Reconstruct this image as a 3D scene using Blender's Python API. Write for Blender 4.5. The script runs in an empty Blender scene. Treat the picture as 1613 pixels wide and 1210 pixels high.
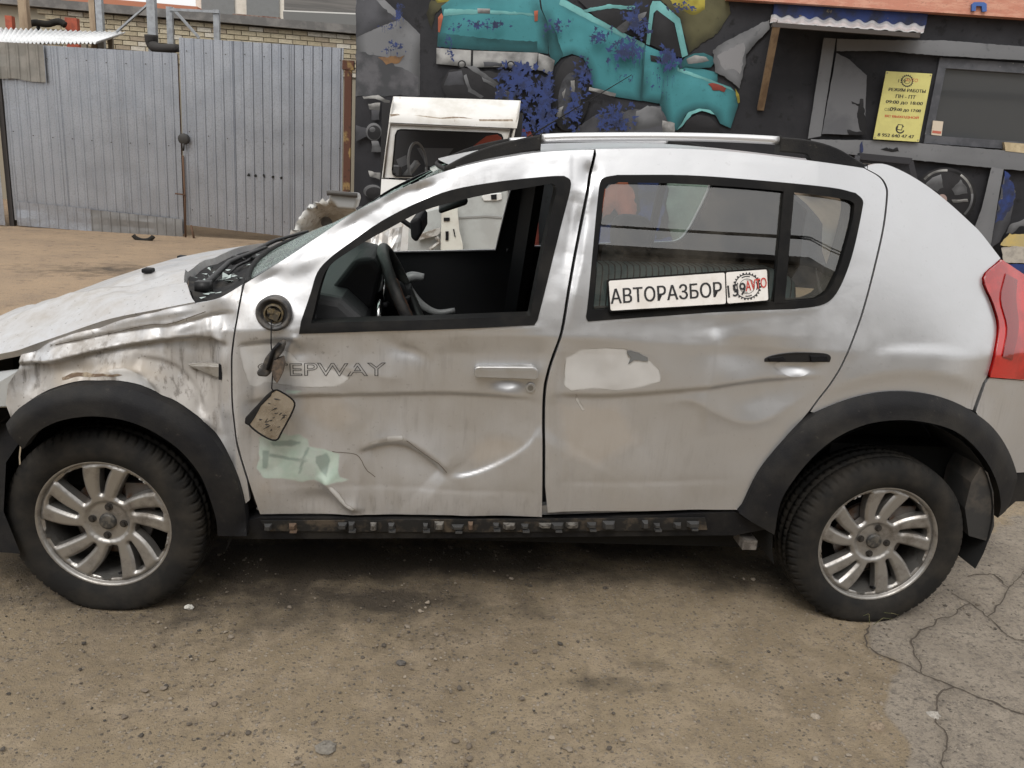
import bpy, math, random
import numpy as np
from mathutils import Vector, Matrix
from mathutils.geometry import delaunay_2d_cdt
random.seed(7); RNG = np.random.default_rng(11)
SC = bpy.context.scene; COL = SC.collection
R = math.radians

# ------------------------------------------------------------------ camera
PW, PH, FPX = 1613.0, 1210.0, 1290.0
CAM = np.array([1.008, -2.443, 1.528])
_y, _p, _r = R(-5.9), R(-15.85), R(4.12)
FWD = np.array([-math.sin(_y)*math.cos(_p), math.cos(_y)*math.cos(_p), math.sin(_p)])
_rt = np.array([math.cos(_y), math.sin(_y), 0]); _up = np.cross(_rt, FWD)
RGT = math.cos(_r)*_rt + math.sin(_r)*_up; UPV = -math.sin(_r)*_rt + math.cos(_r)*_up
cd = bpy.data.cameras.new('camera'); cam = bpy.data.objects.new('camera', cd); COL.objects.link(cam)
cd.sensor_width = 36; cd.lens = FPX/PW*36; cd.clip_end = 500; cd.clip_start = .05
mw = Matrix.Identity(4)
for i in range(3):
    mw[i][0], mw[i][1], mw[i][2], mw[i][3] = RGT[i], UPV[i], -FWD[i], CAM[i]
cam.matrix_world = mw; SC.camera = cam

# ------------------------------------------------------------------ sky, sun, exposure (bright overcast)
SUN_EL, SUN_AZ = 52, 200     # azimuth: clockwise from +y
w = bpy.data.worlds.new('World'); SC.world = w; w.use_nodes = True
nt = w.node_tree; nt.nodes.clear()
o_ = nt.nodes.new('ShaderNodeOutputWorld'); bg = nt.nodes.new('ShaderNodeBackground'); bg.inputs[1].default_value = .12
sk = nt.nodes.new('ShaderNodeTexSky'); sk.sky_type = 'NISHITA'; sk.sun_disc = False
sk.sun_elevation = R(SUN_EL); sk.sun_rotation = R(SUN_AZ); sk.dust_density = 6; sk.ozone_density = 1; sk.air_density = 1.2
hs = nt.nodes.new('ShaderNodeHueSaturation'); hs.inputs['Saturation'].default_value = .12
mx = nt.nodes.new('ShaderNodeMix'); mx.data_type = 'RGBA'; mx.inputs[0].default_value = .62
mx.inputs[7].default_value = (8.85, 8.78, 8.65, 1)       # even cloud cover over the clear-sky model
nt.links.new(sk.outputs[0], hs.inputs['Color']); nt.links.new(hs.outputs[0], mx.inputs[6])
nt.links.new(mx.outputs[2], bg.inputs[0]); nt.links.new(bg.outputs[0], o_.inputs[0])
sl = bpy.data.lights.new('sun', 'SUN'); sl.energy = .9; sl.angle = R(25); sl.color = (1, .96, .9)
sun = bpy.data.objects.new('sun', sl); COL.objects.link(sun)
sun.rotation_euler = Vector((-math.sin(R(SUN_AZ))*math.cos(R(SUN_EL)), -math.cos(R(SUN_AZ))*math.cos(R(SUN_EL)), -math.sin(R(SUN_EL)))).to_track_quat('-Z', 'Y').to_euler()
SC.cycles.max_bounces = 7; SC.cycles.diffuse_bounces = 3; SC.cycles.glossy_bounces = 3; SC.cycles.transparent_max_bounces = 10; SC.cycles.caustics_reflective = False; SC.cycles.caustics_refractive = False
vs = SC.view_settings; vs.view_transform = 'Standard'; vs.look = 'None'; vs.gamma = 1; vs.exposure = 0.34; vs.use_curve_mapping = False

# ------------------------------------------------------------------ pixel -> world helpers (tracing the photograph onto real surfaces)
def rays(p):
    p = np.asarray(p, float).reshape(-1, 2)
    return FWD + RGT*((p[:, :1]-PW/2)/FPX) + UPV*((PH/2-p[:, 1:])/FPX)
def on_y(p, y):
    d = rays(p); return CAM + d*((y-CAM[1])/d[:, 1])[:, None]
def on_z(p, z=0.):
    d = rays(p); return CAM + d*((z-CAM[2])/d[:, 2])[:, None]
WA, WB = np.array([-.15, 9.2]), np.array([8.6, 8.0])          # line of the painted garage wall
WN = np.array([WB[1]-WA[1], -(WB[0]-WA[0]), 0]); WN = WN/np.linalg.norm(WN)   # points to camera
def on_wall(p, off=0.):
    d = rays(p); p0 = np.array([WA[0], WA[1], 0]) + WN*off
    return CAM + d*(((p0-CAM)@WN)/(d@WN))[:, None]
def Z(ox, oy, s, pts): return [(ox+x/s, oy+y/s) for x, y in pts]   # pixels read in an enlarged crop
def crv(pts, n=6):
    P_ = np.asarray(pts, float)
    if len(P_) < 3: return [tuple(q) for q in P_]
    E = np.vstack([2*P_[0]-P_[1], P_, 2*P_[-1]-P_[-2]]); out = []
    for i in range(1, len(E)-2):
        a, b, c, d = E[i-1], E[i], E[i+1], E[i+2]
        for k in range(n):
            t = k/n
            out.append(tuple(.5*((2*b)+(c-a)*t+(2*a-5*b+4*c-d)*t*t+(3*b-a-3*c+d)*t**3)))
    out.append(tuple(P_[-1])); return out
def loopc(pts, n=5):
    P_ = np.asarray(pts, float); m = len(P_); out = []
    for i in range(m):
        a, b, c, d = P_[i-1], P_[i], P_[(i+1) % m], P_[(i+2) % m]
        for k in range(n):
            t = k/n
            out.append(tuple(.5*((2*b)+(c-a)*t+(2*a-5*b+4*c-d)*t*t+(3*b-a-3*c+d)*t**3)))
    return out
def sh(pts, dx, dy=0.): return [(x+dx, y+dy) for x, y in pts]

# value noise (numpy)
_tab = RNG.random((64, 64, 2))
def vn(x, y, k=0):
    x = np.asarray(x, float); y = np.asarray(y, float)
    xi = np.floor(x).astype(int); yi = np.floor(y).astype(int); fx = x-xi; fy = y-yi
    fx = fx*fx*(3-2*fx); fy = fy*fy*(3-2*fy)
    g = lambda a, b: _tab[a % 64, b % 64, k]
    return (g(xi, yi)*(1-fx)+g(xi+1, yi)*fx)*(1-fy)+(g(xi, yi+1)*(1-fx)+g(xi+1, yi+1)*fx)*fy-.5
def fbm(x, y, o=3, k=0): return sum(vn(x*2**i+i*7.3, y*2**i+i*3.1, k)/2**i for i in range(o))

# ------------------------------------------------------------------ materials
MATS = {}
def N(nt, t, **kw):
    n = nt.nodes.new(t)
    for k, v in kw.items(): setattr(n, k, v)
    return n
def mat(name, c, rough=.6, metal=0., c2=None, scale=6., lo=.45, hi=.6, bump=0., bscale=60., coat=0., spec=.5, detail=6., c3=None, scale3=25., lo3=.58, hi3=.66, rough2=None, stretch=(1, 1, 1)):
    if name in MATS: return MATS[name]
    m = bpy.data.materials.new(name); m.use_nodes = True; nt = m.node_tree; b = nt.nodes['Principled BSDF']
    b.inputs['Base Color'].default_value = (*c, 1); b.inputs['Roughness'].default_value = rough
    b.inputs['Metallic'].default_value = metal; b.inputs['Coat Weight'].default_value = coat
    b.inputs['Specular IOR Level'].default_value = spec; b.inputs['Coat Roughness'].default_value = .12
    tc = N(nt, 'ShaderNodeTexCoord'); mp = N(nt, 'ShaderNodeMapping'); mp.inputs['Scale'].default_value = stretch
    nt.links.new(tc.outputs['Object'], mp.inputs[0])
    def mask(sc, lo, hi, det=detail):
        n = N(nt, 'ShaderNodeTexNoise'); n.inputs['Scale'].default_value = sc; n.inputs['Detail'].default_value = det; n.inputs['Roughness'].default_value = .62
        nt.links.new(mp.outputs[0], n.inputs['Vector'])
        r = N(nt, 'ShaderNodeMapRange'); r.inputs[1].default_value = lo; r.inputs[2].default_value = hi
        nt.links.new(n.outputs[0], r.inputs[0]); return r.outputs[0]
    cur = None
    if c2:
        mk = mask(scale, lo, hi); x = N(nt, 'ShaderNodeMix', data_type='RGBA'); x.inputs[6].default_value = (*c, 1); x.inputs[7].default_value = (*c2, 1)
        nt.links.new(mk, x.inputs[0]); cur = x.outputs[2]
        if rough2 is not None:
            rr = N(nt, 'ShaderNodeMapRange'); rr.inputs[3].default_value = rough; rr.inputs[4].default_value = rough2
            nt.links.new(mk, rr.inputs[0]); nt.links.new(rr.outputs[0], b.inputs['Roughness'])
    if c3:
        mk = mask(scale3, lo3, hi3); x = N(nt, 'ShaderNodeMix', data_type='RGBA'); x.inputs[7].default_value = (*c3, 1)
        if cur: nt.links.new(cur, x.inputs[6])
        else: x.inputs[6].default_value = (*c, 1)
        nt.links.new(mk, x.inputs[0]); cur = x.outputs[2]
    if cur: nt.links.new(cur, b.inputs['Base Color'])
    if bump:
        n = N(nt, 'ShaderNodeTexNoise'); n.inputs['Scale'].default_value = bscale; n.inputs['Detail'].default_value = 5
        nt.links.new(mp.outputs[0], n.inputs['Vector'])
        bp = N(nt, 'ShaderNodeBump'); bp.inputs['Strength'].default_value = bump; bp.inputs['Distance'].default_value = .01
        nt.links.new(n.outputs[0], bp.inputs['Height']); nt.links.new(bp.outputs[0], b.inputs['Normal'])
    MATS[name] = m; return m

def car_paint():
    m = bpy.data.materials.new('silver_paint'); m.use_nodes = True; nt = m.node_tree; b = nt.nodes['Principled BSDF']
    ge = N(nt, 'ShaderNodeNewGeometry'); sx = N(nt, 'ShaderNodeSeparateXYZ'); nt.links.new(ge.outputs['Position'], sx.inputs[0])
    def noise(sc, det=5, vec=None, rough=.62):
        n = N(nt, 'ShaderNodeTexNoise'); n.inputs['Scale'].default_value = sc; n.inputs['Detail'].default_value = det; n.inputs['Roughness'].default_value = rough
        nt.links.new(vec or ge.outputs['Position'], n.inputs['Vector']); return n.outputs[0]
    def mr(v, a, b_, c=0., d=1.):
        r = N(nt, 'ShaderNodeMapRange'); nt.links.new(v, r.inputs[0])
        for i, q in enumerate((a, b_, c, d)): r.inputs[i+1].default_value = q
        return r.outputs[0]
    def math_(op, a, b_):
        n = N(nt, 'ShaderNodeMath', operation=op)
        for i, q in enumerate((a, b_)):
            if isinstance(q, (int, float)): n.inputs[i].default_value = q
            else: nt.links.new(q, n.inputs[i])
        return n.outputs[0]
    # road dust thrown on the front wing and along the lower doors, with run marks
    mp = N(nt, 'ShaderNodeMapping'); mp.inputs['Scale'].default_value = (9, 9, 1.2); nt.links.new(ge.outputs['Position'], mp.inputs[0])
    front = mr(sx.outputs[0], 1.15, -.1); low = mr(sx.outputs[2], .85, .35)
    ag = N(nt, 'ShaderNodeAttribute'); ag.attribute_name = 'grime'
    base = math_('ADD', math_('ADD', math_('MULTIPLY', front, .72), math_('MULTIPLY', low, .28)), math_('MULTIPLY', ag.outputs['Fac'], .5))
    streak = mr(noise(2.2, 6, mp.outputs[0]), .40, .72)
    blot = mr(noise(3.3, 9), .36, .70)
    dust = math_('MULTIPLY', base, math_('ADD', math_('MULTIPLY', blot, .75), math_('MULTIPLY', streak, .45)))
    dust = mr(dust, .06, .62, 0., .62)
    mp2 = N(nt, 'ShaderNodeMapping'); mp2.inputs['Scale'].default_value = (60, 60, 5); nt.links.new(ge.outputs['Position'], mp2.inputs[0])
    runs = math_('MULTIPLY', mr(noise(1., 5, mp2.outputs[0]), .50, .62), math_('MULTIPLY', ag.outputs['Fac'], mr(noise(11, 5), .40, .58)))
    spk = mr(noise(70, 3), .64, .71); spk = math_('MULTIPLY', spk, math_('ADD', math_('MULTIPLY', front, .8), .12))
    x1 = N(nt, 'ShaderNodeMix', data_type='RGBA'); x1.inputs[6].default_value = (.62, .625, .64, 1); x1.inputs[7].default_value = (.27, .228, .178, 1); nt.links.new(dust, x1.inputs[0])
    x2 = N(nt, 'ShaderNodeMix', data_type='RGBA'); x2.inputs[7].default_value = (.09, .075, .06, 1); nt.links.new(x1.outputs[2], x2.inputs[6]); nt.links.new(math_('MAXIMUM', math_('MULTIPLY', spk, .75), math_('MULTIPLY', runs, .55)), x2.inputs[0])
    # peeled lacquer, filler putty and scuffs: masks carried by the panels (signed distance to the patch, in cm), feathered by noise
    def amask(nm, lo, hi, sc, k):
        a_ = N(nt, 'ShaderNodeAttribute'); a_.attribute_name = nm
        return mr(math_('ADD', a_.outputs['Fac'], math_('MULTIPLY', math_('SUBTRACT', noise(sc, 5), .5), k)), lo, hi), a_.outputs['Fac']
    def over(cur, fac, col):
        x = N(nt, 'ShaderNodeMix', data_type='RGBA'); nt.links.new(cur, x.inputs[6]); x.inputs[7].default_value = (*col, 1); nt.links.new(fac, x.inputs[0]); return x.outputs[2]
    cur = x2.outputs[2]
    tan, _ = amask('tan', -1.6, 2.2, 22, 3.2); cur = over(cur, math_('MULTIPLY', tan, .5), (.44, .37, .285))
    lac, ld = amask('lac', -.15, .45, 40, 1.0); lac = math_('MULTIPLY', lac, mr(noise(8, 4), .25, .6, .45, 1.)); cur = over(cur, math_('MULTIPLY', lac, .70), (.74, .74, .735))
    rimf = math_('MULTIPLY', mr(math_('ABSOLUTE', math_('ADD', ld, math_('MULTIPLY', math_('SUBTRACT', noise(40, 5), .5), .5)), 0), .16, .05), mr(noise(9, 3), .45, .6)); cur = over(cur, math_('MULTIPLY', rimf, .55), (.22, .20, .17))
    put, _ = amask('put', -.12, .35, 30, 1.6); putv = math_('MULTIPLY', put, mr(noise(13, 6), .25, .55, .45, .92))
    gm = N(nt, 'ShaderNodeMix', data_type='RGBA'); gm.inputs[6].default_value = (.40, .52, .44, 1); gm.inputs[7].default_value = (.52, .60, .53, 1); nt.links.new(mr(noise(18, 5), .35, .65), gm.inputs[0])
    x3 = N(nt, 'ShaderNodeMix', data_type='RGBA'); nt.links.new(cur, x3.inputs[6]); nt.links.new(gm.outputs[2], x3.inputs[7]); nt.links.new(putv, x3.inputs[0]); cur = x3.outputs[2]
    sme, _ = amask('sme', -.25, .3, 45, .9); cur = over(cur, math_('MULTIPLY', sme, .62), (.19, .25, .225))
    x2 = N(nt, 'ShaderNodeMix', data_type='RGBA'); x2.inputs[0].default_value = 0; nt.links.new(cur, x2.inputs[6])
    dust = math_('MAXIMUM', dust, math_('MULTIPLY', math_('MAXIMUM', putv, math_('MULTIPLY', tan, .4)), .62))
    nt.links.new(x2.outputs[2], b.inputs['Base Color'])
    nt.links.new(math_('MULTIPLY', mr(dust, 0, .62, .74, .12), math_('SUBTRACT', 1., math_('MULTIPLY', lac, .60))), b.inputs['Metallic'])
    rg = math_('ADD', mr(dust, 0, .62, .33, .62), mr(noise(14, 6), .3, .7, -.05, .08)); nt.links.new(rg, b.inputs['Roughness'])
    b.inputs['Coat Weight'].default_value = .22; b.inputs['Coat Roughness'].default_value = .10
    bp = N(nt, 'ShaderNodeBump'); bp.inputs['Strength'].default_value = .10; bp.inputs['Distance'].default_value = .004
    nt.links.new(noise(38, 5), bp.inputs['Height']); nt.links.new(bp.outputs[0], b.inputs['Normal'])
    MATS['paint'] = m; return m
PAINT = car_paint()
BLACKP = mat('black_plastic', (.014, .014, .0155), .6, c2=(.038, .035, .031), scale=5, lo=.45, hi=.75, bump=.15, bscale=220, spec=.16, c3=(.06, .055, .048), scale3=40, lo3=.66, hi3=.74)
RUBBER = mat('tyre_rubber', (.013, .0125, .012), .8, spec=.25, c2=(.036, .031, .025), scale=9, lo=.42, hi=.72, bump=.1, bscale=90)
SEAL = mat('window_seal', (.008, .008, .0085), .6, c2=(.016, .015, .014), scale=8, spec=.12)
ALLOY = mat('alloy', (.40, .385, .365), .36, .8, c2=(.13, .105, .08), scale=11, lo=.48, hi=.74, rough2=.75)
DARK = mat('dark_trim', (.009, .009, .0105), .6, bump=.08, bscale=180, spec=.2)
LINER = mat('arch_liner', (.010, .010, .010), .9)
INNER = mat('inner_shell', (.05, .05, .052), .7)
GREYTRIM = mat('grey_trim', (.19, .195, .2), .45)
CHROME = mat('chrome', (.7, .7, .7), .18, 1.)
def glass(name, tint, rough=.0, glossc=(1, 1, 1), ior=1.5, crack=None, dust=0.):
    m = bpy.data.materials.new(name); m.use_nodes = True; nt = m.node_tree; nt.nodes.remove(nt.nodes['Principled BSDF']); out = nt.nodes['Material Output']
    t = N(nt, 'ShaderNodeBsdfTransparent'); t.inputs[0].default_value = (*tint, 1)
    g = N(nt, 'ShaderNodeBsdfGlossy'); g.inputs['Roughness'].default_value = rough; g.inputs[0].default_value = (*glossc, 1)
    f0 = ((ior-1)/(ior+1))**2; lw = N(nt, 'ShaderNodeLayerWeight'); lw.inputs[0].default_value = .5; pw = N(nt, 'ShaderNodeMath', operation='POWER'); pw.inputs[1].default_value = 4.
    f = N(nt, 'ShaderNodeMapRange'); f.inputs[3].default_value = f0*1.6; f.inputs[4].default_value = 1.; mxs = N(nt, 'ShaderNodeMixShader')
    nt.links.new(lw.outputs['Facing'], pw.inputs[0]); nt.links.new(pw.outputs[0], f.inputs[0]); nt.links.new(f.outputs[0], mxs.inputs[0]); nt.links.new(t.outputs[0], mxs.inputs[1]); nt.links.new(g.outputs[0], mxs.inputs[2])
    cur = mxs.outputs[0]
    if dust:
        tc = N(nt, 'ShaderNodeTexCoord'); no = N(nt, 'ShaderNodeTexNoise'); no.inputs['Scale'].default_value = 5; no.inputs['Detail'].default_value = 8; no.inputs['Roughness'].default_value = .7; nt.links.new(tc.outputs['Object'], no.inputs['Vector'])
        r2 = N(nt, 'ShaderNodeMapRange'); r2.inputs[1].default_value = .35; r2.inputs[2].default_value = .75; r2.inputs[4].default_value = dust; nt.links.new(no.outputs[0], r2.inputs[0])
        d = N(nt, 'ShaderNodeBsdfDiffuse'); d.inputs[0].default_value = (.42, .38, .32, 1); m3 = N(nt, 'ShaderNodeMixShader'); nt.links.new(r2.outputs[0], m3.inputs[0]); nt.links.new(cur, m3.inputs[1]); nt.links.new(d.outputs[0], m3.inputs[2]); cur = m3.outputs[0]
    if crack:
        tc = N(nt, 'ShaderNodeTexCoord'); v = N(nt, 'ShaderNodeTexVoronoi', feature='DISTANCE_TO_EDGE'); v.inputs['Scale'].default_value = crack
        nt.links.new(tc.outputs['Object'], v.inputs['Vector'])
        r = N(nt, 'ShaderNodeMapRange'); r.inputs[1].default_value = .02; r.inputs[2].default_value = .10; r.inputs[3].default_value = .95; r.inputs[4].default_value = .30
        nt.links.new(v.outputs[0], r.inputs[0])
        no = N(nt, 'ShaderNodeTexNoise'); no.inputs['Scale'].default_value = 7; no.inputs['Detail'].default_value = 4; nt.links.new(tc.outputs['Object'], no.inputs['Vector'])
        r2 = N(nt, 'ShaderNodeMapRange'); r2.inputs[1].default_value = .25; r2.inputs[2].default_value = .48; nt.links.new(no.outputs[0], r2.inputs[0])
        mu = N(nt, 'ShaderNodeMath', operation='MULTIPLY'); nt.links.new(r.outputs[0], mu.inputs[0]); nt.links.new(r2.outputs[0], mu.inputs[1])
        d = N(nt, 'ShaderNodeBsdfPrincipled'); d.inputs['Base Color'].default_value = (.60, .75, .69, 1); d.inputs['Roughness'].default_value = .35
        m2 = N(nt, 'ShaderNodeMixShader'); nt.links.new(mu.outputs[0], m2.inputs[0]); tl_ = N(nt, 'ShaderNodeBsdfTranslucent'); tl_.inputs[0].default_value = (.55, .75, .68, 1); m5 = N(nt, 'ShaderNodeMixShader'); m5.inputs[0].default_value = .5; nt.links.new(d.outputs[0], m5.inputs[1]); nt.links.new(tl_.outputs[0], m5.inputs[2]); nt.links.new(cur, m2.inputs[1]); nt.links.new(m5.outputs[0], m2.inputs[2]); cur = m2.outputs[0]
    nt.links.new(cur, out.inputs[0]); MATS[name] = m; return m
TINT = glass('tinted_glass', (.62, .68, .67), ior=1.75, dust=.16)
CRAZED = glass('crazed_glass', (.72, .86, .80), .05, crack=95)
CLEAR = glass('window_glass', (.30, .32, .33), .02, ior=1.8)

# ------------------------------------------------------------------ mesh helpers
def meshobj(name, V, F, m=None, parent=None, smooth=False, loc=None):
    me = bpy.data.meshes.new(name); me.from_pydata([tuple(map(float, v)) for v in V], [], [tuple(map(int, f)) for f in F]); me.update()
    if m: me.materials.append(m)
    if smooth: me.polygons.foreach_set('use_smooth', [True]*len(me.polygons))
    o = bpy.data.objects.new(name, me); COL.objects.link(o)
    if parent is not None: o.parent = parent
    if loc is not None: o.location = loc
    return o
def empty(name, label, cat, loc=(0, 0, 0), group=None):
    o = bpy.data.objects.new(name, None); COL.objects.link(o); o.location = loc; o['label'] = label; o['category'] = cat
    if group: o['group'] = group
    return o
def tag(o, label, cat, group=None, kind=None):
    if label: o['label'] = label
    if cat: o['category'] = cat
    if group: o['group'] = group
    if kind: o['kind'] = kind
    return o
class MB:
    def __init__(s): s.v = []; s.f = []
    def add(s, V, F):
        n = len(s.v); s.v += [tuple(map(float, v)) for v in V]; s.f += [tuple(int(i)+n for i in f) for f in F]; return s
    def box(s, c, d, rot=None, b=0.):
        c = np.array(c, float); h = np.array(d, float)/2
        V = np.array([(x, y, z) for x in (-1, 1) for y in (-1, 1) for z in (-1, 1)], float)*h
        if rot is not None: V = V @ np.array(rot.to_3x3()).T
        return s.add(V+c, [(0, 1, 3, 2), (4, 6, 7, 5), (0, 4, 5, 1), (2, 3, 7, 6), (0, 2, 6, 4), (1, 5, 7, 3)])
    def beam(s, a, b, wd, ht, upv=(0, 0, 1)):
        a = np.array(a, float); b = np.array(b, float); d = b-a; L = np.linalg.norm(d); d /= L
        u_ = np.array(upv, float); sdir = np.cross(d, u_)
        if np.linalg.norm(sdir) < 1e-4: sdir = np.cross(d, (1, 0, 0))
        sdir /= np.linalg.norm(sdir); u_ = np.cross(sdir, d)
        V = [p+sdir*wd/2*i+u_*ht/2*j for p in (a, b) for i, j in ((-1, -1), (1, -1), (1, 1), (-1, 1))]
        return s.add(V, [(3, 2, 1, 0), (4, 5, 6, 7), (0, 1, 5, 4), (1, 2, 6, 5), (2, 3, 7, 6), (3, 0, 4, 7)])
    def tube(s, pts, rad, n=8, cap=True):
        P_ = np.asarray(pts, float); m = len(P_); rad = np.broadcast_to(np.asarray(rad, float), (m,))
        T = np.gradient(P_, axis=0); T /= np.linalg.norm(T, axis=1)[:, None]+1e-12
        ref = np.array([0, 0, 1.]) if abs(T[0] @ (0, 0, 1)) < .9 else np.array([1., 0, 0]); V = []
        a = np.cross(T[0], ref); a /= np.linalg.norm(a)
        for i in range(m):
            a = a-T[i]*(a@T[i]); a /= np.linalg.norm(a); b = np.cross(T[i], a)
            for k in range(n):
                t = 2*math.pi*k/n; V.append(P_[i]+rad[i]*(a*math.cos(t)+b*math.sin(t)))
        F = [(i*n+k, i*n+(k+1) % n, (i+1)*n+(k+1) % n, (i+1)*n+k) for i in range(m-1) for k in range(n)]
        if cap: F += [tuple(range(n))[::-1], tuple(range((m-1)*n, m*n))]
        return s.add(V, F)
    def grid(s, G, closeu=False):      # G: array (a,b,3)
        a, b = G.shape[:2]; F = [(i*b+j, i*b+j+1, (i+1)*b+j+1, (i+1)*b+j) for i in range(a-1) for j in range(b-1)]
        if closeu: F += [((a-1)*b+j, (a-1)*b+j+1, j+1, j) for j in range(b-1)]
        return s.add(G.reshape(-1, 3), F)
    def prism(s, P3, vec):             # 3D polygon swept along vec
        P3 = np.asarray(P3, float); n = len(P3); vec = np.asarray(vec, float)
        return s.add(np.vstack([P3, P3+vec]), [tuple(range(n)), tuple(range(n, 2*n))[::-1]]+[(i, n+i, n+(i+1) % n, (i+1) % n) for i in range(n)])
    def build(s, name, m=None, parent=None, smooth=False, loc=None):
        return meshobj(name, s.v, s.f, m, parent, smooth, loc)
def bevel(o, wdt=.004, seg=2, ang=35):
    md = o.modifiers.new('bevel', 'BEVEL'); md.width = wdt; md.segments = seg; md.limit_method = 'ANGLE'; md.angle_limit = R(ang); return o

def pip(P_, poly):
    P_ = np.asarray(P_, float); q = np.asarray(poly, float); r_ = np.roll(q, -1, 0); ins = np.zeros(len(P_), bool)
    for (x1, y1), (x2, y2) in zip(q, r_):
        if y1 == y2: continue
        c = ((y1 > P_[:, 1]) != (y2 > P_[:, 1])); ins ^= c & (P_[:, 0] < (x2-x1)*(P_[:, 1]-y1)/(y2-y1)+x1)
    return ins
def segdist(P_, poly, closed=True):
    P_ = np.asarray(P_, float); q = np.asarray(poly, float); r_ = np.roll(q, -1, 0)
    if not closed: q, r_ = q[:-1], r_[:-1]
    best = np.full(len(P_), 1e9)
    for a, b in zip(q, r_):
        d = b-a; L2 = d@d
        if L2 < 1e-12: continue
        t = np.clip(((P_-a)@d)/L2, 0, 1); best = np.minimum(best, np.hypot(*(P_-(a+t[:, None]*d)).T))
    return best
def dens(poly, st):
    out = []; q = np.asarray(poly, float)
    for a, b in zip(q, np.roll(q, -1, 0)):
        n = max(1, int(round(np.linalg.norm(b-a)/st)))
        out += [tuple(a+(b-a)*k/n) for k in range(n)]
    return out
def cdt(outer, holes=(), st=8.):
    loops = [dens(l, st) for l in [outer]+list(holes)]
    pts = []; ed = []
    for l in loops:
        n0 = len(pts); pts += l; ed += [(n0+i, n0+(i+1) % len(l)) for i in range(len(l))]
    q = np.asarray(loops[0]); x0, y0 = q.min(0); x1, y1 = q.max(0)
    gx, gy = np.meshgrid(np.arange(x0, x1, st), np.arange(y0, y1, st*.87)); gx = gx+(np.arange(gx.shape[0]) % 2)[:, None]*st/2
    g = np.stack([gx.ravel(), gy.ravel()], 1); k = pip(g, loops[0])
    for h in loops[1:]: k &= ~pip(g, h)
    g = g[k]
    if len(g):
        k = np.ones(len(g), bool)
        for l in loops: k &= segdist(g, l) > st*.45
        g = g[k]
    allp = [Vector(p) for p in pts]+[Vector(p) for p in g]
    V, E_, F, *_ = delaunay_2d_cdt(allp, ed, [], 0, 1e-4)
    V = np.array([(v.x, v.y) for v in V]); F = np.array([f for f in F if len(f) == 3])
    c = V[F].mean(1); k = pip(c, loops[0])
    for h in loops[1:]: k &= ~pip(c, h)
    T = V[F]; ar = np.abs((T[:, 1, 0]-T[:, 0, 0])*(T[:, 2, 1]-T[:, 0, 1])-(T[:, 1, 1]-T[:, 0, 1])*(T[:, 2, 0]-T[:, 0, 0])); k &= ar > 2e-3*min(st, 8)**2
    return V, F[k]
def bedges(F):
    d = {}
    for f in F:
        for a, b in ((f[0], f[1]), (f[1], f[2]), (f[2], f[0])):
            if (b, a) in d: del d[(b, a)]
            else: d[(a, b)] = 1
    return list(d)
def sheet(name, V3, F, m, parent, hem=None, smooth=True):
    """triangle sheet; hem = vector that folds the rim away from the viewer"""
    V3 = np.asarray(V3); vs_ = [V3]; fs = [tuple(f) for f in F]
    if hem is not None:
        be = bedges(F); idx = sorted({i for e in be for i in e}); n0 = len(V3); mpA = {j: n0+k for k, j in enumerate(idx)}; mpB = {j: n0+len(idx)+k for k, j in enumerate(idx)}
        vs_ += [V3[idx], V3[idx]+np.asarray(hem)]
        fs += [(mpA[b], mpA[a], mpB[a], mpB[b]) for a, b in be]
    return meshobj(name, np.vstack(vs_), fs, m, parent, smooth)
def text2d(body, size=1., offset=0., outline=None, font=None):
    cu = bpy.data.curves.new('t', 'FONT'); cu.body = body; cu.size = size; cu.offset = offset; cu.resolution_u = 4
    if outline: cu.fill_mode = 'NONE'; cu.bevel_depth = outline; cu.bevel_resolution = 0
    ob = bpy.data.objects.new('t', cu); COL.objects.link(ob); bpy.context.view_layer.update()
    me = ob.evaluated_get(bpy.context.evaluated_depsgraph_get()).to_mesh()
    V = np.array([v.co[:] for v in me.vertices]).reshape(-1, 3); F = [tuple(p.vertices) for p in me.polygons]
    ob.evaluated_get(bpy.context.evaluated_depsgraph_get()).to_mesh_clear()
    bpy.data.objects.remove(ob); bpy.data.curves.remove(cu); return V, F
def fit_text(V, x0, y0, ux, uy):
    """scale text verts to the box given by origin, baseline vector ux and height vector uy (photo pixels)"""
    mn = V[:, :2].min(0); mxx = V[:, :2].max(0); t = (V[:, :2]-mn)/(mxx-mn)
    return np.array([x0, y0])+t[:, :1]*np.array(ux)+t[:, 1:]*np.array(uy)
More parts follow.
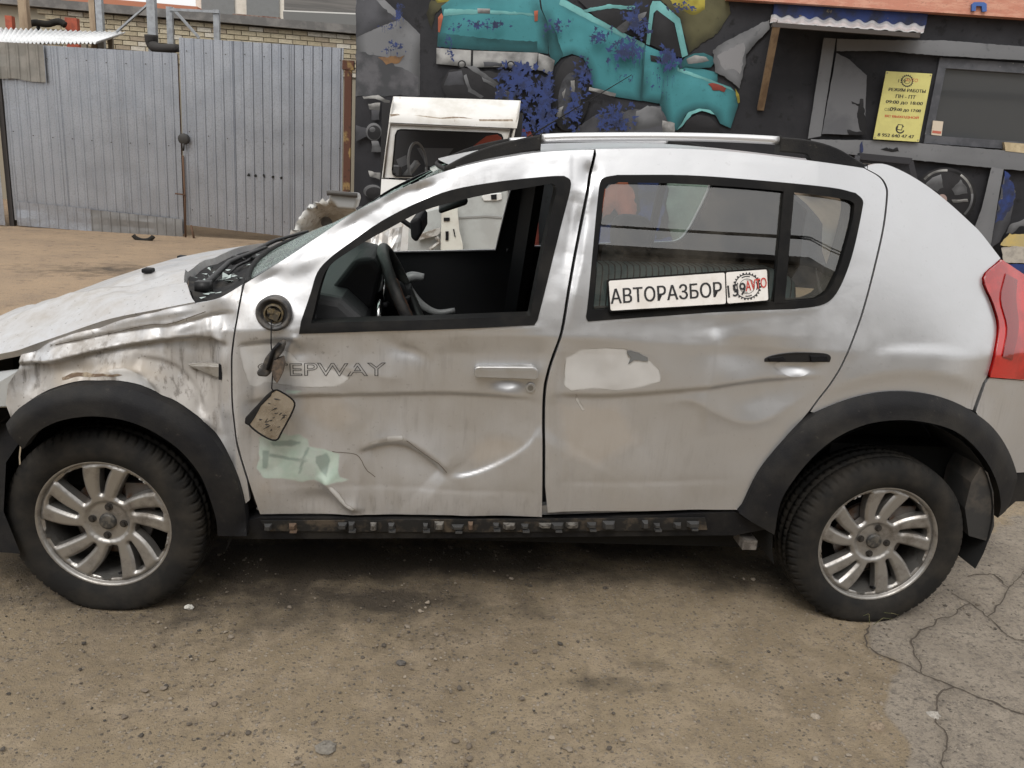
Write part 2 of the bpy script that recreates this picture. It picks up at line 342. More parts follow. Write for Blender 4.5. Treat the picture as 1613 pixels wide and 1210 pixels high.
# ------------------------------------------------------------------ the ground
CRACKS = []
def ground():
    ax = np.unique(np.concatenate([[-70, -45, -28, -18, -12, -8, -5.5, -4, -3, -2.4, -2], np.arange(-1.6, 3.9, .022), [4.2, 4.8, 5.6, 7, 9, 12, 17, 24, 36, 50, 70]]))
    ay = np.unique(np.concatenate([[-60, -36, -24, -16, -11, -8, -6, -4.5, -3.4, -2.6, -2], np.arange(-1.5, .75, .020), np.arange(.8, 3, .12), np.arange(3.2, 12, .4), [13, 15, 18, 24, 34, 50, 75]]))
    X, Y = np.meshgrid(ax, ay); P_ = np.stack([X.ravel(), Y.ravel()], 1)
    h = .010*fbm(P_[:, 0]*1.6, P_[:, 1]*1.6, 3)+.007*fbm(P_[:, 0]*9, P_[:, 1]*9, 3, 1)
    # broken asphalt slab at the rear of the car: a worn edge and cracks
    edge = on_z(crv([(1405, 960), (1372, 985), (1366, 1010), (1376, 1030), (1420, 1045), (1395, 1110), (1425, 1210), (1400, 1500), (1700, 1500), (2600, 1100), (2300, 780), (1700, 790), (1530, 860)], 4))[:, :2]
    ins = pip(P_, edge); d = segdist(P_, edge); wob = .05*fbm(P_[:, 0]*8, P_[:, 1]*8, 3)
    asph = np.clip(.5+np.where(ins, d, -d)/.05+wob*9, 0, 1)
    h += .008*asph
    crk = [[(1372, 985), (1366, 1010), (1378, 1032), (1410, 1040), (1450, 1062), (1500, 1082), (1560, 1110), (1613, 1128), (1700, 1150)],
           [(1500, 935), (1530, 952), (1560, 975), (1585, 1000), (1613, 1012), (1700, 1030)], [(1450, 1062), (1440, 1010), (1470, 985), (1530, 952)],
           [(1560, 975), (1590, 930), (1613, 900), (1660, 870)], [(1500, 1082), (1475, 1120), (1490, 1180), (1460, 1260)], [(1590, 930), (1560, 905), (1520, 910)]]
    ck = np.zeros(len(P_))
    for c in crk:
        q = on_z(crv(c, 4))[:, :2]; q = q+.015*np.stack([fbm(q[:, 0]*13, q[:, 1]*13), fbm(q[:, 0]*13+9, q[:, 1]*13)], 1)
        ck = np.maximum(ck, np.exp(-(segdist(P_, q, False)/.0125)**2)*(.55+.6*vn(P_[:, 0]*6, P_[:, 1]*6)+.3))
    h -= .005*ck
    CRACKS.extend(crk)
    oil = np.zeros(len(P_))  # oil stains, with the shade under and beside the car painted in too
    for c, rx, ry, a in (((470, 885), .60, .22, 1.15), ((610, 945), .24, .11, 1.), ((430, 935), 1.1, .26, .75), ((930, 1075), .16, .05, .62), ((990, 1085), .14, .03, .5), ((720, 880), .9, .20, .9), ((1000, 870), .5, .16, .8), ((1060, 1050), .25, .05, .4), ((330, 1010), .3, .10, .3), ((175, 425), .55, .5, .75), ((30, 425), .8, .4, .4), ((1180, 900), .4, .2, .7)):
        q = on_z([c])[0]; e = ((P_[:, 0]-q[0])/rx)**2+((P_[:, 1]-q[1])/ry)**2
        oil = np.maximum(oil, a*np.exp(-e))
    sand = np.clip((P_[:, 1]-1.2)/2.2, 0, 1)
    for c in ((0, .03), (2.588, .03)):
        k = np.exp(-(((P_[:, 0]-c[0])/.35)**2+((P_[:, 1]-c[1]-.1)/.3)**2)); h = h*(1-k)-.002*k
    near = np.clip(1-np.abs(P_[:, 1])/2.6, 0, 1); h *= np.where(P_[:, 1] > 1, .6, 1)
    V = np.column_stack([P_, h]); a, b = X.shape
    F = [(i*b+j, i*b+j+1, (i+1)*b+j+1, (i+1)*b+j) for i in range(a-1) for j in range(b-1)]
    o = meshobj('ground', V, F, None, None, True); o['kind'] = 'structure'
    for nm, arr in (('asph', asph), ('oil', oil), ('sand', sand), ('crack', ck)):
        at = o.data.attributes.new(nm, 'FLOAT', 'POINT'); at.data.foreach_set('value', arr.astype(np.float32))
    m = bpy.data.materials.new('packed_dirt'); m.use_nodes = True; nt = m.node_tree; bs = nt.nodes['Principled BSDF']; L = nt.links.new
    ge = N(nt, 'ShaderNodeNewGeometry')
    def noise(sc, det=5, ro=.65):
        n = N(nt, 'ShaderNodeTexNoise'); n.inputs['Scale'].default_value = sc; n.inputs['Detail'].default_value = det; n.inputs['Roughness'].default_value = ro; L(ge.outputs['Position'], n.inputs['Vector']); return n.outputs[0]
    def mr(v, a, b_, c=0., d=1.):
        r = N(nt, 'ShaderNodeMapRange'); L(v, r.inputs[0])
        for i, q in enumerate((a, b_, c, d)): r.inputs[i+1].default_value = q
        return r.outputs[0]
    def att(nm): n = N(nt, 'ShaderNodeAttribute'); n.attribute_name = nm; return n.outputs['Fac']
    def mul(a, b_, op='MULTIPLY'):
        n = N(nt, 'ShaderNodeMath', operation=op)
        for i, q in enumerate((a, b_)):
            if isinstance(q, (int, float)): n.inputs[i].default_value = q
            else: L(q, n.inputs[i])
        return n.outputs[0]
    def mixc(f, a, b_):
        x = N(nt, 'ShaderNodeMix', data_type='RGBA')
        L(f, x.inputs[0])
        for s_, q in ((6, a), (7, b_)):
            if isinstance(q, tuple): x.inputs[s_].default_value = (*q, 1)
            else: L(q, x.inputs[s_])
        return x.outputs[2]
    c = mixc(mr(noise(1.3), .35, .65), (.30, .238, .157), (.225, .177, .119))
    c = mixc(mr(noise(5.5), .46, .75), c, (.36, .29, .205))
    c = mixc(mr(noise(26, 6), .5, .8), c, (.17, .137, .105))
    c = mixc(att('sand'), c, mixc(mr(noise(7, 6, .6), .56, .76), mixc(mr(noise(1.7), .3, .7), (.40, .29, .19), (.29, .215, .15)), (.16, .12, .088)))
    asp = mixc(mr(noise(7), .3, .7), (.24, .205, .165), (.33, .285, .23)); asp = mixc(mr(noise(45, 4), .5, .7), asp, (.16, .14, .12))
    c = mixc(mr(mul(att('asph'), mr(noise(9), .2, .8, -.25, .25), 'ADD'), .35, .65), c, asp)
    # small stones pressed into the surface
    vo = N(nt, 'ShaderNodeTexVoronoi'); vo.inputs['Scale'].default_value = 75; L(ge.outputs['Position'], vo.inputs['Vector'])
    vs2 = N(nt, 'ShaderNodeTexVoronoi'); vs2.inputs['Scale'].default_value = 190; L(ge.outputs['Position'], vs2.inputs['Vector'])
    sep = N(nt, 'ShaderNodeSeparateColor'); L(vo.outputs['Color'], sep.inputs[0])
    st = mul(mr(vo.outputs['Distance'], .42, .30), mr(sep.outputs[0], .60, .66))
    c = mixc(mul(st, .75), c, mixc(sep.outputs[1], (.075, .068, .062), (.38, .33, .27)))
    sep2 = N(nt, 'ShaderNodeSeparateColor'); L(vs2.outputs['Color'], sep2.inputs[0])
    st2 = mul(mr(vs2.outputs['Distance'], .45, .30), mr(sep2.outputs[0], .5, .55)); c = mixc(mul(st2, .55), c, mixc(sep2.outputs[1], (.07, .06, .055), (.36, .30, .23)))
    oil_shade_m = mr(mul(att('oil'), mr(noise(6), .25, .75, -.35, .35), 'ADD'), .22, .80, 0, .85)
    c = mixc(oil_shade_m, c, (.040, .033, .027)); c = mixc(mul(att('crack'), .30), c, (.07, .058, .045))  # oil and the car's shade, then the depth shade of cracks, mixed into colour
    L(c, bs.inputs['Base Color']); bs.inputs['Specular IOR Level'].default_value = .25; L(mr(oil_shade_m, 0, 1, .93, .72), bs.inputs['Roughness'])
    hgt = mul(mul(mul(noise(30, 8, .75), .9), mul(noise(160, 4), .5), 'ADD'), mul(mul(st, .35), mul(st2, .25), 'ADD'), 'ADD')
    bp = N(nt, 'ShaderNodeBump'); bp.inputs['Strength'].default_value = .75; bp.inputs['Distance'].default_value = .012; L(hgt, bp.inputs['Height']); L(bp.outputs[0], bs.inputs['Normal'])
    o.data.materials.append(m)
    return o
GROUND = ground()
CRKM = mat('crack_shade', (.075, .06, .047), .95)  # dark ribbon colour stands for the shade down in the cracks
for c in CRACKS:
    q = on_z(crv(c, 10))[:, :2]; q = q+.022*np.stack([fbm(q[:, 0]*17, q[:, 1]*17), fbm(q[:, 0]*17+9, q[:, 1]*17)], 1); t = np.gradient(q, axis=0); nr = np.stack([-t[:, 1], t[:, 0]], 1)/(np.linalg.norm(t, axis=1)[:, None]+1e-9)
    wd_ = (.0012+.0042*np.abs(fbm(q[:, 0]*23, q[:, 1]*23, 3)))[:, None]; hz = .011*np.ones(len(q))
    V = np.vstack([np.column_stack([q+nr*wd_, hz]), np.column_stack([q-nr*wd_, hz])]); n = len(q)
    o = meshobj('crack', V, [(i, i+1, n+i+1, n+i) for i in range(n-1)], CRKM, GROUND); md = o.modifiers.new('lie', 'SHRINKWRAP'); md.target = GROUND; md.wrap_method = 'PROJECT'; md.use_project_z = True; md.use_negative_direction = True; md.use_positive_direction = True; md.offset = .0022

def gravel():
    t = (1+5**.5)/2
    ico = np.array([(-1, t, 0), (1, t, 0), (-1, -t, 0), (1, -t, 0), (0, -1, t), (0, 1, t), (0, -1, -t), (0, 1, -t), (t, 0, -1), (t, 0, 1), (-t, 0, -1), (-t, 0, 1)], float)/1.9
    F0 = np.array([(0, 11, 5), (0, 5, 1), (0, 1, 7), (0, 7, 10), (0, 10, 11), (1, 5, 9), (5, 11, 4), (11, 10, 2), (10, 7, 6), (7, 1, 8), (3, 9, 4), (3, 4, 2), (3, 2, 6), (3, 6, 8), (3, 8, 9), (4, 9, 5), (2, 4, 11), (6, 2, 10), (8, 6, 7), (9, 8, 1)])
    n = 5200; x = RNG.uniform(-.9, 3.6, n); y = RNG.uniform(-.95, .75, n)
    k = vn(x*3, y*3)+RNG.uniform(-.4, .4, n) > -.1; x, y = x[k], y[k]; n = len(x)
    s = np.minimum(.0016+RNG.exponential(.0016, n), .0085); V = []; F = []; C = []
    for i in range(n):
        q = ico*(1+RNG.uniform(-.25, .25, (12, 1)))*s[i]*np.array([RNG.uniform(.8, 1.5), RNG.uniform(.8, 1.3), RNG.uniform(.45, .8)])
        a = RNG.uniform(0, 6.3); ca, sa = math.cos(a), math.sin(a)
        V.append(np.column_stack([q[:, 0]*ca-q[:, 1]*sa+x[i], q[:, 0]*sa+q[:, 1]*ca+y[i], q[:, 2]+s[i]*.25+.002])); F.append(F0+12*i); C.append(np.full(12, RNG.random()))
    o = meshobj('gravel', np.vstack(V), np.vstack(F), None, None, False); o['kind'] = 'stuff'; tag(o, 'fine grey and tan gravel lying loose on the dirt ground', 'gravel')
    at = o.data.attributes.new('shade', 'FLOAT', 'POINT'); at.data.foreach_set('value', np.concatenate(C).astype(np.float32))
    m = bpy.data.materials.new('gravel_stone'); m.use_nodes = True; nt = m.node_tree; b = nt.nodes['Principled BSDF']; b.inputs['Roughness'].default_value = .9
    a = N(nt, 'ShaderNodeAttribute'); a.attribute_name = 'shade'; cr = N(nt, 'ShaderNodeValToRGB'); e = cr.color_ramp.elements
    e[0].color = (.05, .045, .04, 1); e[1].color = (.30, .255, .20, 1); e.new(.5).color = (.16, .13, .10, 1)
    nt.links.new(a.outputs['Fac'], cr.inputs[0]); nt.links.new(cr.outputs[0], b.inputs['Base Color']); o.data.materials.append(m)
gravel()

# ------------------------------------------------------------------ the wrecked car
CW = 1.74                                             # body width; near flank at y = 0
HUBZ, WBASE = .295, 2.588
def flank(x, z):
    zb = np.interp(x, [-.8, -.2, .35, .8], [.70, .80, .95, .985]); k = np.interp(x, [-.2, .5, .9], [.55, .40, .20])
    u_ = np.clip(z-zb, 0, None); y = k*u_+.12*u_**2
    y = y+.22*np.clip(.80-z, 0, None)**2
    y = y+.42*np.clip(-.12-x, 0, None)**2+.45*np.clip(x-2.5, 0, .5)**2+.35*np.clip(x-3.0, 0, .3)
    y = y+.22*np.clip(x-2.2, 0, None)*np.clip(z-1., 0, None)
    for cx in (0, WBASE):
        rr = np.hypot(x-cx, z-HUBZ); y = y-.028*np.exp(-((rr-.40)/.12)**2)*(z > .2)
    return y
def sdist(P_, poly):
    q = np.asarray(poly, float); best = np.full(len(P_), 1e9); sg = np.zeros(len(P_)); tt = np.zeros(len(P_)); n = len(q)-1
    for i in range(n):
        a, b = q[i], q[i+1]; d = b-a; L2 = d@d; t = np.clip(((P_-a)@d)/L2, 0, 1); v = P_-(a+t[:, None]*d); ds = np.hypot(*v.T); k = ds < best
        best = np.where(k, ds, best); sg = np.where(k, np.sign(d[0]*(P_[:, 1]-a[1])-d[1]*(P_[:, 0]-a[0])), sg); tt = np.where(k, (i+t)/n, tt)
    return best*sg, tt
def ridge(P_, poly, A, wd, up=None):
    """crease in the sheet: a sharp crest, steep on one flank and drawn out on the other"""
    s, t = sdist(P_, crv(poly, 4)); wa = (up or 2.6)*wd; e = np.where(s < 0, np.exp(-(np.sqrt(s*s+2.)-1.4)/wa), np.exp(-(np.sqrt(s*s+2.)-1.4)/(wd*.8)))
    return A*e*np.clip(np.minimum(t, 1-t)*5+.05, 0, 1)
def crumple(P_, sc, seed):
    """ridged noise: flat facets meeting in sharp lines, like buckled sheet"""
    x, y = P_.T; wx = x+.5*sc*vn(x/sc/.9+seed, y/sc/.9); wy = y+.5*sc*vn(x/sc/.9, y/sc/.9+seed+5)
    return 1-2*np.sqrt(vn(wx/sc+seed, wy/sc, 1)**2+.0012)
def fold(P_, poly, A, wd, L_):
    s, t = sdist(P_, crv(poly, 4)); q = np.clip(s/wd, 0, 1); return A*q*q*(3-2*q)*np.exp(-np.clip(s, 0, None)/L_)*np.clip(np.minimum(t, 1-t)*8, 0, 1)
def pit(P_, c, rx, ry, A, ang=0.):
    v = P_-np.array(c); a = R(ang); u_ = (v[:, 0]*math.cos(a)+v[:, 1]*math.sin(a))/rx; w_ = (-v[:, 0]*math.sin(a)+v[:, 1]*math.cos(a))/ry
    return A*np.exp(-(u_**2+w_**2))
def damage(P_):
    x, y = P_.T; d = .010*fbm(x/150, y/150, 2)+.0022*fbm(x/42, y/42, 2, 1); d = d*np.where(x > 900, .6, 1.)
    fr = np.clip((400-x)/120, 0, 1); d = d*(1+.6*fr)
    calm = np.clip((x-1330)/60, 0, 1); d = d*(1-.9*calm)
    roofc = np.clip((300-y)/60, 0, 1)*np.clip((x-930)/60, 0, 1); d = d*(1-.6*roofc)
    win = np.clip((372-x)/20, 0, 1); fd = np.clip((x-372)/25, 0, 1)*np.clip((880-x)/30, 0, 1); rdz = np.clip((x-865)/20, 0, 1)*np.clip((1330-x)/120, 0, 1)
    lowz = np.clip((y-530)/30, 0, 1)
    d += win*(.016*crumple(P_, 95, 3)+.007*crumple(P_, 38, 9))*np.clip((y-470)/40, 0, 1)
    d += fd*lowz*(.015*crumple(P_, 150, 5)+.0045*crumple(P_, 60, 12)); d += rdz*lowz*(.011*crumple(P_, 170, 7)+.002*crumple(P_, 70, 2))
    d += (1-lowz)*np.clip((930-x)/40, 0, 1)*(.0035*crumple(P_, 80, 4)+.0012*crumple(P_, 30, 8))
    # front wing
    d += fold(P_, [(10, 572), (60, 574), (110, 562), (170, 549), (240, 538), (310, 532), (360, 541)], .042, 9, 85)
    d += fold(P_, [(70, 545), (150, 528), (230, 514), (262, 512), (330, 494), (372, 488)], .016, 6, 34)
    d += ridge(P_, [(60, 548), (150, 520), (240, 500), (320, 487)], -.008, 10)
    d += ridge(P_, [(200, 585), (240, 612), (262, 640), (310, 660), (352, 690)], -.020, 12)
    d += ridge(P_, [(120, 600), (180, 588), (235, 592)], -.012, 14)
    d += pit(P_, (800, 603), 25, 13, .020)+pit(P_, (1256, 579), 27, 13, .020)
    d += pit(P_, (350, 500), 20, 16, .014)+pit(P_, (290, 515), 26, 10, -.010, -20)+fold(P_, [(200, 560), (260, 575), (300, 610), (330, 660)], .014, 10, 40)
    d += pit(P_, (285, 600), 42, 34, .022, 25)+pit(P_, (120, 590), 60, 14, .010, -8)
    d += pit(P_, (45, 610), 30, 34, .020)+pit(P_, (330, 640), 20, 60, .012)
    d += ridge(P_, [(303, 500), (300, 560), (306, 640), (318, 680)], .009, 6)+ridge(P_, [(333, 470), (328, 560), (336, 640), (348, 700)], .012, 7)+ridge(P_, [(350, 480), (346, 590), (352, 690)], -.010, 7)
    d += ridge(P_, [(320, 500), (330, 530), (352, 540)], -.012, 9)
    # front door
    d += pit(P_, (640, 690), 190, 95, .022)+pit(P_, (780, 700), 70, 60, .012)+pit(P_, (430, 600), 50, 60, .014)
    d += ridge(P_, [(560, 712), (590, 700), (620, 694), (650, 703), (682, 724), (703, 742), (712, 752)], -.013, 10)
    d += fold(P_, [(560, 716), (600, 704), (640, 706), (680, 730), (708, 756)], .022, 7, 55)
    d += fold(P_, [(706, 754), (745, 748), (790, 730), (830, 702), (850, 672)], -.009, 6, 75)
    d += ridge(P_, [(500, 752), (516, 768), (532, 787), (550, 801), (575, 806)], -.026, 9)+pit(P_, (500, 790), 40, 16, .012)
    d += pit(P_, (640, 552), 30, 13, .012, 20)+ridge(P_, [(620, 540), (655, 548), (690, 570)], -.005, 9)
    d += ridge(P_, [(474, 528), (458, 540), (452, 560), (444, 585)], -.012, 8)+pit(P_, (470, 556), 16, 14, .012)
    d += fold(P_, [(378, 634), (470, 626), (600, 621), (730, 622), (852, 630)], .012, 7, 110)
    d += ridge(P_, [(412, 768), (560, 770), (700, 777), (852, 779)], .0022, 2.6)
    d += fold(P_, [(372, 540), (420, 536), (470, 532)], .010, 7, 30)
    d += ridge(P_, [(480, 526), (620, 521), (760, 517), (860, 517)], -.006, 7)+ridge(P_, [(520, 572), (580, 590), (640, 600)], -.006, 12)
    d += pit(P_, (800, 560), 60, 25, .006)
    # A pillar and roof edge
    d += ridge(P_, [(600, 322), (640, 300), (690, 290)], .007, 8)+pit(P_, (560, 352), 22, 14, .003, -30)+pit(P_, (480, 410), 26, 16, -.008, -30)+pit(P_, (665, 300), 14, 8, .008, -25)
    d += pit(P_, (428, 440), 26, 20, .008)
    # B pillar, rear door
    d += ridge(P_, [(934, 250), (931, 300), (922, 340), (918, 400), (906, 460), (896, 520)], -.010, 7)+ridge(P_, [(906, 300), (898, 350), (886, 430)], .006, 8)
    d += pit(P_, (930, 275), 12, 16, .014)+pit(P_, (915, 350), 8, 26, .008, 10)
    d += ridge(P_, [(880, 540), (876, 580), (872, 640)], -.007, 6)+pit(P_, (886, 590), 10, 26, .006)
    d += fold(P_, [(866, 620), (960, 622), (1080, 611), (1200, 598), (1300, 590)], .013, 9, 120)
    d += pit(P_, (1172, 556), 50, 34, .018, 30)+ridge(P_, [(1124, 516), (1128, 545), (1122, 590), (1112, 640), (1118, 690)], -.011, 16)
    d += ridge(P_, [(1040, 640), (1090, 632), (1135, 655), (1180, 668), (1225, 655), (1290, 610)], -.009, 13)
    d += pit(P_, (1200, 630), 46, 24, .010, -20)+pit(P_, (960, 690), 110, 70, .010)
    d += ridge(P_, [(866, 762), (1000, 764), (1160, 758)], .0022, 2.6)
    d += ridge(P_, [(926, 508), (1080, 497), (1250, 489), (1300, 482)], -.004, 8)
    # rear quarter swage above the arch
    d += ridge(P_, [(1290, 622), (1350, 596), (1420, 584), (1490, 590), (1545, 610)], -.010, 16)+ridge(P_, [(1320, 575), (1400, 548), (1480, 545), (1560, 560)], .006, 18)
    return d*np.clip(segdist(P_, UE_RAW, False)/12, 0, 1)
UE_RAW = [(386, 447), (452, 406), (507, 369), (563, 332), (638, 295), (705, 269), (760, 255), (804, 247), (852, 240), (938, 235), (1060, 234), (1164, 240), (1282, 254), (1362, 265)]
def grime(P_):
    x, y = P_.T; g = 1.2*np.clip((385-x)/60, 0, 1)*np.clip((y-500)/60, 0, 1)
    for c, rx, ry, a in (((325, 640), 38, 75, 1.4), ((345, 560), 30, 50, .8), ((60, 610), 60, 40, 1.2), ((180, 590), 110, 22, .6), ((420, 700), 40, 110, .5), ((470, 580), 80, 70, .25), ((650, 560), 160, 50, .25), ((380, 480), 40, 50, .5), ((640, 800), 260, 18, .5), ((780, 690), 90, 50, .35), ((640, 660), 150, 60, .25), ((1540, 640), 40, 40, .4), ((900, 360), 30, 80, .35), ((1000, 720), 140, 90, .2), ((700, 290), 120, 20, .4)):
        g = np.maximum(g, a*np.exp(-((x-c[0])/rx)**2-((y-c[1])/ry)**2))
    return np.clip(g, 0, 1.4)
def side_pts(p, off=0., dam=True, inset=0.):
    """pixel positions -> points on the near flank of the car; off > 0 is outward"""
    p = np.asarray(p, float).reshape(-1, 2); d = rays(p); y = np.zeros(len(p))
    for _ in range(12):
        t = (y-CAM[1])/d[:, 1]; X = CAM+d*t[:, None]; y = flank(X[:, 0], X[:, 2])
    t = (y-CAM[1])/d[:, 1]; X = CAM+d*t[:, None]; X[:, 1] = flank(X[:, 0], X[:, 2])-off
    if dam: X[:, 1] += damage(p)
    return X
def mirror(V): V = np.array(V); V[:, 1] = CW-V[:, 1]; return V

CAR = empty('wrecked_car', 'crashed silver hatchback with crumpled front wing and dented doors', 'car', (1.3, .87, 0))
CM = Matrix.Translation((-1.3, -.87, 0))
def part(o):            # keep world coordinates under the car's empty
    o.parent = CAR; o.matrix_parent_inverse = CM; return o
def sub(o, parent):
    o.parent = parent; return o
ZA = lambda pts: Z(340, 520, 2.88, pts)
ZB = lambda pts: Z(860, 200, 2.688, pts)
PATCH = {'lac': [ZA([(100, 80), (235, 70), (330, 105), (370, 150), (460, 160), (560, 200), (610, 222), (570, 250), (540, 265), (480, 270), (400, 273), (300, 262), (215, 248), (190, 262), (165, 270), (145, 258), (120, 180)]),
                 ZB([(85, 985), (150, 945), (260, 938), (345, 942), (350, 980), (440, 990), (480, 1030), (490, 1080), (380, 1110), (300, 1122), (200, 1112), (110, 1125), (78, 1100)]),
                 ZA([(680, 528), (720, 518), (775, 512), (770, 494), (845, 490), (850, 512), (800, 522), (720, 532)]), ZB([(130, 1135), (160, 1190), (175, 1215), (160, 1215), (130, 1165)]), ZA([(500, 712), (525, 712), (560, 745), (590, 790), (640, 820), (620, 824), (575, 800), (545, 770)]),
                 [(160, 588), (190, 584), (225, 600), (250, 640), (235, 650), (200, 622)]],
         'put': [ZA([(185, 500), (240, 490), (290, 478), (320, 495), (375, 488), (412, 512), (420, 545), (480, 550), (560, 575), (550, 640), (560, 670), (610, 690), (545, 700), (480, 705), (440, 690), (370, 700), (300, 685), (210, 682), (180, 640), (190, 590)]), ZA([(300, 285), (375, 285), (385, 295), (350, 305), (310, 300)])],
         'tan': [ZA([(1150, 600), (1170, 540), (1240, 500), (1330, 500), (1400, 530), (1360, 580), (1280, 620), (1190, 640)]), ZA([(120, 310), (180, 280), (270, 280), (170, 380), (150, 360)]), ZA([(180, 690), (235, 690), (245, 745), (190, 750)]), ZA([(370, 300), (560, 310), (640, 420), (520, 470), (380, 400)]), [(880, 640), (980, 640), (1010, 700), (940, 740), (890, 720)], [(60, 580), (220, 575), (250, 600), (160, 602), (80, 622)]],
         'sme': [ZA(q) for q in ([(235, 585), (330, 605), (412, 610), (412, 600), (330, 592), (240, 572)], [(425, 545), (400, 590), (380, 665), (368, 665), (385, 590), (408, 545)], [(240, 520), (330, 515), (380, 525), (340, 545), (250, 540)], [(450, 585), (500, 570), (515, 600), (500, 670), (470, 650), (445, 610)], [(205, 560), (235, 560), (228, 640), (205, 640)])]}
def patch_masks(V):
    out = {}
    for nm, polys in PATCH.items():
        best = np.full(len(V), -9.)
        for q in polys:
            sd = segdist(V, q); best = np.maximum(best, np.where(pip(V, q), sd, -sd)*.2)
        out[nm] = np.clip(best, -9, 9)
    return out
def plain(o):
    for nm in PATCH: o.data.attributes.new(nm, 'FLOAT', 'POINT').data.foreach_set('value', np.full(len(o.data.vertices), -9., np.float32))
    return o
def panel(name, outer, holes=(), st=6., off=0., m=PAINT, hem=.018, dam=True, parent=None, far=False):
    V, F = cdt(outer, holes, st); V3 = side_pts(V, off, dam and not far); F = F[:, ::-1]; hv = (0, hem or 0, 0)
    if far: V3 = mirror(V3); F = F[:, ::-1]; hv = (0, -(hem or 0), 0)
    n = np.cross(V3[F[:, 1]]-V3[F[:, 0]], V3[F[:, 2]]-V3[F[:, 0]])[:, 1].sum()
    if (n > 0) != far: F = F[:, ::-1]
    o = sheet(name, V3, F, m, None, hv if hem else None)
    if m is PAINT and not far:
        gv = np.zeros(len(o.data.vertices), np.float32); gv[:len(V)] = grime(V); o.data.attributes.new('grime', 'FLOAT', 'POINT').data.foreach_set('value', gv)
        for nm, arr in patch_masks(V).items():
            gv = np.full(len(o.data.vertices), -9., np.float32); gv[:len(V)] = arr; o.data.attributes.new(nm, 'FLOAT', 'POINT').data.foreach_set('value', gv)
    if m is PAINT and far: plain(o)
    return part(o) if parent is None else sub(o, parent)

UE = crv([(386, 447), (452, 406), (507, 369), (563, 332), (638, 295), (705, 269), (760, 255), (804, 247), (852, 240), (938, 235)], 4)
RE = crv([(938, 235), (1060, 234), (1164, 240), (1282, 254), (1362, 265)], 4)
DF = crv([(385, 447), (376, 495), (368, 538), (365, 572), (365, 628), (370, 678), (376, 711), (386, 746), (408, 814)], 4)
DM = crv([(938, 236), (932, 265), (924, 305), (916, 350), (906, 400), (895, 460), (885, 522), (873, 558), (863, 592), (858, 628), (857, 720), (856, 816)], 4)
DR = crv([(1362, 265), (1386, 279), (1396, 295), (1397, 312), (1392, 356), (1381, 408), (1362, 483), (1344, 535), (1321, 583), (1277, 650)], 4)
FO = crv([(12, 666), (32, 642), (64, 623), (106, 609), (152, 605), (194, 608), (239, 623), (284, 645), (322, 674), (348, 706), (371, 745), (384, 787), (389, 822)], 4)
FI = crv([(44, 702), (63, 678), (95, 660), (131, 652), (164, 651), (202, 657), (240, 671), (278, 695), (303, 719), (322, 746), (334, 776), (344, 809), (347, 837)], 4)
RO = crv([(1162, 806), (1170, 795), (1195, 745), (1235, 696), (1273, 658), (1318, 635), (1360, 622), (1402, 616), (1448, 618), (1493, 629), (1531, 648), (1562, 673), (1585, 707), (1599, 745), (1597, 762), (1585, 798), (1569, 814)], 4)
RI = crv([(1214, 836), (1223, 787), (1242, 753), (1273, 715), (1311, 684), (1356, 664), (1402, 657), (1448, 660), (1493, 673), (1524, 696), (1550, 730), (1565, 768), (1569, 813)], 4)
FW_O = [(471, 526)]+crv([(474, 507), (489, 463), (500, 429), (519, 407), (548, 385), (600, 349), (656, 320), (712, 299), (786, 286), (861, 278), (888, 277)], 4)+crv([(888, 277), (898, 284), (897, 303), (883, 359), (861, 448), (847, 504)], 4)+[(842, 512), (749, 517), (600, 521.5)]
FW_I = [(490, 509)]+crv([(495, 489), (505, 448), (520, 418), (563, 388), (615, 359), (667, 332), (731, 314), (786, 303), (840, 294), (868, 289)], 4)+crv([(868, 289), (876, 296), (872, 320), (857, 388), (835, 498)], 4)+[(700, 503)]
RW_O = crv([(926, 506), (923, 499), (925, 483), (932, 408), (940, 323), (944, 291), (951, 280), (972, 275.5)], 4)+crv([(972, 275.5), (1083, 276), (1195, 284), (1306, 295), (1347, 304)], 4)+crv([(1347, 304), (1358, 315), (1357, 332), (1344, 393), (1329, 438), (1312, 468), (1291, 481), (1251, 486.5)], 4)+[(1120, 492)]
RW_I = [(934, 488)]+crv([(940, 408), (949, 323), (953, 295), (958, 289), (968, 287)], 4)+crv([(968, 287), (1083, 290), (1195, 297.5), (1306, 310), (1338, 316)], 4)+crv([(1338, 316), (1345, 324), (1340, 356), (1321, 423), (1303, 460), (1284, 471.6)], 4)+[(1228, 475), (1120, 478)]
HS = crv([(28, 553), (84, 532), (155, 507), (198, 496), (248, 487), (307, 476)], 4)      # bonnet edge

# skin of the near flank
FSEAM = crv([(30, 556), (84, 535.5), (155, 510.5), (198, 499), (248, 490), (307, 479), (343, 471), (381, 449)], 4)
fender = panel('front_wing', FSEAM+sh(DF, -3)[1:-3]+[(392, 790)]+sh(FO, 0, -1)[::-1][3:]+[(2, 640), (6, 610), (20, 585)], st=3.6)
fender['label'] = 'crumpled dusty front wing folded above the wheel arch'
fdoor = panel('front_door', UE[:-1]+sh(DM, -2.2)+DF[::-1][:-1], [FW_O], st=3.6)
fdoor['label'] = 'dented front door with scraped paint and empty window'
rdoor = panel('rear_door', RE[:-1]+sh(DR, -1.6)+[(1266, 662), (1236, 695), (1196, 744), (1171, 794), (1162, 805), (1010, 807), (863, 808)]+sh(DM, 2.6)[::-1][2:-1], [RW_O], st=3.8)
TL = crv([(1576, 409), (1548, 438), (1562, 478), (1571, 515), (1565, 560), (1556, 593)], 4)   # tail lamp, front edge
QT = crv([(1362, 263), (1390, 258), (1424, 271), (1459, 292), (1494, 319), (1529, 351), (1546, 368), (1576, 407)], 4)
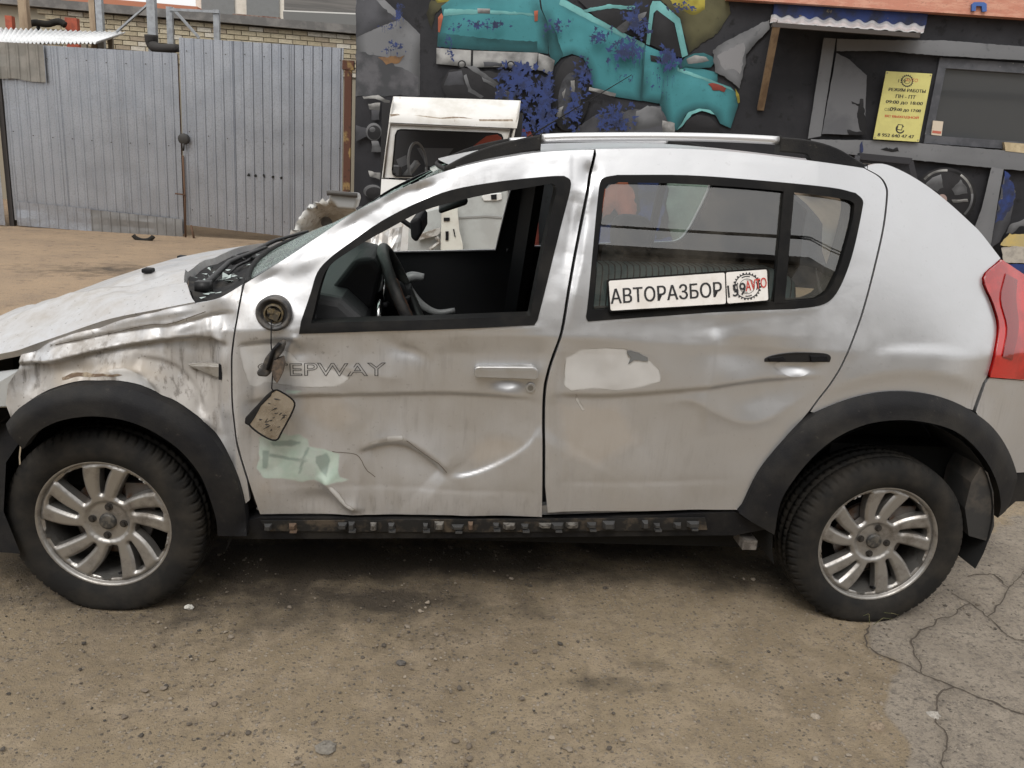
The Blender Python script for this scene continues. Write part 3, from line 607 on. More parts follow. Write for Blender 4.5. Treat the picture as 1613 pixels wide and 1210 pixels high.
quarter = panel('quarter_panel', QT+sh(TL, -1.5)[1:]+[(1548, 603), (1532, 646)]+[q for q in RO[::-1] if 1277 < q[0] < 1531]+sh(DR, 1.6)[::-1], st=7.)
bump = panel('rear_bumper', [(1557, 595), (1613, 600), (1665, 610), (1690, 680), (1680, 738), (1640, 742), (1599, 744)]+[q for q in RO[::-1] if 1534 < q[0] < 1598 and q[1] < 744]+[(1536, 648), (1551, 604)], st=8., off=.004)
lval = panel('bumper_valance', [(1600, 747), (1640, 745), (1678, 741), (1670, 790), (1600, 790), (1575, 812), (1588, 797)], st=8., m=BLACKP)
LAMP = mat('red_lens', (.55, .012, .010), .12, coat=1., c2=(.34, .006, .006), scale=9, lo=.4, hi=.6)
tl = panel('tail_lamp', TL+[(1612, 597), (1668, 603), (1650, 500), (1622, 440)], st=6., off=.012, m=LAMP, hem=.04, dam=False)
tl2 = panel('lens_band', crv([(1580, 430), (1572, 470), (1582, 515), (1575, 560)], 4)+crv([(1590, 565), (1600, 515), (1596, 470), (1598, 440)], 4), st=6., off=.016, m=mat('red_lens_dark', (.22, .004, .005), .1, coat=1.), hem=.006, dam=False, parent=tl)

# seals, glass
fseal = panel('window_seal', FW_O, [FW_I], st=6., off=.004, m=SEAL, hem=.075, parent=fdoor)
rseal = panel('window_seal', RW_O, [RW_I], st=6., off=.004, m=SEAL, hem=.03, parent=rdoor, dam=False)
rgl = panel('window_glass', [(936, 487), (942, 408), (951, 323), (955, 297), (960, 291), (970, 289), (1083, 292), (1233, 304), (1219, 475), (1120, 477)], st=14., off=-.008, m=TINT, hem=None, dam=False, parent=rdoor)
qgl = panel('quarter_glass', [(1251, 306), (1306, 312), (1336, 318), (1342, 325), (1338, 356), (1319, 423), (1301, 458), (1283, 470), (1236, 474)], st=14., off=-.008, m=TINT, hem=None, dam=False, parent=rdoor)
bar = panel('window_divider', [(1234, 298), (1250, 300), (1235, 477), (1218, 478)], st=8., off=.006, m=SEAL, hem=.02, dam=False, parent=rdoor)

# plastic arch trims
def trim(name, O, I, cap1=(), cap2=()):
    V, F = cdt(list(O)+list(cap1)+list(I)[::-1]+list(cap2), (), 7.); din = segdist(V, I, False); do_ = segdist(V, O, False)
    off = .010+.022*np.clip(do_/18, 0, 1)**.7
    V3 = side_pts(V, 0, False); V3[:, 1] -= off; F = F[:, ::-1]
    if np.cross(V3[F[:, 1]]-V3[F[:, 0]], V3[F[:, 2]]-V3[F[:, 0]])[:, 1].sum() > 0: F = F[:, ::-1]
    return part(sheet(name, V3, F, BLACKP, None, (0, .05, 0)))
trim('arch_trim', FO, FI, [(392, 838)], [(28, 684)])
trim('arch_trim', RO, RI, [], [])
sill = panel('sill', [(350, 836), (392, 822), (409, 818), (856, 823), (1162, 809), (1180, 822), (1216, 835), (1160, 846), (1118, 846), (760, 850), (372, 852)], st=8., off=-.012, m=BLACKP, hem=.10, dam=False)
dsil = panel('door_sill', [(400, 808), (1165, 800), (1163, 807), (860, 818), (412, 817)], st=8., off=-.034, m=PAINT, hem=.03, dam=False)
groove = panel('clip_channel', [(410, 822), (1112, 817), (1115, 836), (760, 840), (420, 838)], st=9., off=-.006, m=mat('channel', (.014, .013, .012), .85, c2=(.09, .07, .05), scale=14, lo=.5, hi=.64), hem=.004, dam=False, parent=sill)
clipm = [mat('clip_grey', (.15, .14, .125), .6, c2=(.05, .045, .04), scale=60), mat('clip_dark', (.05, .05, .05), .5), mat('clip_rust', (.13, .085, .055), .8, c2=(.09, .06, .045), scale=80)]
for i in range(26):
    if random.random() < .14: continue
    cx = 428+i*26.6+random.uniform(-8, 8); cy = 829-(cx-428)*.004+random.uniform(-1.5, 1.5); wv = random.choice((12, 15, 8, 20, 10)); hh = random.choice((9, 12, 6, 8))
    q = side_pts([(cx-wv/2, cy-hh/2), (cx+wv/2, cy-hh/2), (cx+wv/2, cy+hh/2), (cx-wv/2, cy+hh/2)], 0., False)
    b_ = MB(); c0 = q.mean(0); q2 = c0+(q-c0)*.6
    V = np.vstack([q, q2+np.array([0, -.018, 0])]); b_.add(V, [(0, 1, 5, 4), (1, 2, 6, 5), (2, 3, 7, 6), (3, 0, 4, 7), (4, 5, 6, 7)])
    if i % 2: b_.box(c0+np.array([.004, -.010, -.014]), (.022, .022, .006))
    sub(b_.build('clip', clipm[random.choice((0, 1, 1, 2, 1))], None), sill)
b_ = MB(); q = side_pts([(1182, 860)], -.05, False)[0]; b_.box(q, (.05, .09, .035)); part(b_.build('jack_point', mat('jack', (.17, .155, .14), .7, c2=(.08, .07, .06), scale=40)))

# inner shells (both sides), arch liners
SHELL = [(40, 585), (110, 545), (250, 508), (345, 487), (392, 456)]+sh(UE, 4, 6)[2:]+sh(RE, 0, 6)+[(1390, 270), (1424, 285), (1490, 330), (1540, 380), (1545, 420), (1560, 520), (1545, 600), (1520, 640)]+[q for q in RO[::-1] if 1173 < q[0] < 1519]+[(1165, 815), (395, 820)]+[q for q in FO[::-1] if 14 < q[0]][3:]
WH1 = [(484, 512)]+FW_I[1:-1]+[(700, 506)]; WH2 = RW_I
def inset_poly(P_, d):
    """d > 0 grows the loop"""
    q = np.asarray(P_, float); t = np.roll(q, -1, 0)-np.roll(q, 1, 0); nrm = np.stack([-t[:, 1], t[:, 0]], 1); nrm /= np.linalg.norm(nrm, axis=1)[:, None]+1e-9
    A = (q[:, 0]*np.roll(q[:, 1], -1)-np.roll(q[:, 0], -1)*q[:, 1]).sum()
    return [tuple(v) for v in q+nrm*d*(-1 if A > 0 else 1)]
panel('body_shell', SHELL, [inset_poly(FW_I, 7), inset_poly(RW_I, 7)], st=16., off=-.088, m=INNER, hem=.03, dam=False)
fs = panel('far_body_side', SHELL, [FW_I, RW_I], st=16., off=0, m=PAINT, hem=.03, far=True)
panel('inner_trim', SHELL, [inset_poly(FW_I, 1), inset_poly(RW_I, 1)], st=16., off=-.05, m=DARK, hem=.01, far=True, parent=fs)
panel('inner_trim', [q for q in SHELL if q[1] < 300 or q[0] > 1396 or q[0] < 380]+[(1160, 812), (400, 818)], [inset_poly(FW_I, 9), inset_poly(RW_I, 9)], st=18., off=-.115, m=DARK, hem=.01, dam=False, parent=fdoor)
panel('far_glass', inset_poly(RW_I, -2), (), st=30., off=-.01, m=TINT, hem=None, far=True, parent=fs)
panel('window_divider', [(1234, 298), (1250, 300), (1235, 477), (1218, 478)], st=8., off=.006, m=SEAL, hem=.03, far=True, parent=fs)
for side in (0, 1):
    for cx in (0, WBASE):
        b_ = MB(); n = 26; th = np.linspace(-.35, math.pi+.35, n); G = []
        for yy in (.02, .33):
            G.append(np.stack([cx+.395*np.cos(th), np.full(n, yy if not side else CW-yy), HUBZ+.06+.40*np.sin(th)], 1))
        b_.grid(np.array(G)); back = np.stack([cx+.39*np.cos(th), np.full(n, .33 if not side else CW-.33), HUBZ+.06+.395*np.sin(th)], 1)
        b_.add(back, [tuple(range(n))]); part(b_.build('arch_liner', LINER))

# bonnet, cowl, windscreen, roof, tail
def loft(near, far, crown, xs, nt_=40, dz=None, prof=None):
    near = np.asarray(near); far = np.asarray(far); t = np.linspace(0, 1, nt_); G = near[:, None, :]*(1-t)[None, :, None]+far[:, None, :]*t[None, :, None]
    c = 4*t*(1-t) if prof is None else prof(t); cr = np.broadcast_to(np.asarray(crown, float), (len(near),)); xx = np.broadcast_to(np.asarray(xs, float), (len(near),))
    G[:, :, 2] += cr[:, None]*c[None, :]; G[:, :, 0] += xx[:, None]*c[None, :]; return G
def lerp_pts(P3, n):
    P3 = np.asarray(P3); s = np.r_[0, np.cumsum(np.linalg.norm(np.diff(P3, axis=0), axis=1))]; u_ = np.linspace(0, s[-1], n)
    return np.stack([np.interp(u_, s, P3[:, i]) for i in range(3)], 1)
soft = lambda t: 1-np.abs(2*t-1)**3.2
hn = side_pts(HS, 0, False); hn = np.vstack([hn[0]+np.array([-.26, .10, -.16]), hn[0]+np.array([-.14, .04, -.07]), hn]); hn = lerp_pts(hn, 46)
G = loft(hn, mirror(hn), np.linspace(.03, .022, 46), np.linspace(-.20, -.15, 46), 60, prof=soft)
gx, gy = G[:, :, 0], G[:, :, 1]
G[:, :, 2] += np.exp(-(gy-.1)/.30)*(.050*fbm(gx*5, gy*7, 3)+.024*np.abs(fbm(gx*9+gy*5, gy*9, 2)))*np.clip((gy-flank(gx, G[:, :, 2]))/.06, .0, 1)+.008*fbm(gx*3, gy*3, 2, 1)
G[:, :, 2] += (np.exp(-np.clip(gy-.12, 0, None)/.40)*(.020*crumple(np.stack([gx.ravel()*100, gy.ravel()*100], 1), 26, 3).reshape(gx.shape)+.007*crumple(np.stack([gx.ravel()*100, gy.ravel()*100], 1), 11, 6).reshape(gx.shape))-.006)*np.clip((gy-flank(gx, G[:, :, 2]))/.08, 0, 1)
sd_ = gy-(.34+.10*fbm(gx*4, gx*0+3, 2)+.12*np.clip(-.1-gx, 0, 1)); G[:, :, 2] += .024*np.exp(-np.clip(-sd_, 0, None)/.16)*np.exp(-(np.clip(sd_, 0, None)/.03)**2)*np.clip((gy-flank(gx, G[:, :, 2]))/.08, 0, 1)
b_ = MB(); b_.grid(G); hood = part(plain(b_.build('bonnet', PAINT, None, True))); hood['label'] = 'buckled silver bonnet'
b_ = MB(); rim = G[:, 0]; b_.grid(np.stack([rim, rim+np.array([0, .012, -.02])], 0)); b_.grid(np.stack([G[0], G[0]+np.array([.02, 0, -.03])], 0)); b_.grid(np.stack([G[-1], G[-1]+np.array([.01, 0, -.03])], 0)); sub(plain(b_.build('bonnet_edge', PAINT, None, True)), hood)
for q in ((234, 432), (287, 408)):
    i = np.argmin([np.hypot(*(np.array([806.5+FPX*((v-CAM)@RGT)/((v-CAM)@FWD), 605-FPX*((v-CAM)@UPV)/((v-CAM)@FWD)])-q)) for v in G.reshape(-1, 3)]); c0 = G.reshape(-1, 3)[i]
    b_ = MB(); b_.box(c0+np.array([0, 0, .008]), (.035, .045, .016)); sub(bevel(b_.build('washer_nozzle', DARK), .005), hood)
HOODR = lerp_pts(G[-1], 48)
wb = side_pts([(388, 449)], 0, False)[0]; wt = side_pts([(712, 270)], 0, False)[0]
wn = np.array([wb+(wt-wb)*t+np.array([0, 0, .006*math.sin(math.pi*t)-.006]) for t in np.linspace(0, 1, 26)])
wn[:, 1] += .012
WG = loft(wn, mirror(wn), np.linspace(.0, .008, 26), np.linspace(-.09, -.05, 26), 48)
u_, v_ = np.meshgrid(np.linspace(0, 1, 26), np.linspace(0, 1, 48), indexing='ij')
WG[:, :, 2] += .03*fbm(u_*5, v_*7, 3)*np.sin(math.pi*u_)*np.sin(math.pi*v_)-.05*np.exp(-((u_-.45)/.25)**2-((v_-.55)/.3)**2)
F = []
hole = (u_-.80+.12*fbm(u_*9, v_*9, 3))**2/.26**2+(v_-.55+.14*fbm(u_*9+5, v_*9, 3))**2/.40**2 < 1
for i in range(25):
    for j in range(47):
        if not (hole[i, j] and hole[i+1, j] and hole[i, j+1] and hole[i+1, j+1]): k = i*48+j; F += [(k, k+1, k+49), (k, k+49, k+48)]
ws = part(meshobj('windscreen', WG.reshape(-1, 3), F, CRAZED, None, True)); ws['label'] = 'shattered sagging windscreen with a hole'
b_ = MB(); b_.tube(WG[0]+np.array([0, 0, .006]), .010, 6); b_.tube(WG[-1]+np.array([0, 0, .004]), .008, 6); b_.tube(WG[:, 0]+np.array([-.004, .006, .006]), .006, 6); b_.tube(WG[:, -1], .010, 6); sub(b_.build('windscreen_seal', SEAL, None, True), ws)
tt = np.linspace(0, 1, 9)[:, None, None]
G2 = (HOODR+np.array([.012, 0, -.022]))[None]*(1-tt)+(WG[0]+np.array([-.004, 0, -.004]))[None]*tt
G2[:, :, 2] -= .022*np.sin(math.pi*tt[:, :, 0])+.006*np.sin(np.arange(48)*1.9)[None, :]*(tt[:, :, 0] > .3)
b_ = MB(); b_.grid(G2); cowl = part(b_.build('cowl', mat('cowl_black', (.010, .010, .011), .75, c2=(.035, .032, .028), scale=16, lo=.5, hi=.66, spec=.25, bump=.3, bscale=40), None, True))
for k, (r0, r1, j0, j1) in enumerate(((2, 6, 5, 26), (3, 7, 24, 42))):
    a_ = G2[r0, j0]+np.array([0, 0, .02]); b2_ = G2[r1, j1]+np.array([.02, 0, .035]); mid = G2[(r0+r1)//2, (j0+j1)//2]+np.array([.01, 0, .045]); P3 = lerp_pts(np.array([a_, mid, b2_]), 14)
    b_ = MB(); b_.tube(P3, np.linspace(.012, .006, 14), 6); b_.tube(P3[4:]+np.array([.025, 0, -.012]), .006, 5); b_.box(a_, (.045, .045, .035)); b_.tube([P3[8], P3[8]+np.array([.025, 0, -.012])], .005, 5); sub(b_.build('wiper', mat('wiper', (.018, .018, .019), .45, spec=.3), None, True), cowl)
rr = np.random.default_rng(6)
for k in range(40):
    q = G2[rr.integers(1, 8), rr.integers(2, 30)]+np.array([0, 0, .004]); b_ = MB() if k == 0 else b_; s_ = rr.uniform(.006, .016); b_.add(q+rr.normal(0, s_, (4, 3))*np.array([1, 1, .5]), [(0, 1, 2), (0, 2, 3), (0, 3, 1), (1, 3, 2)])
o = b_.build('glass_crumbs', mat('glass_bits', (.45, .52, .50), .2, spec=.6)); o['kind'] = 'stuff'; sub(o, cowl)
re_ = side_pts([q for q in UE if q[0] > 712]+RE[1:]+[(1385, 268)], 0, False)
re_ = lerp_pts(re_, 40); RG = loft(re_, mirror(re_), np.linspace(.012, .026, 40), np.linspace(-.06, .0, 40), 40)
b_ = MB(); b_.grid(RG); roof = part(plain(b_.build('roof', PAINT, None, True))); b_ = MB(); b_.grid(RG-np.array([0, 0, .035])); sub(b_.build('headliner', DARK, None, True), roof)
qt = lerp_pts(np.vstack([side_pts(QT[3:], 0, False), np.array([(2.93, .19, 1.16), (3.02, .21, .98), (3.08, .22, .80), (3.09, .21, .60), (3.05, .2, .42)])]), 34)
b_ = MB(); TG = loft(qt, mirror(qt), np.linspace(.0, -.01, 34), np.linspace(-.01, .06, 34), 30); b_.grid(TG); tg = part(plain(b_.build('tailgate', PAINT, None, True)))
b_ = MB(); b_.grid(TG[4:15, 3:27]+np.array([.006, 0, .004])); sub(b_.build('rear_window', mat('dark_glass', (.01, .011, .012), .05, coat=1.), None, True), tg)
# rails
for side in (0, 1):
    tf = (lambda V: mirror(V)) if side else (lambda V: np.asarray(V))
    path = [(700, 268), (735, 250), (775, 235), (820, 224), (862, 217.5), (940, 215.5), (1060, 215.5), (1160, 218), (1244, 223), (1285, 229), (1318, 240), (1345, 256), (1362, 266)]
    q = side_pts(path, 0, False); q[:, 1] = np.interp(np.array(path)[:, 0], [700, 800, 1362], [q[0, 1]+.035, .235, q[-1, 1]+.02])
    q = on_y(path, 0)*0+np.array([on_y([p_], yy)[0] for p_, yy in zip(path, q[:, 1])])
    Q = lerp_pts(np.array(crv([tuple(v) for v in q], 5)), 60); rail = None
    for nm, a, b2, mm, r0 in (('roof_rail', 14, 47, mat('rail_alu', (.75, .75, .76), .35, .6), .0135),):
        b_ = MB(); b_.tube(tf(Q[a:b2]), r0, 10); rail = part(b_.build(nm, mm, None, True))
    for lo_, hi_ in ((0, 15), (46, 60)):
        seg = Q[lo_:hi_]; base = np.array([RG[np.argmin(np.abs(RG[:, 1, 0]-s[0])), 1] for s in seg]); n = len(seg); V = []
        for k in range(n):
            tt = k/(n-1) if lo_ == 0 else 1-k/(n-1); hgt = seg[k][2]-base[k][2]; bz = max(base[k][2]-.01, seg[k][2]-.035) if tt > .62 else base[k][2]-.012
            V += [(seg[k][0], seg[k][1]-.016, bz), (seg[k][0], seg[k][1]-.012, seg[k][2]+.011), (seg[k][0], seg[k][1]+.012, seg[k][2]+.011), (seg[k][0], seg[k][1]+.016, bz)]
        F = [(4*k+i, 4*k+(i+1) % 4, 4*k+4+(i+1) % 4, 4*k+4+i) for k in range(n-1) for i in range(4)]+[(0, 1, 2, 3), (4*n-1, 4*n-2, 4*n-3, 4*n-4)]
        sub(bevel(meshobj('rail_foot', tf(np.array(V)), F, BLACKP, None, False), .005), rail)
b_ = MB(); a0 = on_y([(793, 217)], .87)[0]; a1 = on_y([(995, 118)], .87)[0]; a0[2] = 1.52; b_.tube(lerp_pts(np.array([a0, a1]), 6), [.004, .003, .003, .002, .002, .0015], 6); b_.box(a0, (.06, .03, .03)); part(b_.build('antenna', DARK, None, True))

# front end (mostly outside the picture)
pl = [(-.30, .012), (-.44, .03), (-.58, .09), (-.70, .22), (-.78, .45), (-.81, .87)]; pl = np.array(crv(pl+[(x, CW-y) for x, y in pl[::-1][1:]], 4))
G = np.array([np.column_stack([pl[:, 0]+.03*abs(k-1.2)**2, pl[:, 1]+.01*k, np.full(len(pl), zz)]) for k, zz in enumerate((.20, .34, .50, .62))])
b_ = MB(); b_.grid(G); fb = part(b_.build('front_bumper', BLACKP, None, True)); b_ = MB()
G = np.array([np.column_stack([pl[6:-6, 0]+.05+.03*k, pl[6:-6, 1], np.full(len(pl)-12, zz)]) for k, zz in enumerate((.60, .64, .68))]); b_.grid(G); sub(b_.build('grille', LINER), fb)
HLG = mat('lamp_glass', (.5, .52, .53), .12, .3, coat=1.)
for side in (0, 1):
    b_ = MB(); q = np.array([(-.20, .06, .68), (-.46, .12, .64), (-.56, .30, .62), (-.54, .32, .68), (-.42, .16, .74), (-.24, .08, .79)])
    if side: q = mirror(q)
    b_.prism(q, (.06, 0, 0)); part(bevel(b_.build('headlamp', HLG), .012, 3))
b_ = MB(); b_.box((.70, .87, .42), (2.0, 1.40, .10)); b_.box((1.3, .87, .26), (3.3, 1.30, .16)); b_.box((.05, .87, .62), (.9, 1.0, .42)); b_.box((2.75, .87, .45), (.6, 1.3, .3)); part(b_.build('underbody', LINER))
flap = np.array(on_y([(1545, 735), (1556, 745), (1565, 775), (1566, 829), (1557, 853), (1526, 844), (1520, 800), (1530, 760)], .03)); b_ = MB(); b_.prism(flap, (.01, .16, 0)); part(b_.build('mud_flap', mat('flap', (.03, .029, .028), .75, c2=(.07, .06, .05), scale=9)))
# ------------------------------------------------------------------ wheels (axis along y, outer face to -y)
def tyre_mesh():
    rim_r, ro = .213, .316
    prof = [(-.078, rim_r-.004), (-.088, rim_r+.006), (-.098, rim_r+.022), (-.103, rim_r+.042), (-.101, rim_r+.060), (-.096, rim_r+.078), (-.090, ro-.016), (-.082, ro-.007), (-.074, ro-.002)]
    prof += [(-.060, ro), (-.046, ro+.001), (-.044, ro-.007), (-.036, ro-.007), (-.034, ro+.002), (-.010, ro+.002), (-.008, ro-.007), (0., ro-.007)]
    prof = prof+[(-a, b) for a, b in prof[::-1][1:]]; n = 396; V = []; L = len(prof)
    for i in range(n):
        a = 2*math.pi*i/n; k = i % 6
        for j, (y, r_) in enumerate(prof):
            jj = min(j, L-1-j); rr = r_
            if 6 <= jj <= 9 and k in (0,): rr -= (.003, .009, .010, .008)[jj-6]
            if jj in (10, 13, 14) and k == 3: rr -= .005
            if jj == 4: rr += .0016*((i//3) % 2)
            if jj == 5: y = y*(1.012 if (i//5) % 3 else 1)
            aa = a+.012*(jj-8)*(1 if jj > 8 else 0)
            V.append((rr*math.cos(aa), y, rr*math.sin(aa)))
    V = np.array(V); lo = -HUBZ+.001; b = V[:, 2] < lo+.035; q = np.clip((lo+.035-V[:, 2])/.035, 0, 1)
    V[:, 1] *= 1+.10*q*(np.hypot(V[:, 0], V[:, 2]) > .23); V[:, 2] = np.maximum(V[:, 2], lo)
    F = [(i*L+j, ((i+1) % n)*L+j, ((i+1) % n)*L+j+1, i*L+j+1) for i in range(n) for j in range(L-1)]
    return V, F
def rim_face():
    def hole(a0, ha, r0, r1, tw, n=10):
        out = []
        rs = np.linspace(r0, r1, n); wid = lambda s: ha*(.62+.38*s)
        A = [(r_, a0-wid(s)+tw*s) for r_, s in zip(rs, np.linspace(0, 1, n))]; B = [(r_, a0+wid(s)+tw*s) for r_, s in zip(rs, np.linspace(0, 1, n))][::-1]
        mid1 = [(r1+.004, a0+tw), ]; mid0 = [(r0-.004, a0)]
        return [(r_*math.cos(R(a)), r_*math.sin(R(a))) for r_, a in A+mid1+B+mid0]
    H = []
    for k in range(5):
        H.append(hole(95+72*k, 5.4, .098, .186, -10)); H.append(hole(131+72*k, 14.5, .090, .196, -10))
    circ = [(.206*math.cos(t), .206*math.sin(t)) for t in np.linspace(0, 2*math.pi, 90, endpoint=False)]
    V, F = cdt(circ, H, .0055); r_ = np.hypot(*V.T); d = np.min([segdist(V, h) for h in H], 0)
    y = -.060-.016*np.clip((r_-.06)/.13, 0, 1)**1.3+.010*np.exp(-(d/.0045)**2)*(r_ < .199)
    y = np.where(r_ < .072, -.052-.006*np.clip((r_-.062)/.01, 0, 1), y)
    y = np.where(r_ > .198, -.074+.004*((r_ > .2).astype(float)), y)
    V3 = np.column_stack([V[:, 0], y, V[:, 1]])
    if np.cross(V3[F[:, 1]]-V3[F[:, 0]], V3[F[:, 2]]-V3[F[:, 0]])[:, 1].sum() > 0: F = F[:, ::-1]
    return V3, F
TV, TF = tyre_mesh(); RV, RF = rim_face()
def make_wheel():
    w_ = bpy.data.objects.new('wheel', None); COL.objects.link(w_)
    meshobj('tyre', TV, TF, RUBBER, w_, True)
    sheet('rim', RV, RF, ALLOY, w_, (0, .034, 0))
    b_ = MB(); th = np.linspace(0, 2*math.pi, 64, endpoint=False)
    prof = [(-.074, .2065), (-.080, .209), (-.086, .214), (-.084, .219), (-.078, .219), (-.070, .206), (-.02, .198), (.07, .196), (.085, .214)]
    b_.grid(np.array([[(r_*math.cos(t), y, r_*math.sin(t)) for y, r_ in prof] for t in th]), True); b_.build('rim_barrel', ALLOY, w_, True)
    b_ = MB(); b_.grid(np.array([[(r_*math.cos(t), y, r_*math.sin(t)) for y, r_ in ((-.062, .001), (-.063, .020), (-.060, .026), (-.050, .028))] for t in th[::2]]), True); b_.build('centre_cap', mat('cap', (.035, .034, .033), .5, c2=(.10, .09, .075), scale=60), w_, True)
    for k in range(4):
        a = R(82+90*k); c = (.050*math.cos(a), 0, .050*math.sin(a)); b_ = MB()
        for r_, y0, y1, n in ((.0125, -.056, -.0535, 14),): b_.tube([(c[0], y0, c[2]), (c[0], -.040, c[2])], r_, n)
        b_.tube([(c[0], -.064, c[2]), (c[0], -.050, c[2])], .0075, 6); b_.build('lug_nut', mat('lug', (.06, .055, .05), .5, .6), w_)
    b_ = MB(); b_.tube([(0, -.012, 0), (0, .004, 0)], .13, 40); b_.box((.10, .0, .07), (.09, .06, .11)); b_.build('brake_disc', mat('disc', (.13, .12, .115), .5, .7, c2=(.10, .06, .04), scale=25), w_)
    b_ = MB(); b_.tube([(0, .07, 0), (0, .08, 0)], .195, 40); b_.build('backing_plate', LINER, w_)
    b_ = MB(); b_.tube([(.03, -.045, -.186), (.028, -.072, -.176)], .0045, 8); b_.build('valve', DARK, w_)
    return w_
wheel0 = make_wheel()
def place(w_, x, y, rot): w_.parent = CAR; w_.matrix_parent_inverse = CM; w_.location = (x, y, HUBZ); w_.rotation_euler = rot
def copy_tree(o, parent=None):
    c = o.copy(); COL.objects.link(c)
    if parent is not None: c.parent = parent
    for ch in list(o.children): copy_tree(ch, c)
    return c
place(wheel0, 0, .118, (0, R(-2), R(-5)))
for x, y, rz, ry in ((WBASE, .118, 0, -4), (0, CW-.118, 180, 20), (WBASE, CW-.118, 180, 40)):
    place(copy_tree(wheel0), x, y, (0, 0, R(rz)))

# ------------------------------------------------------------------ paint damage, handles, lettering on the flank
def decal(name, poly, m, parent, off=.0012, st=6., rag=0.):
    q = np.array(dens(poly, 7)) if rag else np.asarray(poly, float)
    if rag: q = q+rag*np.stack([fbm(q[:, 0]/9, q[:, 1]/9), fbm(q[:, 0]/9+31, q[:, 1]/9)], 1)
    V, F = cdt([tuple(v) for v in q], (), st); V3 = side_pts(V, off); F = F[:, ::-1]
    if np.cross(V3[F[:, 1]]-V3[F[:, 0]], V3[F[:, 2]]-V3[F[:, 0]])[:, 1].sum() > 0: F = F[:, ::-1]
    return sub(sheet(name, V3, F, m, None, None), parent)
WHITEP = mat('white_lacquer', (.74, .74, .735), .32, .45, c2=(.66, .655, .64), scale=8, coat=.3)
GREEN = mat('green_putty', (.40, .56, .46), .6, c2=(.26, .38, .32), scale=16, lo=.45, hi=.7, c3=(.55, .58, .52), scale3=40)
FILL = mat('filler_dark', (.16, .165, .165), .6)
BEIGE = mat('bare_primer', (.52, .43, .32), .6, .1, c2=(.46, .42, .37), scale=12)
decal('chipped_spot', ZB([(342, 950), (360, 948), (432, 975), (434, 992), (375, 990), (348, 1006), (358, 978)]), FILL, rdoor, .0034, rag=2)
decal('scrape', Z(0, 380, 3.226, [(270, 715), (330, 695), (450, 690), (570, 688), (600, 700), (480, 705), (350, 712), (280, 728)]), mat('rust_edge', (.15, .10, .065), .8, c2=(.34, .28, .2), scale=40), fender, rag=3)
# small cracks in the lacquer
for a in ([(84, 545), (160, 531), (225, 515), (258, 513), (280, 507), (322, 492)], [(85, 536), (120, 522), (150, 512)], [(522, 716), (560, 722), (575, 745), (590, 758)], [(640, 699), (670, 722), (690, 735), (704, 750)]):
    P3 = side_pts(np.array(crv(a, 6))+1.2*np.stack([fbm(np.array(crv(a, 6))[:, 0]/5, np.array(crv(a, 6))[:, 1]/5), fbm(np.array(crv(a, 6))[:, 1]/4, np.array(crv(a, 6))[:, 0]/6)], 1), .0006)
    b_ = MB(); b_.tube(P3, .0011, 4); sub(b_.build('paint_crack', mat('crack', (.12, .10, .08), .9)), fender if a[0][0] < 360 else fdoor)

def plate3(name, poly, th, m, parent, bev=.003, off=0.):
    q = side_pts(poly, off, True); q[:, 1] = q[:, 1].mean() if len(q) < 5 else q[:, 1]; b_ = MB(); b_.prism(q+np.array([0, -th, 0]), (0, th+.004, 0)); return sub(bevel(b_.build(name, m), bev, 3), parent)
HND = mat('handle_paint', (.50, .50, .50), .33, .65, c2=(.44, .43, .41), scale=8, coat=.2)
V, F = cdt(loopc([(770, 596), (783, 612), (800, 617), (817, 612), (830, 597)], 5), (), 4.); V3 = side_pts(V, .001); c = np.array([800, 600]); e = np.clip(1-((V[:, 0]-800)/30)**2-((V[:, 1]-596)/21)**2, 0, 1); V3[:, 1] += .0
cup = sub(plain(sheet('handle_cup', V3, F, PAINT, None, None)), fdoor)
plate3('door_handle', [(750, 578), (755, 577), (840, 577), (847, 582), (847, 595), (842, 598), (800, 597), (750, 595), (747, 592), (747, 581)], .030, HND, fdoor, .012)
b_ = MB(); q = side_pts([(836.5, 613.5)], 0)[0]; b_.tube([q+np.array([0, .004, 0]), q+np.array([0, -.008, 0])], .016, 20); lk = sub(bevel(b_.build('door_lock', HND, None, False), .002), fdoor)
b_ = MB(); b_.tube([q+np.array([0, -.006, 0]), q+np.array([0, -.0095, 0])], .009, 16); b_.box(q+np.array([0, -.0102, 0]), (.002, .002, .009)); sub(b_.build('key_slot', mat('slot', (.25, .24, .22), .4, .6)), fdoor)
plate3('handle_recess', crv([(1207, 572), (1209, 566), (1225, 560), (1255, 556), (1290, 556), (1304, 558), (1308, 563), (1306, 570)], 3)+[(1260, 573)], .004, mat('recess', (.010, .010, .011), .5), rdoor, .001)
plate3('handle_stub', [(1212, 565), (1235, 562), (1240, 569), (1214, 571)], .010, DARK, rdoor, .002); plate3('handle_stub', [(1275, 560), (1302, 560), (1303, 568), (1277, 570)], .010, DARK, rdoor, .002)
V, F = cdt(loopc([(1224, 574), (1236, 590), (1256, 596), (1276, 589), (1288, 573)], 5), (), 4.); sub(plain(sheet('handle_cup', side_pts(V, .0015), F, PAINT, None, None)), rdoor)
# side repeater on the wing
ri = plate3('side_indicator', [(287, 581), (312, 578), (340, 577), (343, 581), (341, 598), (337, 601), (315, 594), (290, 585)], .010, mat('repeater', (.36, .34, .31), .25, .2, c2=(.24, .215, .18), scale=20, coat=.6), fender, .003)
plate3('indicator_rim', [(341, 577), (345, 578), (346, 602), (341, 602)], .008, DARK, fender, .001)
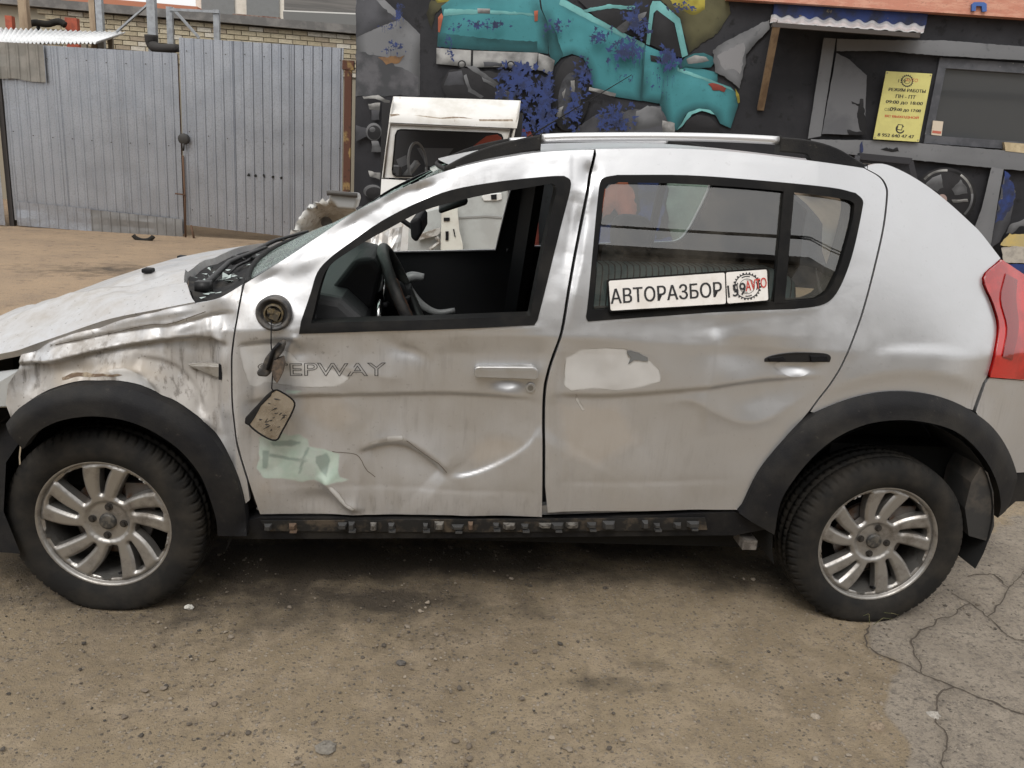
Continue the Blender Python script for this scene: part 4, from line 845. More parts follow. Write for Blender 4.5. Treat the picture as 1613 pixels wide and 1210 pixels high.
# outlined model lettering
V, F = text2d('STEPWAY', 1., 0., .013)
Vw = V.copy(); p2 = fit_text(V, 403, 597, (205, -4), (0, -21)); V3 = side_pts(p2, .0016); V3[:, 1] -= V[:, 2]*.012
sub(meshobj('lettering', V3, F, mat('letter_line', (.035, .035, .038), .5), None, False), fdoor)

# mirror mount on the door corner
q = side_pts([(433, 492)], 0)[0]; b_ = MB(); th = np.linspace(0, 2*math.pi, 36, endpoint=False)
G = np.array([[q+np.array([r_*math.cos(t), yy, r_*math.sin(t)]) for yy, r_ in ((.03, .050), (-.020, .053), (-.028, .048), (-.028, .043), (-.012, .037), (-.010, .034), (-.010, .001))] for t in th])
b_.grid(G, True); mm = sub(b_.build('mirror_mount', mat('mount', (.05, .05, .052), .5, c2=(.11, .10, .09), scale=30), None, True), fdoor)
b_ = MB(); b_.grid(np.array([[q+np.array([r_*math.cos(t), yy, r_*math.sin(t)]) for yy, r_ in ((-.009, .030), (-.022, .029), (-.024, .024), (-.011, .021))] for t in th]), True); b_.box(q+np.array([.004, -.012, -.004]), (.026, .030, .030), Matrix.Rotation(.4, 4, 'Y')); b_.box(q+np.array([-.008, -.02, .008]), (.018, .02, .014)); b_.tube([q+np.array([-.012, -.02, .015]), q+np.array([.012, -.024, .0]), q+np.array([0, -.02, -.02])], .004, 6)
sub(b_.build('mount_socket', mat('socket', (.06, .05, .035), .6, c2=(.16, .12, .06), scale=60)), fdoor)

# ------------------------------------------------------------------ the torn-off mirror hanging by its cable (a thing of its own)
MIR = empty('broken_mirror', 'cracked mirror glass dangling by a cable from the front door', 'mirror', tuple(on_y([(430, 690)], -.02)[0]))
MIR.location.z = float(on_y([(430, 692)], -.03)[0][2]); ML = Matrix.Translation(-MIR.location)
def mpart(o): o.parent = MIR; o.matrix_parent_inverse = ML; return o
YM = -.030
GLM = mat('mirror_glass', (.60, .58, .55), .10, .9, c2=(.34, .29, .23), scale=22, lo=.42, hi=.68, rough2=.45)
out = loopc(Z(340, 520, 2.88, [(262, 275), (300, 282), (352, 320), (352, 360), (300, 460), (272, 500), (215, 480), (152, 430), (160, 390), (200, 340)]), 3)
b_ = MB(); q = on_y(out, YM); b_.prism(q, (0, .006, 0)); mg = mpart(b_.build('mirror_glass', GLM))
b_ = MB(); b_.tube(np.vstack([q, q[:1]]), .0028, 5); b_.build('mirror_rim', SEAL, mg)
bk = on_y(Z(340, 520, 2.88, [(258, 272), (225, 300), (160, 370), (132, 400), (130, 425), (150, 436), (175, 400), (205, 345), (250, 300)]), YM-.003); b_ = MB(); b_.prism(bk, (0, .014, 0)); mpart(bevel(b_.build('mirror_back', BLACKP), .003))
random.seed(5); b_ = MB()
for k in range(26):
    c = np.array(Z(340, 520, 2.88, [(random.gauss(245, 48), random.gauss(400, 38))])[0])
    if not pip([c], out)[0] or segdist([c], out)[0] < 6: continue
    a = random.choice((random.uniform(-.4, .4), random.uniform(2.2, 2.7))); Ls = random.uniform(3, 12); pts = [c+np.array([math.cos(a)*t_*Ls, math.sin(a)*t_*Ls])+np.random.default_rng(k).normal(0, .9, 2) for t_ in (-.5, -.15, .2, .5)]
    b_.tube(on_y(pts, YM-.0008), [.0008, .0022*random.random()+.0008, .0012, .0005], 4)
mpart(b_.build('glass_crack', mat('crackline', (.02, .018, .016), .8)))
b_ = MB(); c0 = side_pts([(429, 492)], .015)[0]; c1 = on_y([(427, 542)], -.035)[0]; c2_ = on_y([(428, 612)], -.030)[0]; c3_ = on_y([(432, 618)], YM)[0]
b_.tube(lerp_pts(np.array([c0, c1]), 6), .0020, 6); b_.tube(lerp_pts(np.array([c1, on_y([(430, 580)], -.04)[0], c2_, c3_]), 12), .0020, 6); mpart(b_.build('cable', DARK, None, True))
br = on_y(Z(340, 520, 2.88, [(300, 52), (312, 66), (300, 105), (262, 150), (245, 200), (228, 215), (186, 208), (184, 188), (205, 172), (222, 128), (262, 78)]), -.045); b_ = MB(); b_.prism(br, (0, .040, 0)); bb = mpart(bevel(b_.build('mirror_bracket', mat('bracket', (.035, .033, .032), .6, c2=(.10, .085, .07), scale=30)), .007, 3))
b_ = MB(); e = on_y(Z(340, 520, 2.88, [(262, 140), (300, 128), (308, 160), (298, 200), (278, 242), (262, 225), (252, 180)]), -.052); b_.prism(e, (0, .036, 0))
b_.build('mirror_pivot', mat('pivot', (.07, .055, .045), .6, c2=(.15, .11, .08), scale=40), bb)
b_ = MB(); q = on_y(Z(340, 520, 2.88, [(236, 180), (262, 90), (290, 60)]), -.048); b_.tube(q, .006, 6); b_.build('bracket_rib', DARK, bb, True)

# ------------------------------------------------------------------ dealer plate on the rear window (a thing of its own)
corn = [(956, 440), (1210, 421.5), (1212.5, 475), (960, 492)]
pc = on_y(corn, 0); gl = side_pts(corn, .016, False); 
# best plane: use the glass points
n_ = np.cross(gl[1]-gl[0], gl[3]-gl[0]); n_ /= np.linalg.norm(n_); n_ = -n_ if n_[1] > 0 else n_
def on_plate(p, off): d = rays(p); p0 = gl.mean(0)+n_*off; return CAM+d*(((p0-CAM)@n_)/(d@n_))[:, None]
PL = empty('dealer_plate', 'white plate with black Cyrillic lettering and gear emblem on the rear side window', 'sign', tuple(on_plate([(1085, 484)], 0)[0]))
PM = Matrix.Translation(-PL.location)
def ppart(o): o.parent = PL; o.matrix_parent_inverse = PM; return o
def rrect(c, r_=3):
    c = np.asarray(c, float); out = []
    for i in range(4):
        a, b, d = c[i-1], c[i], c[(i+1) % 4]; u1 = (a-b)/np.linalg.norm(a-b); u2 = (d-b)/np.linalg.norm(d-b); out += [tuple(b+u1*r_), tuple(b+u1*r_*.3+u2*r_*.3), tuple(b+u2*r_)]
    return out
b_ = MB(); b_.prism(on_plate(rrect(corn, 3), .006), -n_*.010); ppart(b_.build('plate_frame', SEAL))
PWM = mat('plate_white', (.80, .77, .74), .45, c2=(.72, .68, .64), scale=15)
b_ = MB(); b_.prism(on_plate(rrect([(959, 442.5), (1141.5, 429.5), (1143.5, 478.5), (962, 489.5)], 2.5), .0085), -n_*.004); ppart(b_.build('plate_panel', PWM))
b_ = MB(); b_.prism(on_plate(rrect([(1143.7, 429.2), (1208, 424.5), (1210.3, 473), (1145.8, 478.2)], 2.5), .0085), -n_*.004); ppart(b_.build('plate_panel', PWM))
INK = mat('black_ink', (.02, .02, .022), .5); REDI = mat('red_ink', (.52, .045, .03), .5)
def plate_text(body, x0, y0, ux, uy, m, bold=.02, z=.0095):
    V, F = text2d(body, 1., 0.); p_ = fit_text(V, x0, y0, ux, uy); VV = []; FF = []
    for i_, sft in enumerate(np.linspace(-bold, bold, 5) if bold else (0.,)):
        FF += [tuple(v+len(V)*i_ for v in f_) for f_ in F]; VV.append(on_plate(p_+np.array([sft, sft*.0]), z+.00008*i_))
    ppart(meshobj('lettering', np.vstack(VV), FF, m))
plate_text('АВТОРАЗБОР', 962.5, 479, (175, -11.5), (-1.2, -24), INK, .45)
gc = np.array([1177, 451.]); ga = lambda r_, a: gc+r_*np.array([1.02*math.cos(a), math.sin(a)])
def ring(r0, r1, z, m, gaps=(), nm='emblem_ring', teeth=0):
    V = []; F = []; n = 144
    for i in range(n+1):
        a = 2*math.pi*i/n; ro = r1+(2.4 if teeth and (i*teeth//n*1.0 == i*teeth/n or (i*teeth/n) % 1 < .45) else 0)
        V += [ga(r0, a), ga(ro, a)]
    for i in range(n):
        dg = 360*i/n
        if not any(a <= dg <= b for a, b in gaps): F.append((2*i, 2*i+1, 2*i+3, 2*i+2))
    ppart(meshobj(nm, on_plate(V, z), F, m))
ring(18.2, 19.6, .0094, INK, teeth=26); ring(14.8, 16.4, .0094, INK, ((20, 62), (100, 150), (200, 236), (285, 330))); ring(11.2, 11.9, .0094, INK); ring(9.6, 10.0, .0094, INK, ((0, 80), (170, 260)))
plate_text('159', 1147.5, 469, (28, -5.5), (-1.8, -19), INK, .3, .0102); plate_text('AVTO', 1175, 459, (33, -6.5), (-1.2, -16), REDI, .25, .0102)

# ------------------------------------------------------------------ interior
def ext(poly_xz, y0, y1, name, m, bev=.02, parent=None):
    b_ = MB(); b_.prism([(x, y0, z) for x, z in poly_xz], (0, y1-y0, 0)); o = bevel(b_.build(name, m), bev, 3)
    return part(o) if parent is None else sub(o, parent)
dash = ext([(.42, 1.04), (.58, 1.07), (.72, 1.05), (.80, .98), (.78, .86), (.70, .70), (.40, .60)], .12, 1.62, 'dashboard', mat('dash', (.028, .029, .031), .55, bump=.1, bscale=200), .03)
ext([(.66, 1.04), (.74, 1.15), (.80, 1.16), (.83, 1.12), (.80, .98), (.70, .98)], .30, .62, 'instrument_hood', DARK, .02, dash)
b_ = MB()
for yy in (.80, .92): 
    t = np.linspace(0, 2*math.pi, 25); b_.tube(np.stack([np.full(25, .815), yy+.045*np.cos(t), 1.00+.05*np.sin(t)], 1), .007, 6)
t = np.linspace(0, 2*math.pi, 25); b_.tube(np.stack([np.full(25, .83), .24+.05*np.cos(t), .97+.055*np.sin(t)], 1), .006, 6); b_.tube(np.stack([np.full(25, .835), .46+.10*np.cos(t), 1.03+.07*np.sin(t)], 1), .005, 6)
sub(b_.build('vent_ring', CHROME, None, True), dash)
SWC = np.array([.905, .46, 1.00]); tilt = R(26); ax = np.array([math.cos(tilt), 0, math.sin(tilt)]); e1 = np.array([0, 1., 0]); e2 = np.array([-math.sin(tilt), 0, math.cos(tilt)])
def wheelpt(r_, a, d=0.): return SWC+r_*(math.cos(a)*e1+math.sin(a)*e2)+ax*d
b_ = MB(); t = np.linspace(0, 2*math.pi, 49); b_.tube([wheelpt(.188, a) for a in t], .020, 12); sw = part(b_.build('steering_wheel', mat('wheel_leather', (.028, .028, .029), .5, c2=(.05, .047, .044), scale=30), None, True))
b_ = MB(); t = np.linspace(R(150), R(205), 14); b_.tube([wheelpt(.185, a) for a in t], .0212, 10); sub(b_.build('worn_grip', mat('worn_leather', (.11, .045, .022), .85, c2=(.03, .022, .02), scale=60), None, True), sw)
b_ = MB(); b_.tube([wheelpt(0, 0, -.10), wheelpt(0, 0, -.005), wheelpt(0, 0, .012)], [.05, .075, .055], 20); b_.beam(wheelpt(0, 0, 0), wheelpt(.18, R(5)), .04, .02); b_.beam(wheelpt(0, 0, 0), wheelpt(.18, R(175)), .04, .02); b_.beam(wheelpt(0, 0, 0), wheelpt(.18, R(270)), .05, .02); sub(b_.build('wheel_hub', DARK, None, True), sw)
b_ = MB(); b_.tube([wheelpt(.02, R(20), -.06), wheelpt(.20, R(10), -.05)], .009, 8); b_.tube([wheelpt(.02, R(160), -.06), wheelpt(.20, R(170), -.05)], .009, 8); sub(b_.build('stalk', DARK, None, True), sw)
P3 = on_y(crv([(668, 437), (650, 436), (639, 442), (643, 456), (655, 472), (670, 485), (690, 493), (717, 489)], 5), 1.50); b_ = MB(); b_.tube(P3, np.interp(np.linspace(0, 1, len(P3)), [0, .15, .5, 1], [.018, .026, .024, .014]), 10); sub(b_.build('armrest_handle', GREYTRIM, None, True), fs)
P3 = on_y([(q[0], q[1]) for q in ((625, 460), (632, 455), (637, 461), (633, 467), (626, 466), (625, 460))], 1.55); b_ = MB(); b_.tube(P3, .004, 6); sub(b_.build('handle_ring', CHROME, None, True), fs)
q = on_y([(800, 398)], 1.56)[0]; b_ = MB(); b_.tube([q, q+np.array([0, 0, .02])], .007, 8); sub(b_.build('lock_button', DARK, None, True), fs)
q = on_y([(653, 362)], .87)[0]; b_ = MB(); b_.prism(on_y([(645, 348), (660, 342), (664, 350), (664, 368), (656, 383), (647, 376)], .80), (.02, .22, .02)); im = part(bevel(b_.build('interior_mirror', DARK), .012, 3)); b_ = MB(); b_.tube([on_y([(652, 360)], .88)[0], WG[16, 24]], .010, 8); sub(b_.build('mirror_stem', DARK), im)
b_ = MB(); b_.prism(on_y([(690, 330), (712, 322), (738, 314), (736, 323), (712, 331), (692, 338)], .35), (0, .10, .01)); part(bevel(b_.build('sun_visor', DARK), .01))
STR = bpy.data.materials.new('striped_seat'); STR.use_nodes = True; nt = STR.node_tree; bs = nt.nodes['Principled BSDF']; bs.inputs['Roughness'].default_value = .9
wv = N(nt, 'ShaderNodeTexWave', wave_type='BANDS', bands_direction='X'); wv.inputs['Scale'].default_value = 14; wv.inputs['Distortion'].default_value = .4; tc = N(nt, 'ShaderNodeTexCoord'); nt.links.new(tc.outputs['Object'], wv.inputs['Vector'])
cr = N(nt, 'ShaderNodeValToRGB'); cr.color_ramp.elements[0].position = .06; cr.color_ramp.elements[0].color = (.03, .035, .04, 1); cr.color_ramp.elements[1].position = .16; cr.color_ramp.elements[1].color = (.22, .30, .31, 1)
nt.links.new(wv.outputs['Fac'], cr.inputs[0]); nt.links.new(cr.outputs[0], bs.inputs['Base Color'])
seat = ext([(1.50, 1.13), (1.60, 1.165), (2.22, 1.185), (2.31, 1.15), (2.34, 1.0), (2.28, .60), (1.52, .60)], .40, .55, 'rear_seat', STR, .03)
ext([(1.50, .60), (1.50, .92), (2.3, .95), (2.3, .60)], .552, 1.50, 'seat_base', mat('seat_cloth', (.02, .02, .022), .95), .03, seat)
ext([(1.78, .90), (1.80, 1.14), (1.97, 1.14), (2.0, .90)], 1.02, 1.48, 'seat_backrest', mat('seat_cloth', (.02, .02, .022), .95), .03, seat)
q = on_y([(992, 385)], 1.25)[0]; b_ = MB(); b_.grid(np.array([[(q[0]+.085*np.sign(math.sin(a)*math.cos(b))*abs(math.sin(a)*math.cos(b))**.6, 1.25+.13*np.sign(math.sin(a)*math.sin(b))*abs(math.sin(a)*math.sin(b))**.6, 1.205+.085*np.sign(math.cos(a))*abs(math.cos(a))**.7) for b in np.linspace(0, 2*math.pi, 25)] for a in np.linspace(.02, math.pi-.02, 14)])); b_.tube([(q[0], 1.17, 1.10), (q[0], 1.17, 1.2)], .008, 6); b_.tube([(q[0], 1.33, 1.10), (q[0], 1.33, 1.2)], .008, 6); sub(b_.build('headrest', DARK, None, True), seat)
b_ = MB(); b_.beam((1.40, CW-.10, .6), (1.46, CW-.20, 1.45), .05, .10); part(b_.build('pillar_trim', DARK))
for yy in (.45, 1.29):
    s_ = ext([(1.15, .35), (1.62, .35), (1.68, .62), (1.20, .66)], yy-.24, yy+.24, 'front_seat', mat('seat_cloth', (.02, .02, .022), .95), .04)
# ------------------------------------------------------------------ painted garage behind the car
Z2 = lambda p: Z(540, 0, 2.8804, p); Z3 = lambda p: Z(1060, 0, 2.8804, p)
wd = (WB-WA)/np.linalg.norm(WB-WA); W3 = lambda s, z, off=0.: np.array([WA[0]+wd[0]*s, WA[1]+wd[1]*s, z])+WN*off
GAR = empty('painted_garage', 'dark garage wall covered with a mural of a turquoise pickup', 'building', tuple(W3(6, 0)))
GM = Matrix.Translation(-GAR.location)
def gpart(o, par=None):
    if par is None: o.parent = GAR; o.matrix_parent_inverse = GM
    else: o.parent = par
    return o
CHAR = mat('charcoal_paint', (.017, .0175, .021), .7, spec=.3, c2=(.033, .033, .038), scale=1.6, lo=.4, hi=.7, c3=(.012, .012, .014), scale3=7, bump=.1, bscale=30)
def sbox(b_, s0, s1, z0, z1, o0, o1):
    V = [W3(s, z, o) for s in (s0, s1) for z in (z0, z1) for o in (o0, o1)]
    b_.add(V, [(0, 1, 3, 2), (4, 6, 7, 5), (0, 4, 5, 1), (2, 3, 7, 6), (0, 2, 6, 4), (1, 5, 7, 3)]); return b_
sl_ = lambda p: float(((on_wall([p])[0][:2]-WA)@wd)); zl = lambda p: float(on_wall([p])[0][2])
# wall with a real window opening on the right
wx0, wx1, wz0, wz1 = sl_((1478, 160)), 12.4, zl((1540, 219)), zl((1530, 108))
b_ = MB(); sbox(b_, 0, wx0, 0, 3.62, 0, -.15); sbox(b_, wx0, wx1, 0, wz0, 0, -.15); sbox(b_, wx0, wx1, wz1, 3.62, 0, -.15); sbox(b_, wx1, 15, 0, 3.62, 0, -.15); sbox(b_, 0, .15, 0, 3.6, -.151, -4); sbox(b_, 14.8, 15, 0, 3.6, -.151, -4); sbox(b_, 0, 15, 0, 3.6, -4, -4.1); gpart(b_.build('wall', CHAR))
b_ = MB(); sbox(b_, 0, 15, 3.62, 3.72, .05, -4.1); gpart(b_.build('roof_slab', mat('roof_felt', (.06, .06, .065), .9)))
b_ = MB(); sbox(b_, sl_((1180, 0))-.3, 15, zl((1300, 12)), zl((1300, 12))+.75, .16, .002); fas = gpart(b_.build('fascia', mat('salmon_paint', (.52, .22, .15), .7, c2=(.60, .31, .22), scale=5, c3=(.36, .17, .12), scale3=30, stretch=(1, 1, 4))))
BLUE = mat('blue_paint', (.014, .036, .16), .6, c2=(.014, .018, .04), scale=3, lo=.45, hi=.6, c3=(.20, .16, .10), scale3=14, lo3=.64, hi3=.7)
b_ = MB(); sbox(b_, sl_((1216, 25)), sl_((1456, 40)), zl((1330, 37)), zl((1300, 12))-.004, .05, .002); gpart(b_.build('blue_beam', BLUE))
b_ = MB(); c = Z3([(1357, 50), (1357, 20), (1368, 10), (1412, 10), (1424, 18), (1424, 52), (1404, 53), (1402, 28), (1376, 27), (1374, 50)]); b_.prism(on_wall(c, .20), -WN*.03); gpart(b_.build('lifting_eye', mat('eye_blue', (.05, .12, .36), .5)))
# window
wf = bpy.data.objects.new('window', None); COL.objects.link(wf); gpart(wf)
FRM = mat('frame_grey', (.055, .058, .068), .6, c2=(.085, .088, .10), scale=6, c3=(.35, .34, .30), scale3=20, lo3=.70, hi3=.74)
b_ = MB(); sbox(b_, wx0-.10, wx1+.1, wz1-.02, wz1+.10, .03, -.10); sbox(b_, wx0-.10, wx1+.1, wz0-.10, wz0, .05, -.10); sbox(b_, wx0-.10, wx0, wz0+.001, wz1-.021, .03, -.10); sbox(b_, wx1, wx1+.1, wz0+.001, wz1-.021, .03, -.1); sbox(b_, (wx0+wx1)/2-.04, (wx0+wx1)/2+.04, wz0+.001, wz1-.021, .02, -.1)
b_.build('frame', FRM, wf); wf.children[0].matrix_parent_inverse = wf.matrix_world.inverted()
for a, b2 in ((wx0, (wx0+wx1)/2-.04), ((wx0+wx1)/2+.04, wx1)):
    b_ = MB(); sbox(b_, a, b2, wz0, wz1-.02, -.02, -.026); o = b_.build('pane', mat('dark_pane', (.10, .105, .11), .03, .45, spec=1., coat=1.), wf)
for o in wf.children: o.matrix_parent_inverse = Matrix.Identity(4)
b_ = MB(); b_.prism(on_wall([(1582, 224), (1660, 230), (1660, 246), (1584, 238)], .10), -WN*.1); gpart(b_.build('sill_board', mat('pale_wood', (.50, .42, .27), .7, c2=(.40, .32, .2), scale=12)))
# canopy
CN = empty('canopy', 'corrugated metal canopy on a slanting wooden brace over the doorway', 'canopy', tuple(W3(sl_((1330, 45)), zl((1330, 45))-.2)))
CMx = Matrix.Translation(-CN.location)
def cpart(o): o.parent = CN; o.matrix_parent_inverse = CMx; return o
cs0, cs1, cz0, cz1 = sl_((1213, 36)), sl_((1455, 50)), zl((1213, 33)), zl((1455, 48))
n = 120; t = np.linspace(0, 1, n); top = []
for off, dz in ((.62, 0.), (.002, .10)):
    top.append(np.array([W3((cs0+(cs1-cs0)*tt)*(1 if off < .1 else 1), cz0+(cz1-cz0)*tt+dz+.018*math.sin(tt*2*math.pi*11)-.03, off) for tt in t]))
# the front lip stands out from the wall: bring it back onto the traced line
for i in range(n):
    px_ = np.array([1213+(1455-1213)*t[i], 35+(50-35)*t[i]]); q = on_wall([px_], .62)[0]; top[0][i] = q+np.array([0, 0, .010*math.sin(t[i]*2*math.pi*11)])
b_ = MB(); b_.grid(np.array(top)); b_.grid(np.array(top)-np.array([0, 0, .012])); b_.grid(np.stack([top[0], top[0]-np.array([0, 0, .012])])); cpart(b_.build('corrugated_sheet', mat('zinc_sheet', (.72, .73, .74), .4, .5, c2=(.5, .5, .5), scale=5), None, True))
q0 = top[0][6]; b_ = MB(); b_.beam(q0+np.array([0, .03, -.03]), W3(sl_((1197, 172)), zl((1197, 172)), .03), .085, .07); cpart(b_.build('brace', mat('old_wood', (.23, .16, .095), .8, c2=(.15, .10, .06), scale=9, stretch=(1, 1, .2), c3=(.30, .10, .06), scale3=3, lo3=.62, hi3=.7)))
b_ = MB(); b_.beam(top[0][2]+np.array([0, .02, -.035]), top[0][-3]+np.array([0, .02, -.035]), .05, .05); b_.beam(top[0][4]-np.array([0, 0, .03]), top[1][4]-np.array([0, 0, .05]), .05, .05); b_.beam(top[0][-5]-np.array([0, 0, .03]), top[1][-5]-np.array([0, 0, .05]), .05, .05); cpart(b_.build('canopy_frame', mat('frame_dark', (.06, .05, .045), .8)))

# mural: paint applied in flat overlapping coats on the wall
_coat = [0]
def coat(name, pts, m, rag=0., px=True, th=.0):
    _coat[0] += 1; off = .003+.0011*_coat[0]
    q = np.asarray(pts, float)
    if rag:
        q = np.array(dens(q, 4)); q = q+rag*np.stack([fbm(q[:, 0]/6, q[:, 1]/6), fbm(q[:, 0]/6+31, q[:, 1]/6)], 1)
    V, F = cdt([tuple(v) for v in q], (), 5.); V3 = on_wall(V, off)
    if (np.cross(V3[F[:, 1]]-V3[F[:, 0]], V3[F[:, 2]]-V3[F[:, 0]]).sum(0)@WN) < 0: F = F[:, ::-1]
    o = meshobj(name, V3, F, m); ed_ = np.clip(segdist(V, [tuple(v) for v in q])/20., 0, 1); y0, y1 = V[:, 1].min(), V[:, 1].max()
    o.data.attributes.new('edge', 'FLOAT', 'POINT').data.foreach_set('value', ed_.astype(np.float32)); o.data.attributes.new('rise', 'FLOAT', 'POINT').data.foreach_set('value', (1-(V[:, 1]-y0)/(y1-y0+1e-6)).astype(np.float32))
    return gpart(o)
def mural(name, c, dark=.45, light=1.5, sc=3.):
    """sprayed paint: darker toward the outline, lighter toward the top of the shape, with spray mottling (all of it paint)"""
    if name in MATS: return MATS[name]
    m = bpy.data.materials.new(name); m.use_nodes = True; nt = m.node_tree; b = nt.nodes['Principled BSDF']; b.inputs['Roughness'].default_value = .6; b.inputs['Specular IOR Level'].default_value = .3; L = nt.links.new
    tc = N(nt, 'ShaderNodeTexCoord')
    def noise(s_, d=6):
        n = N(nt, 'ShaderNodeTexNoise'); n.inputs['Scale'].default_value = s_; n.inputs['Detail'].default_value = d; L(tc.outputs['Object'], n.inputs['Vector']); return n.outputs[0]
    def ad(a, b_, op='ADD'):
        n = N(nt, 'ShaderNodeMath', operation=op)
        for i, q in enumerate((a, b_)):
            if isinstance(q, (int, float)): n.inputs[i].default_value = q
            else: L(q, n.inputs[i])
        return n.outputs[0]
    def mr(v, a, b_, c_=0., d=1.):
        r = N(nt, 'ShaderNodeMapRange'); L(v, r.inputs[0])
        for i, q in enumerate((a, b_, c_, d)): r.inputs[i+1].default_value = q
        return r.outputs[0]
    def mix(f, a, b_):
        x = N(nt, 'ShaderNodeMix', data_type='RGBA'); L(f, x.inputs[0])
        for s_, q in ((6, a), (7, b_)):
            if isinstance(q, tuple): x.inputs[s_].default_value = (*[min(1, v) for v in q], 1)
            else: L(q, x.inputs[s_])
        return x.outputs[2]
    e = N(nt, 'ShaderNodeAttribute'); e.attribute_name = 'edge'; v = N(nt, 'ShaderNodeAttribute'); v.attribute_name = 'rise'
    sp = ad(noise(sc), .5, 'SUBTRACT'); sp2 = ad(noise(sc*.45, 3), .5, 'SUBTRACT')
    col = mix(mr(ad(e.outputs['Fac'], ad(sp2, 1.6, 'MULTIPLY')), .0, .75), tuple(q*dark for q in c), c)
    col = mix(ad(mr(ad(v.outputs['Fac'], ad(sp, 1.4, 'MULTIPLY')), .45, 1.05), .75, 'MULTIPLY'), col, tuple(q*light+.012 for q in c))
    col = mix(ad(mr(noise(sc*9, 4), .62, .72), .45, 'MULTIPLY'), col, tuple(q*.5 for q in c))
    L(col, b.inputs['Base Color']); MATS[name] = m; return m
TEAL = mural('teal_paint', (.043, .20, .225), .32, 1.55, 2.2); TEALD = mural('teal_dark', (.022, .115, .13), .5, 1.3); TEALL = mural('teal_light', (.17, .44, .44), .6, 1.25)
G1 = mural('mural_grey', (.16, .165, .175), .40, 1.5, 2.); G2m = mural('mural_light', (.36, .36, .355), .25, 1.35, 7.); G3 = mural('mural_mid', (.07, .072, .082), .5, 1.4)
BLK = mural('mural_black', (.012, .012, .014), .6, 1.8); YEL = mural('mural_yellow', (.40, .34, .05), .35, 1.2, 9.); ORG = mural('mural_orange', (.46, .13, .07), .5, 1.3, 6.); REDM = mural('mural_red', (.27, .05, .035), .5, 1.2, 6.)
FRG = mural('frame_paint', (.155, .16, .17), .9, 1.12, 2.)
OLIVE = mural('mural_olive', (.075, .07, .032), .25, 1.5); PALEG = mural('mural_pale_green', (.22, .28, .24), .5, 1.4, 6.)
C = coat
C('painted_panel', Z2([(60, 0), (190, 0), (350, 155), (350, 435), (200, 420), (70, 330), (60, 200)]), G1, 1)
C('painted_shade', Z2([(60, 0), (150, 0), (250, 90), (150, 130), (60, 170)]), G3, 3)
C('painted_shade', Z2([(60, 230), (180, 260), (345, 350), (345, 436), (60, 436)]), mat('mural_dusk', (.04, .042, .048), .6, c2=(.09, .09, .10), scale=3), 4)
C('painted_smear', Z2([(165, 265), (220, 255), (275, 258), (260, 285), (200, 290)]), mat('mural_rust', (.22, .12, .05), .7, c2=(.10, .06, .04), scale=8), 4)
C('painted_glow', Z2([(400, 0), (620, 0), (560, 14), (470, 20), (420, 60), (400, 140), (380, 60)]), OLIVE, 3)
C('painted_glow', Z2([(415, -8), (560, -8), (520, 6), (430, 12)]), YEL, 2)
C('painted_glow', Z2([(1440, -5), (1750, -5), (1760, 60), (1700, 150), (1570, 240), (1530, 90)]), OLIVE, 3)
C('painted_glow', Z2([(1480, -5), (1640, -5), (1640, 45), (1590, 70), (1520, 40)]), YEL, 4)
# pickup
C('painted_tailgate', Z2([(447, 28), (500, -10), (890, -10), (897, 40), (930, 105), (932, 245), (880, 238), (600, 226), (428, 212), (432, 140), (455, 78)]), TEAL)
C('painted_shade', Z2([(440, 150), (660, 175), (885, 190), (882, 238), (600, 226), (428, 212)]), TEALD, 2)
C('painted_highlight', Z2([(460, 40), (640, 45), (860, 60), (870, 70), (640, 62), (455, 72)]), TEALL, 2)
C('painted_plate', Z2([(610, 38), (668, 40), (668, 62), (612, 60)]), G2m)
C('painted_lamp', Z2([(432, 80), (448, 60), (455, 75), (440, 148), (432, 145)]), ORG); C('painted_lamp', Z2([(868, 50), (886, 48), (884, 95), (870, 98)]), ORG)
C('painted_bed', Z2([(897, -10), (1000, -10), (1060, 30), (1160, 90), (1260, 145), (1372, 205), (1365, 320), (1350, 458), (1240, 440), (1130, 395), (1122, 320), (1090, 262), (1040, 245), (990, 262), (958, 300), (935, 240), (930, 105), (905, 45)]), TEAL)
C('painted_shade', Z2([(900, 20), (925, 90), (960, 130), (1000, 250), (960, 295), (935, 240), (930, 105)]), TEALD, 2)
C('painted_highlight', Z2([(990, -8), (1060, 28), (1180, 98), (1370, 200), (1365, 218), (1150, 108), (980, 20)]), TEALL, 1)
C('painted_door', Z2([(1374, 205), (1500, 260), (1600, 305), (1700, 330), (1700, 500), (1560, 492), (1430, 470), (1352, 456)]), TEAL)
C('painted_window', Z2([(1060, -8), (1400, -8), (1375, 190), (1260, 140), (1150, 80)]), BLK); C('painted_window', Z2([(1420, 40), (1500, 105), (1540, 260), (1500, 255), (1392, 200)]), BLK, 1)
C('painted_pillar', Z2([(1376, 200), (1395, 30), (1405, 5), (1440, 5), (1530, 85), (1566, 250), (1540, 262), (1505, 105), (1425, 45), (1410, 60), (1392, 205)]), TEALL)
C('painted_streak', Z2([(1240, 130), (1290, 90), (1380, 50), (1370, 75), (1300, 140), (1270, 150)]), G1, 2)
C('painted_streak', Z2([(1090, 45), (1200, 20), (1330, 30), (1320, 45), (1200, 38), (1110, 58)]), TEALL, 2)
C('painted_line', Z2([(1366, 215), (1373, 215), (1357, 458), (1349, 458)]), TEALD)
C('painted_handle', Z2([(1395, 250), (1440, 258), (1448, 285), (1398, 278)]), BLK)
C('painted_fender', Z3([(0, 300), (120, 345), (262, 395), (285, 420), (297, 475), (262, 582), (215, 562), (195, 525), (150, 500), (100, 502), (55, 525), (20, 592), (-30, 585), (-60, 480), (-40, 320)]), TEAL)
